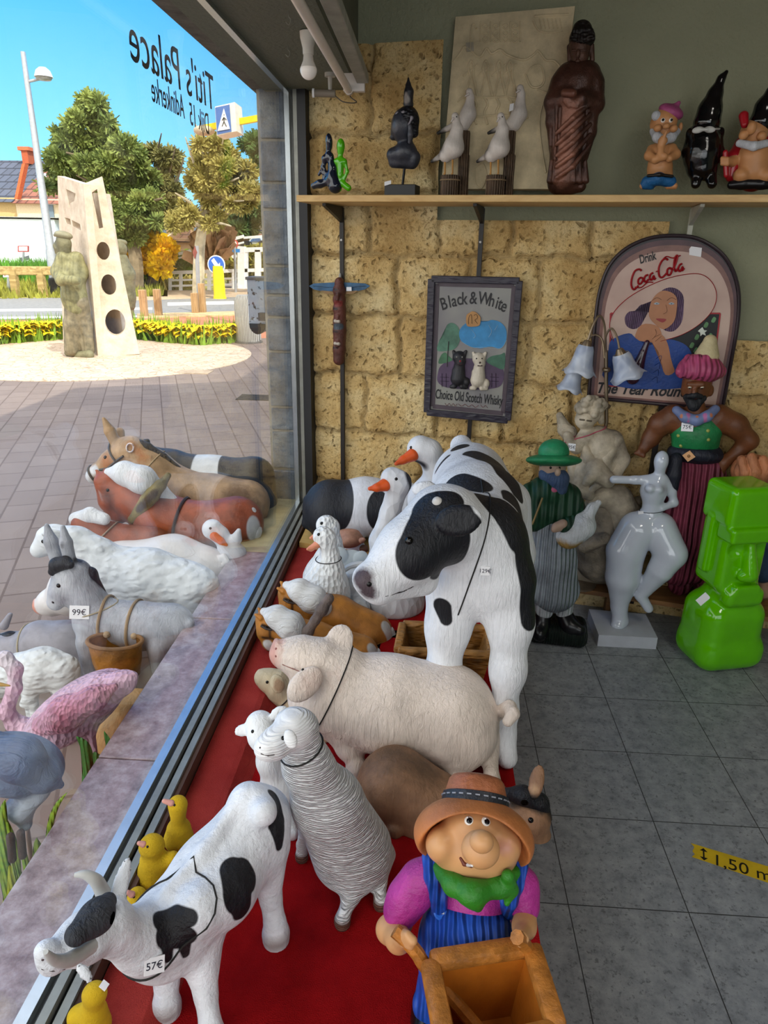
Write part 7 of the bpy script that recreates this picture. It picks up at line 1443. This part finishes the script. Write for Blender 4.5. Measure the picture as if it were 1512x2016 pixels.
# ---- winged totem hung on the upright
v = .085; tt = thing('winged_totem', 'carved brown totem pole with blue wings hung by the window', 'wall carving', wat(668, 620, v))
g = SF(tt, (668, 620), v); tb = M('5a3026', .5, ('noise', 35, .006), (('m0', '2b1a18', .002), ('m1', '7a2a24', .002), ('m2', '3c4650', .002)), var=.22)
P = g.ch((668, 555, 9), (668, 575, 10), (669, 610, 12), (669, 650, 13), (668, 690, 12), (667, 708, 11), k=.006)
for y in (572, 590, 608, 634, 652, 686): P += g.ch((668, y, 13), k=.004)
for y in (580, 622, 672): P += g.ch((665, y, 4, -.026), (664, y+10, 3, -.028), k=.004)
g.part('pole', P, tb, 110, body=True, clip=False, masks={'m0': sum([g.ch((655, y, 2, -.02), (668, y+2, 2, -.04), (682, y, 2, -.02), k=0) for y in (569, 607, 632, 652, 684)], []), 'm1': g.ch((660, 598, 6, -.03), (676, 598, 6, -.03), k=0), 'm2': g.ch((658, 643, 6, -.03), (680, 643, 6, -.03), k=0)})
for y in (632, 676): g.part('mouth', g.ch((660, y, 3.4, 'h'), (667, y+1, 3.4, 'h')), M('a89c90', .5), 24, clip=False)
for s in (-1, 1):
    pw = lambda dx: 668+s*dx
    poly('wing', [(pw(8), 556), (pw(50), 558), (pw(60), 563), (pw(50), 570), (pw(30), 574), (pw(8), 576)], v-.01, M('2f5d82', .45, ('hairx', 60, .004), var=.25), tt, .012)
    poly('wing_lower', [(pw(8), 574), (pw(36), 572), (pw(28), 578), (pw(8), 580)], v-.006, M('8a6a40', .45, var=.2), tt, .01)
    stroke('feather_line', [(pw(12), 565), (pw(24), 566), (pw(36), 564), (pw(52), 563)], v-.0085, 1.4, flat('16344c', .5), tt)
poly('price_card', [(682, 565), (692, 565), (692, 573), (682, 573)], v+.002, flat('d9dce2', .5), tt)
MB().tube([wat(669, 552, v), wat(670, 540, v-.03)], .006, 8).build('hanger', M('b9bec2', .3, metal=.5), tt)
# ---- Egyptian relief slab leaning on the shelf
zsl = zs+.001; vb, vtp = .13, .03
rq = [wat(897, 33, vtp), wat(1132, 12, vtp), wat(1086, 372, vb), wat(868, 372, vb)]
rel = thing('relief_slab', 'sand coloured relief slab of walking figures leaning on the wall shelf', 'relief', (rq[2]+rq[3])/2)
RN = np.cross(rq[1]-rq[0], rq[3]-rq[0]); RN = RN/np.linalg.norm(RN); RN = RN if RN[1] < 0 else -RN
sand = M('cbbb98', .75, ('noise', 60, .002), var=.12)
MB().prism(rq, -RN*.025).build('slab', sand, rel)
def rp(x, y, d=.001): return onplane(x, y, rq[0]+RN*d, RN)
def rs(pts, w=3.0, n=5): P = np.array([rp(*q) for q in pts]); return MB().tube(spline(P, n), w*.8*depth(P[0])/F, 6, flat=.9)
rl_ = [('ridge', [(892, 122), (905, 105), (915, 92), (930, 102), (945, 112), (958, 95), (968, 105), (985, 98), (1000, 108), (1030, 118), (1050, 108), (1060, 100), (1075, 118), (1092, 120), (1108, 138)], 3), ('hook', [(926, 100), (928, 60), (932, 47), (938, 56)], 3)]
for i, x in enumerate((926, 955, 982, 1003)):
    rl_.append(('walking_figure', [(x-8, 190), (x-4, 168), (x, 150), (x-4, 132), (x+1, 120), (x+6, 128), (x+6, 150), (x+10, 170), (x+14, 190)], 3.4)); rl_.append(('walking_figure', [(x-14, 150), (x-6, 142), (x+2, 138), (x+14, 126)], 2.6))
for i, x in enumerate((930, 952, 975, 1000)): rl_.append(('lower_figure', [(x, 190), (x+8, 205), (x+2, 222), (x+8, 245)], 3))
rl_ += [('glyph_column', [(x, 42), (x, 82)], 2) for x in (946, 966, 985, 1005, 1024)] + [('glyph', [(x, y), (x+6, y-5), (x+12, y), (x+6, y+5), (x, y)], 2) for x in (950, 970, 989, 1008) for y in (52, 66, 78)]
rl_ += [('wing_relief', [(1050, 40), (1060, 58), (1080, 64), (1108, 60)], 3), ('wing_relief', [(1052, 32), (1075, 30), (1120, 28)], 3)]+[('wing_relief', [(1062+8*i, 36), (1066+8*i, 56)], 1.6) for i in range(6)] + [('fan', [(1035, 146), (1050, 130), (1066, 130), (1072, 155), (1064, 170), (1046, 170), (1035, 146)], 3), ('bent_line', [(1058, 176), (1075, 182), (1085, 186)], 3), ('river_line', [(900, 200), (920, 188), (960, 192), (1000, 190), (1020, 194)], 3), ('plant', [(1070, 200), (1062, 240), (1068, 300), (1075, 340)], 2.4), ('circle', [(935, 330), (950, 322), (958, 345), (948, 370), (936, 360), (935, 330)], 2.6), ('animal', [(896, 232), (940, 230), (990, 226), (1040, 232)], 3)]
for nm, p, w in rl_: rs(p, w).build(nm, sand, rel, True)
pc_ = rp(926, 92, .004); MB().prism([rp(917, 84, .004), rp(932, 83, .004), rp(933, 101, .004), rp(919, 102, .004)], RN*.001).build('price_card', M('a89f8c', .5), rel)
# ================================================================ statues on the wall shelf
def sfig(name, lab, px, v, cat='statue', k=.012, group=None):
    f = Fig(name, lab, cat, wat(*px, v), -13, group, z=zs+.0005, k=k); return f
def sv(px, d=.0):   # distance from the wall of a thing whose foot shows at this pixel
    P = at(*px, Z=zs); return float((P-W0)@WN)+d
f = sfig('seated_figurine', 'dark blue glossy abstract figurine seated at the left shelf end', (655, 372), .24)
gb = M('141a2c', .1, None, var=.05, coat=.6)
f.part('body', f.el(648, 279, 7, 15, 8, 4) + f.ch((647, 292, 4), (645, 302, 4)) + f.ch((640, 312, 6), (650, 308, 6), (655, 330, 8), (655, 350, 12), (660, 366, 14)) + f.ch((640, 312, 5), (636, 330, 3.5), (645, 350, 4)) + f.ch((648, 358, 7), (630, 362, 7), (618, 366, 6)) + f.ch((638, 352, 3.4), (638, 342, 3.4), (632, 338, 3), (628, 344, 2.6), k=.004), gb, 90, body=True)
f = sfig('couple_figurine', 'lime green glossy abstract figurine beside the dark blue one', (672, 374), .24)
f.part('body', f.el(671, 288, 8, 14, 8) + f.ch((670, 300, 4), (670, 310, 5)) + f.ch((663, 318, 6), (677, 318, 6)) + f.ch((670, 320, 8), (670, 345, 6), (668, 372, 5), k=.006) + f.ch((662, 318, 4), (660, 338, 3), (668, 358, 4), k=.006) + f.ch((679, 318, 4), (684, 338, 3), (675, 358, 4), k=.006) + f.ch((676, 362, 6), (686, 370, 6), k=.006), M('4fae0a', .12, None, var=.05, coat=.5), 90, body=True)
f = sfig('buddha_head', 'dark grey crowned bust mounted on a black block', (792, 375), .2)
dk = M('34363f', .3, ('noise', 40, .003), (('m0', '5a5a60', .004),), var=.25)
st0 = f.pt((797, 372, 1))[0]
MB().box(f.base+[0, 0, .022], (.062, .045, .022), WAX, .002).build('block', flat('121216', .4), f.root)
MB().tube([f.base+[0, 0, .04], f.pt((797, 325, 1))[0]], .005, 8).build('rod', flat('1a1a1c', .3, metal=.6), f.root)
P = f.el(795, 248, 25, 32, 26) + f.ch((778, 262, 9), (774, 270, 6), k=.01) + f.el(774, 252, 4, 6, 5, k=.004) + f.ch((776, 268, 3), (780, 270, 3), k=.003) + f.ch((798, 275, 13), (798, 292, 16)) + f.ch((775, 305, 14), (800, 300, 20), (815, 310, 13), k=.01) + f.ch((775, 320, 10), (812, 320, 12), k=.01)
f.part('bust', P, dk, 100, body=True, masks={'m0': f.ch((780, 300, 8, -.05), (775, 315, 8, -.05), k=0) + f.ch((775, 250, 10, -.04), k=0)})
f.part('hair_cap', f.el(802, 235, 23, 24, 25) + f.ch((812, 240, 12), (815, 262, 9)), M('1c1c22', .4, ('wool', 120, .01), var=.2), 60); f.part('headband', f.ch((776, 230, 2.6, -.02), (783, 224, 2.6, -.03), (795, 222, 2.6, -.038), (810, 232, 2.6, -.035), (805, 245, 2.4, -.04)), M('8d8890', .3), 40)
f.part('topknot', f.ch((804, 206, 10), (804, 190, 9), (805, 180, 9), (804, 168, 5), (804, 153, 1.5), k=.006), M('2c2b30', .3, ('noise', 60, .003), (('m0', '9a928c', .004),), var=.2), 50, masks={'m0': f.ch((800, 196, 7, -.02), (798, 186, 4, -.02), k=0)}); f.part('ear', f.ch((807, 248, 4, -.045), (808, 265, 4, -.045), (806, 280, 3, -.04)), M('4a4a50', .4), 30)
MB().prism([f.pt(q)[0] for q in ((757, 358, 0, -.05), (770, 355, 0, -.05), (770, 362, 0, -.05), (757, 366, 0, -.05))], WN*.001).build('price_card', flat('d9dade', .5), f.root)
gullm = lambda: M('cfc6be', .5, ('hair', 50, .003), (('m0', '3a3836', .004), ('m1', '6d6866', .01)), var=.1)
wood_p = M('6a5440', .65, ('fold', 70, .01), var=.3)
def gulls(lab, ox, px, hb):
    f = sfig('seagull_figurine', lab, px, .17, k=.008, group='seagull pairs on the shelf'); T = lambda x, y, r, w=0: (x+ox, y, r, w)
    posts = [((886, 345, 374), 18, -.05), ((914, 304, 374), 11, .0), ((916, 258, 374), 10, .06)]
    for (x, y0, y1), r, w in posts:
        P0, u = f.pt((x+ox, y0, r, w)); rm = u; b = np.array([P0[0], P0[1], f.base[2]]); MB().lathe(b, [(rm*1.04, 0), (rm, (P0[2]-b[2])*.5), (rm*1.02, (P0[2]-b[2])*.97), (rm*.9, P0[2]-b[2])], 18).build('post', wood_p, f.root, True)
    P0, u = f.pt((886+ox, 355, 18, -.05)); b = np.array([P0[0], P0[1], P0[2]]); MB().tube([b+np.array([u*1.06*math.cos(t), u*1.06*math.sin(t), 0]) for t in np.linspace(0, 6.4, 24)], .003, 6).build('rope', M('8a7458', .8, ('noise', 200, .003)), f.root)
    b1 = f.part('front_gull', f.ch(T(896, 229, 7, -.05), T(898, 238, 6.5, -.05), T(900, 255, 11, -.05), T(893, 290, 20, -.05), T(878, 305, 14, -.045), k=.01) + f.ch(T(880, 300, 8, -.04), T(850, 318, 3, -.02), k=.008) + f.ch(T(892, 233, 2.5, -.07), T(888, 240, 1.2, -.075), k=.002), gullm(), 90, body=True, masks={'m0': f.ch(T(858, 314, 6, -.02), T(845, 320, 6, -.02), k=0), 'm1': f.ch(T(868, 290, 9, -.06), T(855, 308, 6, -.05), k=0)})
    f.ball('eye', 899+ox, 230, 1.4, EYE_BLACK(), parent=b1)
    for x in (876, 891):
        a = f.pt(T(x, 312, 1, -.05))[0]; c = f.pt(T(x, 343, 1, -.055))[0]; MB().tube([a, c, c+WN*.014], [.004, .0035, .004], 6).build('leg', M('b5813a', .5), b1)
    f.part('back_gull', f.ch(T(*hb, 7, .06), T(hb[0]+2, hb[1]+12, 7, .06), T(hb[0]-2, 225, 15, .06), T(hb[0]-12, 244, 14, .06), k=.01) + f.ch(T(hb[0]-14, 240, 9, .06), T(hb[0]-62, 262, 3, .07), k=.01) + f.ch(T(hb[0]-2, hb[1]+4, 2.6, .04), T(hb[0]-8, hb[1]+8, 1.4, .035), k=.002), gullm(), 90, masks={'m0': f.ch(T(hb[0]-50, 258, 6, .07), T(hb[0]-72, 264, 6, .07), k=0), 'm1': f.ch(T(hb[0]-14, 228, 8, .0), T(hb[0]-40, 248, 7, .02), k=0)})
    return f
gulls('pair of seagulls on wooden posts, nearer the dark bust', 0, (898, 372), (924, 181))
f = gulls('pair of seagulls on wooden posts, nearer the tall robed statue', 90, (988, 372), (934, 174))
f.bvh = None
Pt = [f.pt((1019+2, 192+y_, 0, .03))[0] for y_ in (0, 8)]; MB().prism([f.pt(q)[0] for q in ((1004, 205, 0, .02), (1012, 203, 0, .02), (1010, 217, 0, .02), (1002, 220, 0, .02))], WN*.001).build('price_card', flat('d2d2d4', .5), f.root)
# tall robed statue
f = sfig('robed_statue', 'tall dark bronze robed standing statue in front of the relief slab', (1118, 370), .17, k=.014)
bz = M('4a2f26', .33, ('noise', 40, .004), (('m0', 'a06c58', .02),), var=.35, vscale=9, metal=.25); bzs = M('553a2e', .4, ('noise', 50, .003), var=.25, metal=.2)
P = f.ch((1118, 150, 24), (1158, 148, 24)) + f.ch((1138, 165, 38), (1130, 220, 38), (1120, 290, 34), (1112, 350, 34), k=.02) + f.ch((1105, 165, 22), (1092, 200, 19, -.02), (1118, 192, 14, -.06), k=.014) + f.ch((1170, 165, 20), (1172, 205, 17, -.01), (1145, 195, 14, -.06), k=.014) + f.ch((1088, 200, 14, -.02), (1088, 240, 13, -.02), (1092, 290, 11), k=.01) + f.ch((1166, 210, 14, -.01), (1160, 260, 14, -.01), (1148, 310, 10), k=.01)
for i in range(5): P += f.ch((1162, 205+20*i, 4, -.055), (1128, 232+24*i, 5, -.083), (1096, 262+22*i, 4, -.06), k=.005)
for i in range(7): P += f.ch((1086+i*11, 318, 4, -.05), (1082+i*12, 356, 6, -.05), k=.005)
for i in range(3): P += f.ch((1086+i*5, 205, 3.4, -.035-.01*i), (1084+i*6, 285, 3.4, -.03-.01*i), k=.004) + f.ch((1162-i*5, 215, 3.4, -.03-.01*i), (1156-i*5, 300, 3.4, -.025-.01*i), k=.004)
for a_, b_ in (((1103, 212, 3.2, -.06), (1097, 315, 3, -.05)), ((1156, 214, 3.2, -.055), (1146, 310, 3, -.045)), ((1126, 325, 2.6, -.075), (1124, 362, 3, -.07))): P += f.ch(a_, b_, k=.004, op=-1)
for i in range(3): P += f.ch((1112+i*4, 198+5*i, 4, -.075), (1140-i*2, 200+5*i, 4, -.075), k=.004)
P += f.ch((1094, 366, 12, -.01), (1142, 366, 12, -.01), k=.02) + sum([f.ch((1100+12*i, 362, 5, 'g'), (1096+12*i, 369, 5, 'g'), k=.004) for i in (0, 1, 3, 4)], [])
f.part('robe', P, bz, 130, body=True, masks={'m0': f.ch((1120, 210, 20, -.09), (1110, 300, 26, -.09), (1105, 350, 20, -.09), k=0)})  # m0 puts pinkish highlights into the bronze colour
h_ = f.part('head', f.ch((1142, 88, 22), (1142, 112, 17, -.01)) + f.ch((1140, 128, 11), (1140, 145, 13)) + f.el(1138, 106, 4, 8, 6, w=-.045, k=.004) + f.el(1137, 120, 5, 3, 4, w=-.04, k=.004) + f.ch((1165, 90, 5), (1166, 118, 5), k=.004) + f.ch((1120, 92, 4), (1121, 118, 4), k=.004), bzs, 80, body=True)
f.part('hair', f.el(1146, 76, 25, 22, 25) + f.el(1146, 54, 17, 13, 17) + sum([f.ch((1126+6*i, 82-abs(i-3.5)*1.5, 4, -.045), (1130+5*i, 60, 3.4, -.04), (1136+3*i, 48, 3, -.02), k=.002) for i in range(8)], []), M('17100d', .5, ('wool', 110, .008), var=.2), 80, parent=h_)
for x in (1131, 1148): f.part('eyelid', f.ch((x-4, 99, 2, 'h'), (x+4, 99, 2, 'h')), bzs, 16, parent=h_)
f.part('hand', f.ch((1112, 183, 8, -.09), (1128, 184, 8, -.1), k=.006), M('6d4436', .4, metal=.2), 30)
# pink-capped naked gnome
f = sfig('shy_gnome', 'gnome with a pink cap and lowered blue trousers, finger at his lips', (1298, 368), .2, 'garden gnome', k=.01)
gs = M('c28a5a', .42, None, (('m0', 'b06a58', .008),), var=.06)
P = f.ch((1300, 300, 20), (1299, 330, 24), k=.016) + f.ch((1284, 296, 11), (1278, 306, 9, -.02), (1290, 314, 7, -.05), (1308, 308, 7, -.06), k=.008) + f.ch((1322, 294, 11), (1330, 304, 9, -.02), (1318, 312, 7, -.05), k=.008) + f.ch((1300, 304, 7, -.06), (1302, 285, 7, -.07), (1305, 272, 5, -.075), k=.006) + f.el(1305, 277, 9, 8, 8, w=-.07, k=.004) + f.ch((1307, 272, 3.2, -.078), (1312, 259, 2.4, -.084), k=.002) + f.ch((1288, 345, 12), (1286, 360, 9)) + f.ch((1312, 345, 12), (1314, 360, 9))
f.part('body', P, gs, 110, body=True)
h_ = f.part('head', f.ch((1308, 240, 25), (1308, 256, 21)) + f.el(1312, 248, 7, 6, 8, w=-.065, k=.004) + f.el(1295, 252, 8, 7, 8, w=-.045, k=.006) + f.el(1326, 253, 8, 7, 8, w=-.045, k=.006) + f.el(1284, 247, 4, 8, 5) + f.el(1340, 250, 4, 8, 5), gs, 80, body=True)
for x in (1305, 1321): f.ball('eye', x, 237, 4.5, flat('e9e6e0', .3), parent=h_, squash=.6); f.ball('pupil', x+.5, 236, 2.6, EYE_BLACK(), parent=h_, sink=-.4)
f.part('beard', f.ch((1286, 258, 7, -.0), (1294, 270, 9, -.03), (1305, 278, 8, -.04), (1322, 270, 9, -.03), (1334, 258, 6, -.0), k=.008) + f.el(1292, 228, 9, 9, 8, w=-.03), M('b9bcc2', .6, ('hair', 80, .006), var=.1), 60, parent=h_)
f.part('cap', f.el(1321, 220, 25, 13, 22, -22) + f.ch((1328, 212, 8), (1336, 203, 4), k=.006), M('a04a78', .5, ('noise', 30, .004), var=.12), 50)
f.part('trousers', f.ch((1274, 358, 11, -.03), (1296, 352, 11, -.05), (1320, 358, 11, -.03), k=.01) + f.ch((1266, 366, 6, 'g'), (1282, 366, 7, 'g')), M('1d5f96', .5, ('noise', 40, .005), var=.15), 60)
f.part('belt', f.ch((1276, 346, 3, -.06), (1298, 344, 3, -.075), (1324, 347, 3, -.06)), flat('15120f', .4), 30)
for x in (1272, 1322): f.part('foot', f.ch((x-7, 366, 6, 'g'), (x+6, 366, 6, 'g')) + sum([f.ch((x-8+4*i, 370, 2.4, 'g'), k=.002) for i in range(5)], []), gs, 34)
# black gnome
f = sfig('black_gnome', 'all black glossy gnome with a pointed hat and white glasses', (1382, 368), .2, 'garden gnome', k=.01)
bk_ = M('08080b', .12, None, var=0, coat=.5)
f.part('body', f.ch((1385, 262, 26), (1384, 280, 30), (1382, 305, 32), (1382, 325, 30), k=.016) + f.ch((1372, 335, 14), (1370, 362, 9, 'g')) + f.ch((1396, 335, 14), (1402, 362, 9, 'g')) + f.ch((1360, 272, 9), (1352, 300, 9), (1356, 318, 8)) + f.ch((1414, 270, 9), (1416, 300, 9), (1408, 318, 8)) + f.el(1358, 262, 7, 9, 6) + f.el(1419, 260, 7, 9, 6), M('08080b', .14, ('wool', 40, .006), var=0, coat=.5), 100, body=True)
f.part('hat', f.ch((1392, 240, 26), (1398, 215, 22), (1408, 185, 14), (1420, 155, 7), (1430, 142, 4), k=.012), bk_, 70)
f.part('glasses', f.el(1374, 256, 11, 6, 4, 8, w=-.075, k=.004) + f.el(1397, 255, 11, 6, 4, -6, w=-.075, k=.004) + f.ch((1380, 255, 3, -.08), (1392, 255, 3, -.08), k=.004) + f.ch((1408, 254, 2, -.05), (1418, 254, 2, -.0)), M('b9b9b4', .4, var=.05), 50)
# red coated gnome
f = sfig('red_coat_gnome', 'gnome holding open a red coat at the right end of the view', (1482, 366), .2, 'garden gnome', k=.01)
f.part('body', f.ch((1484, 310, 32), (1484, 335, 30), k=.016) + f.el(1460, 345, 16, 14, 16, w=-.03) + f.el(1508, 345, 16, 14, 16, w=-.03) + f.ch((1454, 305, 12), (1442, 318, 9, -.02), (1430, 318, 8, -.05)) + sum([f.ch((1422, 312+5*i, 4, -.055), (1432, 313+5*i, 4, -.065), k=.002) for i in range(3)], []), gs, 100, body=True)
h_ = f.part('head', f.ch((1484, 262, 26), (1484, 280, 22)) + f.el(1480, 252, 9, 12, 9, w=-.06, k=.004) + f.el(1464, 266, 9, 9, 9, w=-.05, k=.005) + f.el(1500, 268, 9, 9, 9, w=-.05, k=.005), gs, 70, body=True)
f.part('moustache', f.ch((1456, 282, 7, -.05), (1484, 288, 8, -.075), (1510, 282, 7, -.05), k=.008), M('c3c6cc', .6, ('hair', 80, .005)), 50, parent=h_)
f.part('coat', f.ch((1462, 285, 16, .02), (1446, 310, 14, .0), (1440, 345, 12, .0), k=.014) + f.ch((1506, 285, 16, .02), (1526, 315, 14, .0), (1526, 345, 12, 0)) + f.ch((1484, 300, 26, .05), (1484, 345, 30, .05)) + f.ch((1428, 300, 5, -.05), (1430, 345, 5, -.05)), M('a01420', .3, None, var=.08, coat=.2), 80)
f.part('hat', f.ch((1500, 238, 24), (1506, 210, 18), (1520, 180, 10), (1534, 160, 4), k=.012), bk_, 60); f.part('hat_fold', f.ch((1464, 228, 9, -.02), (1466, 245, 7, -.03)), M('a01420', .3), 30)
f.part('trousers', f.ch((1440, 364, 8, 'g'), (1460, 362, 10, 'g'), (1500, 362, 10, 'g'), (1520, 364, 8, 'g')), flat('0d0d11', .3), 50)
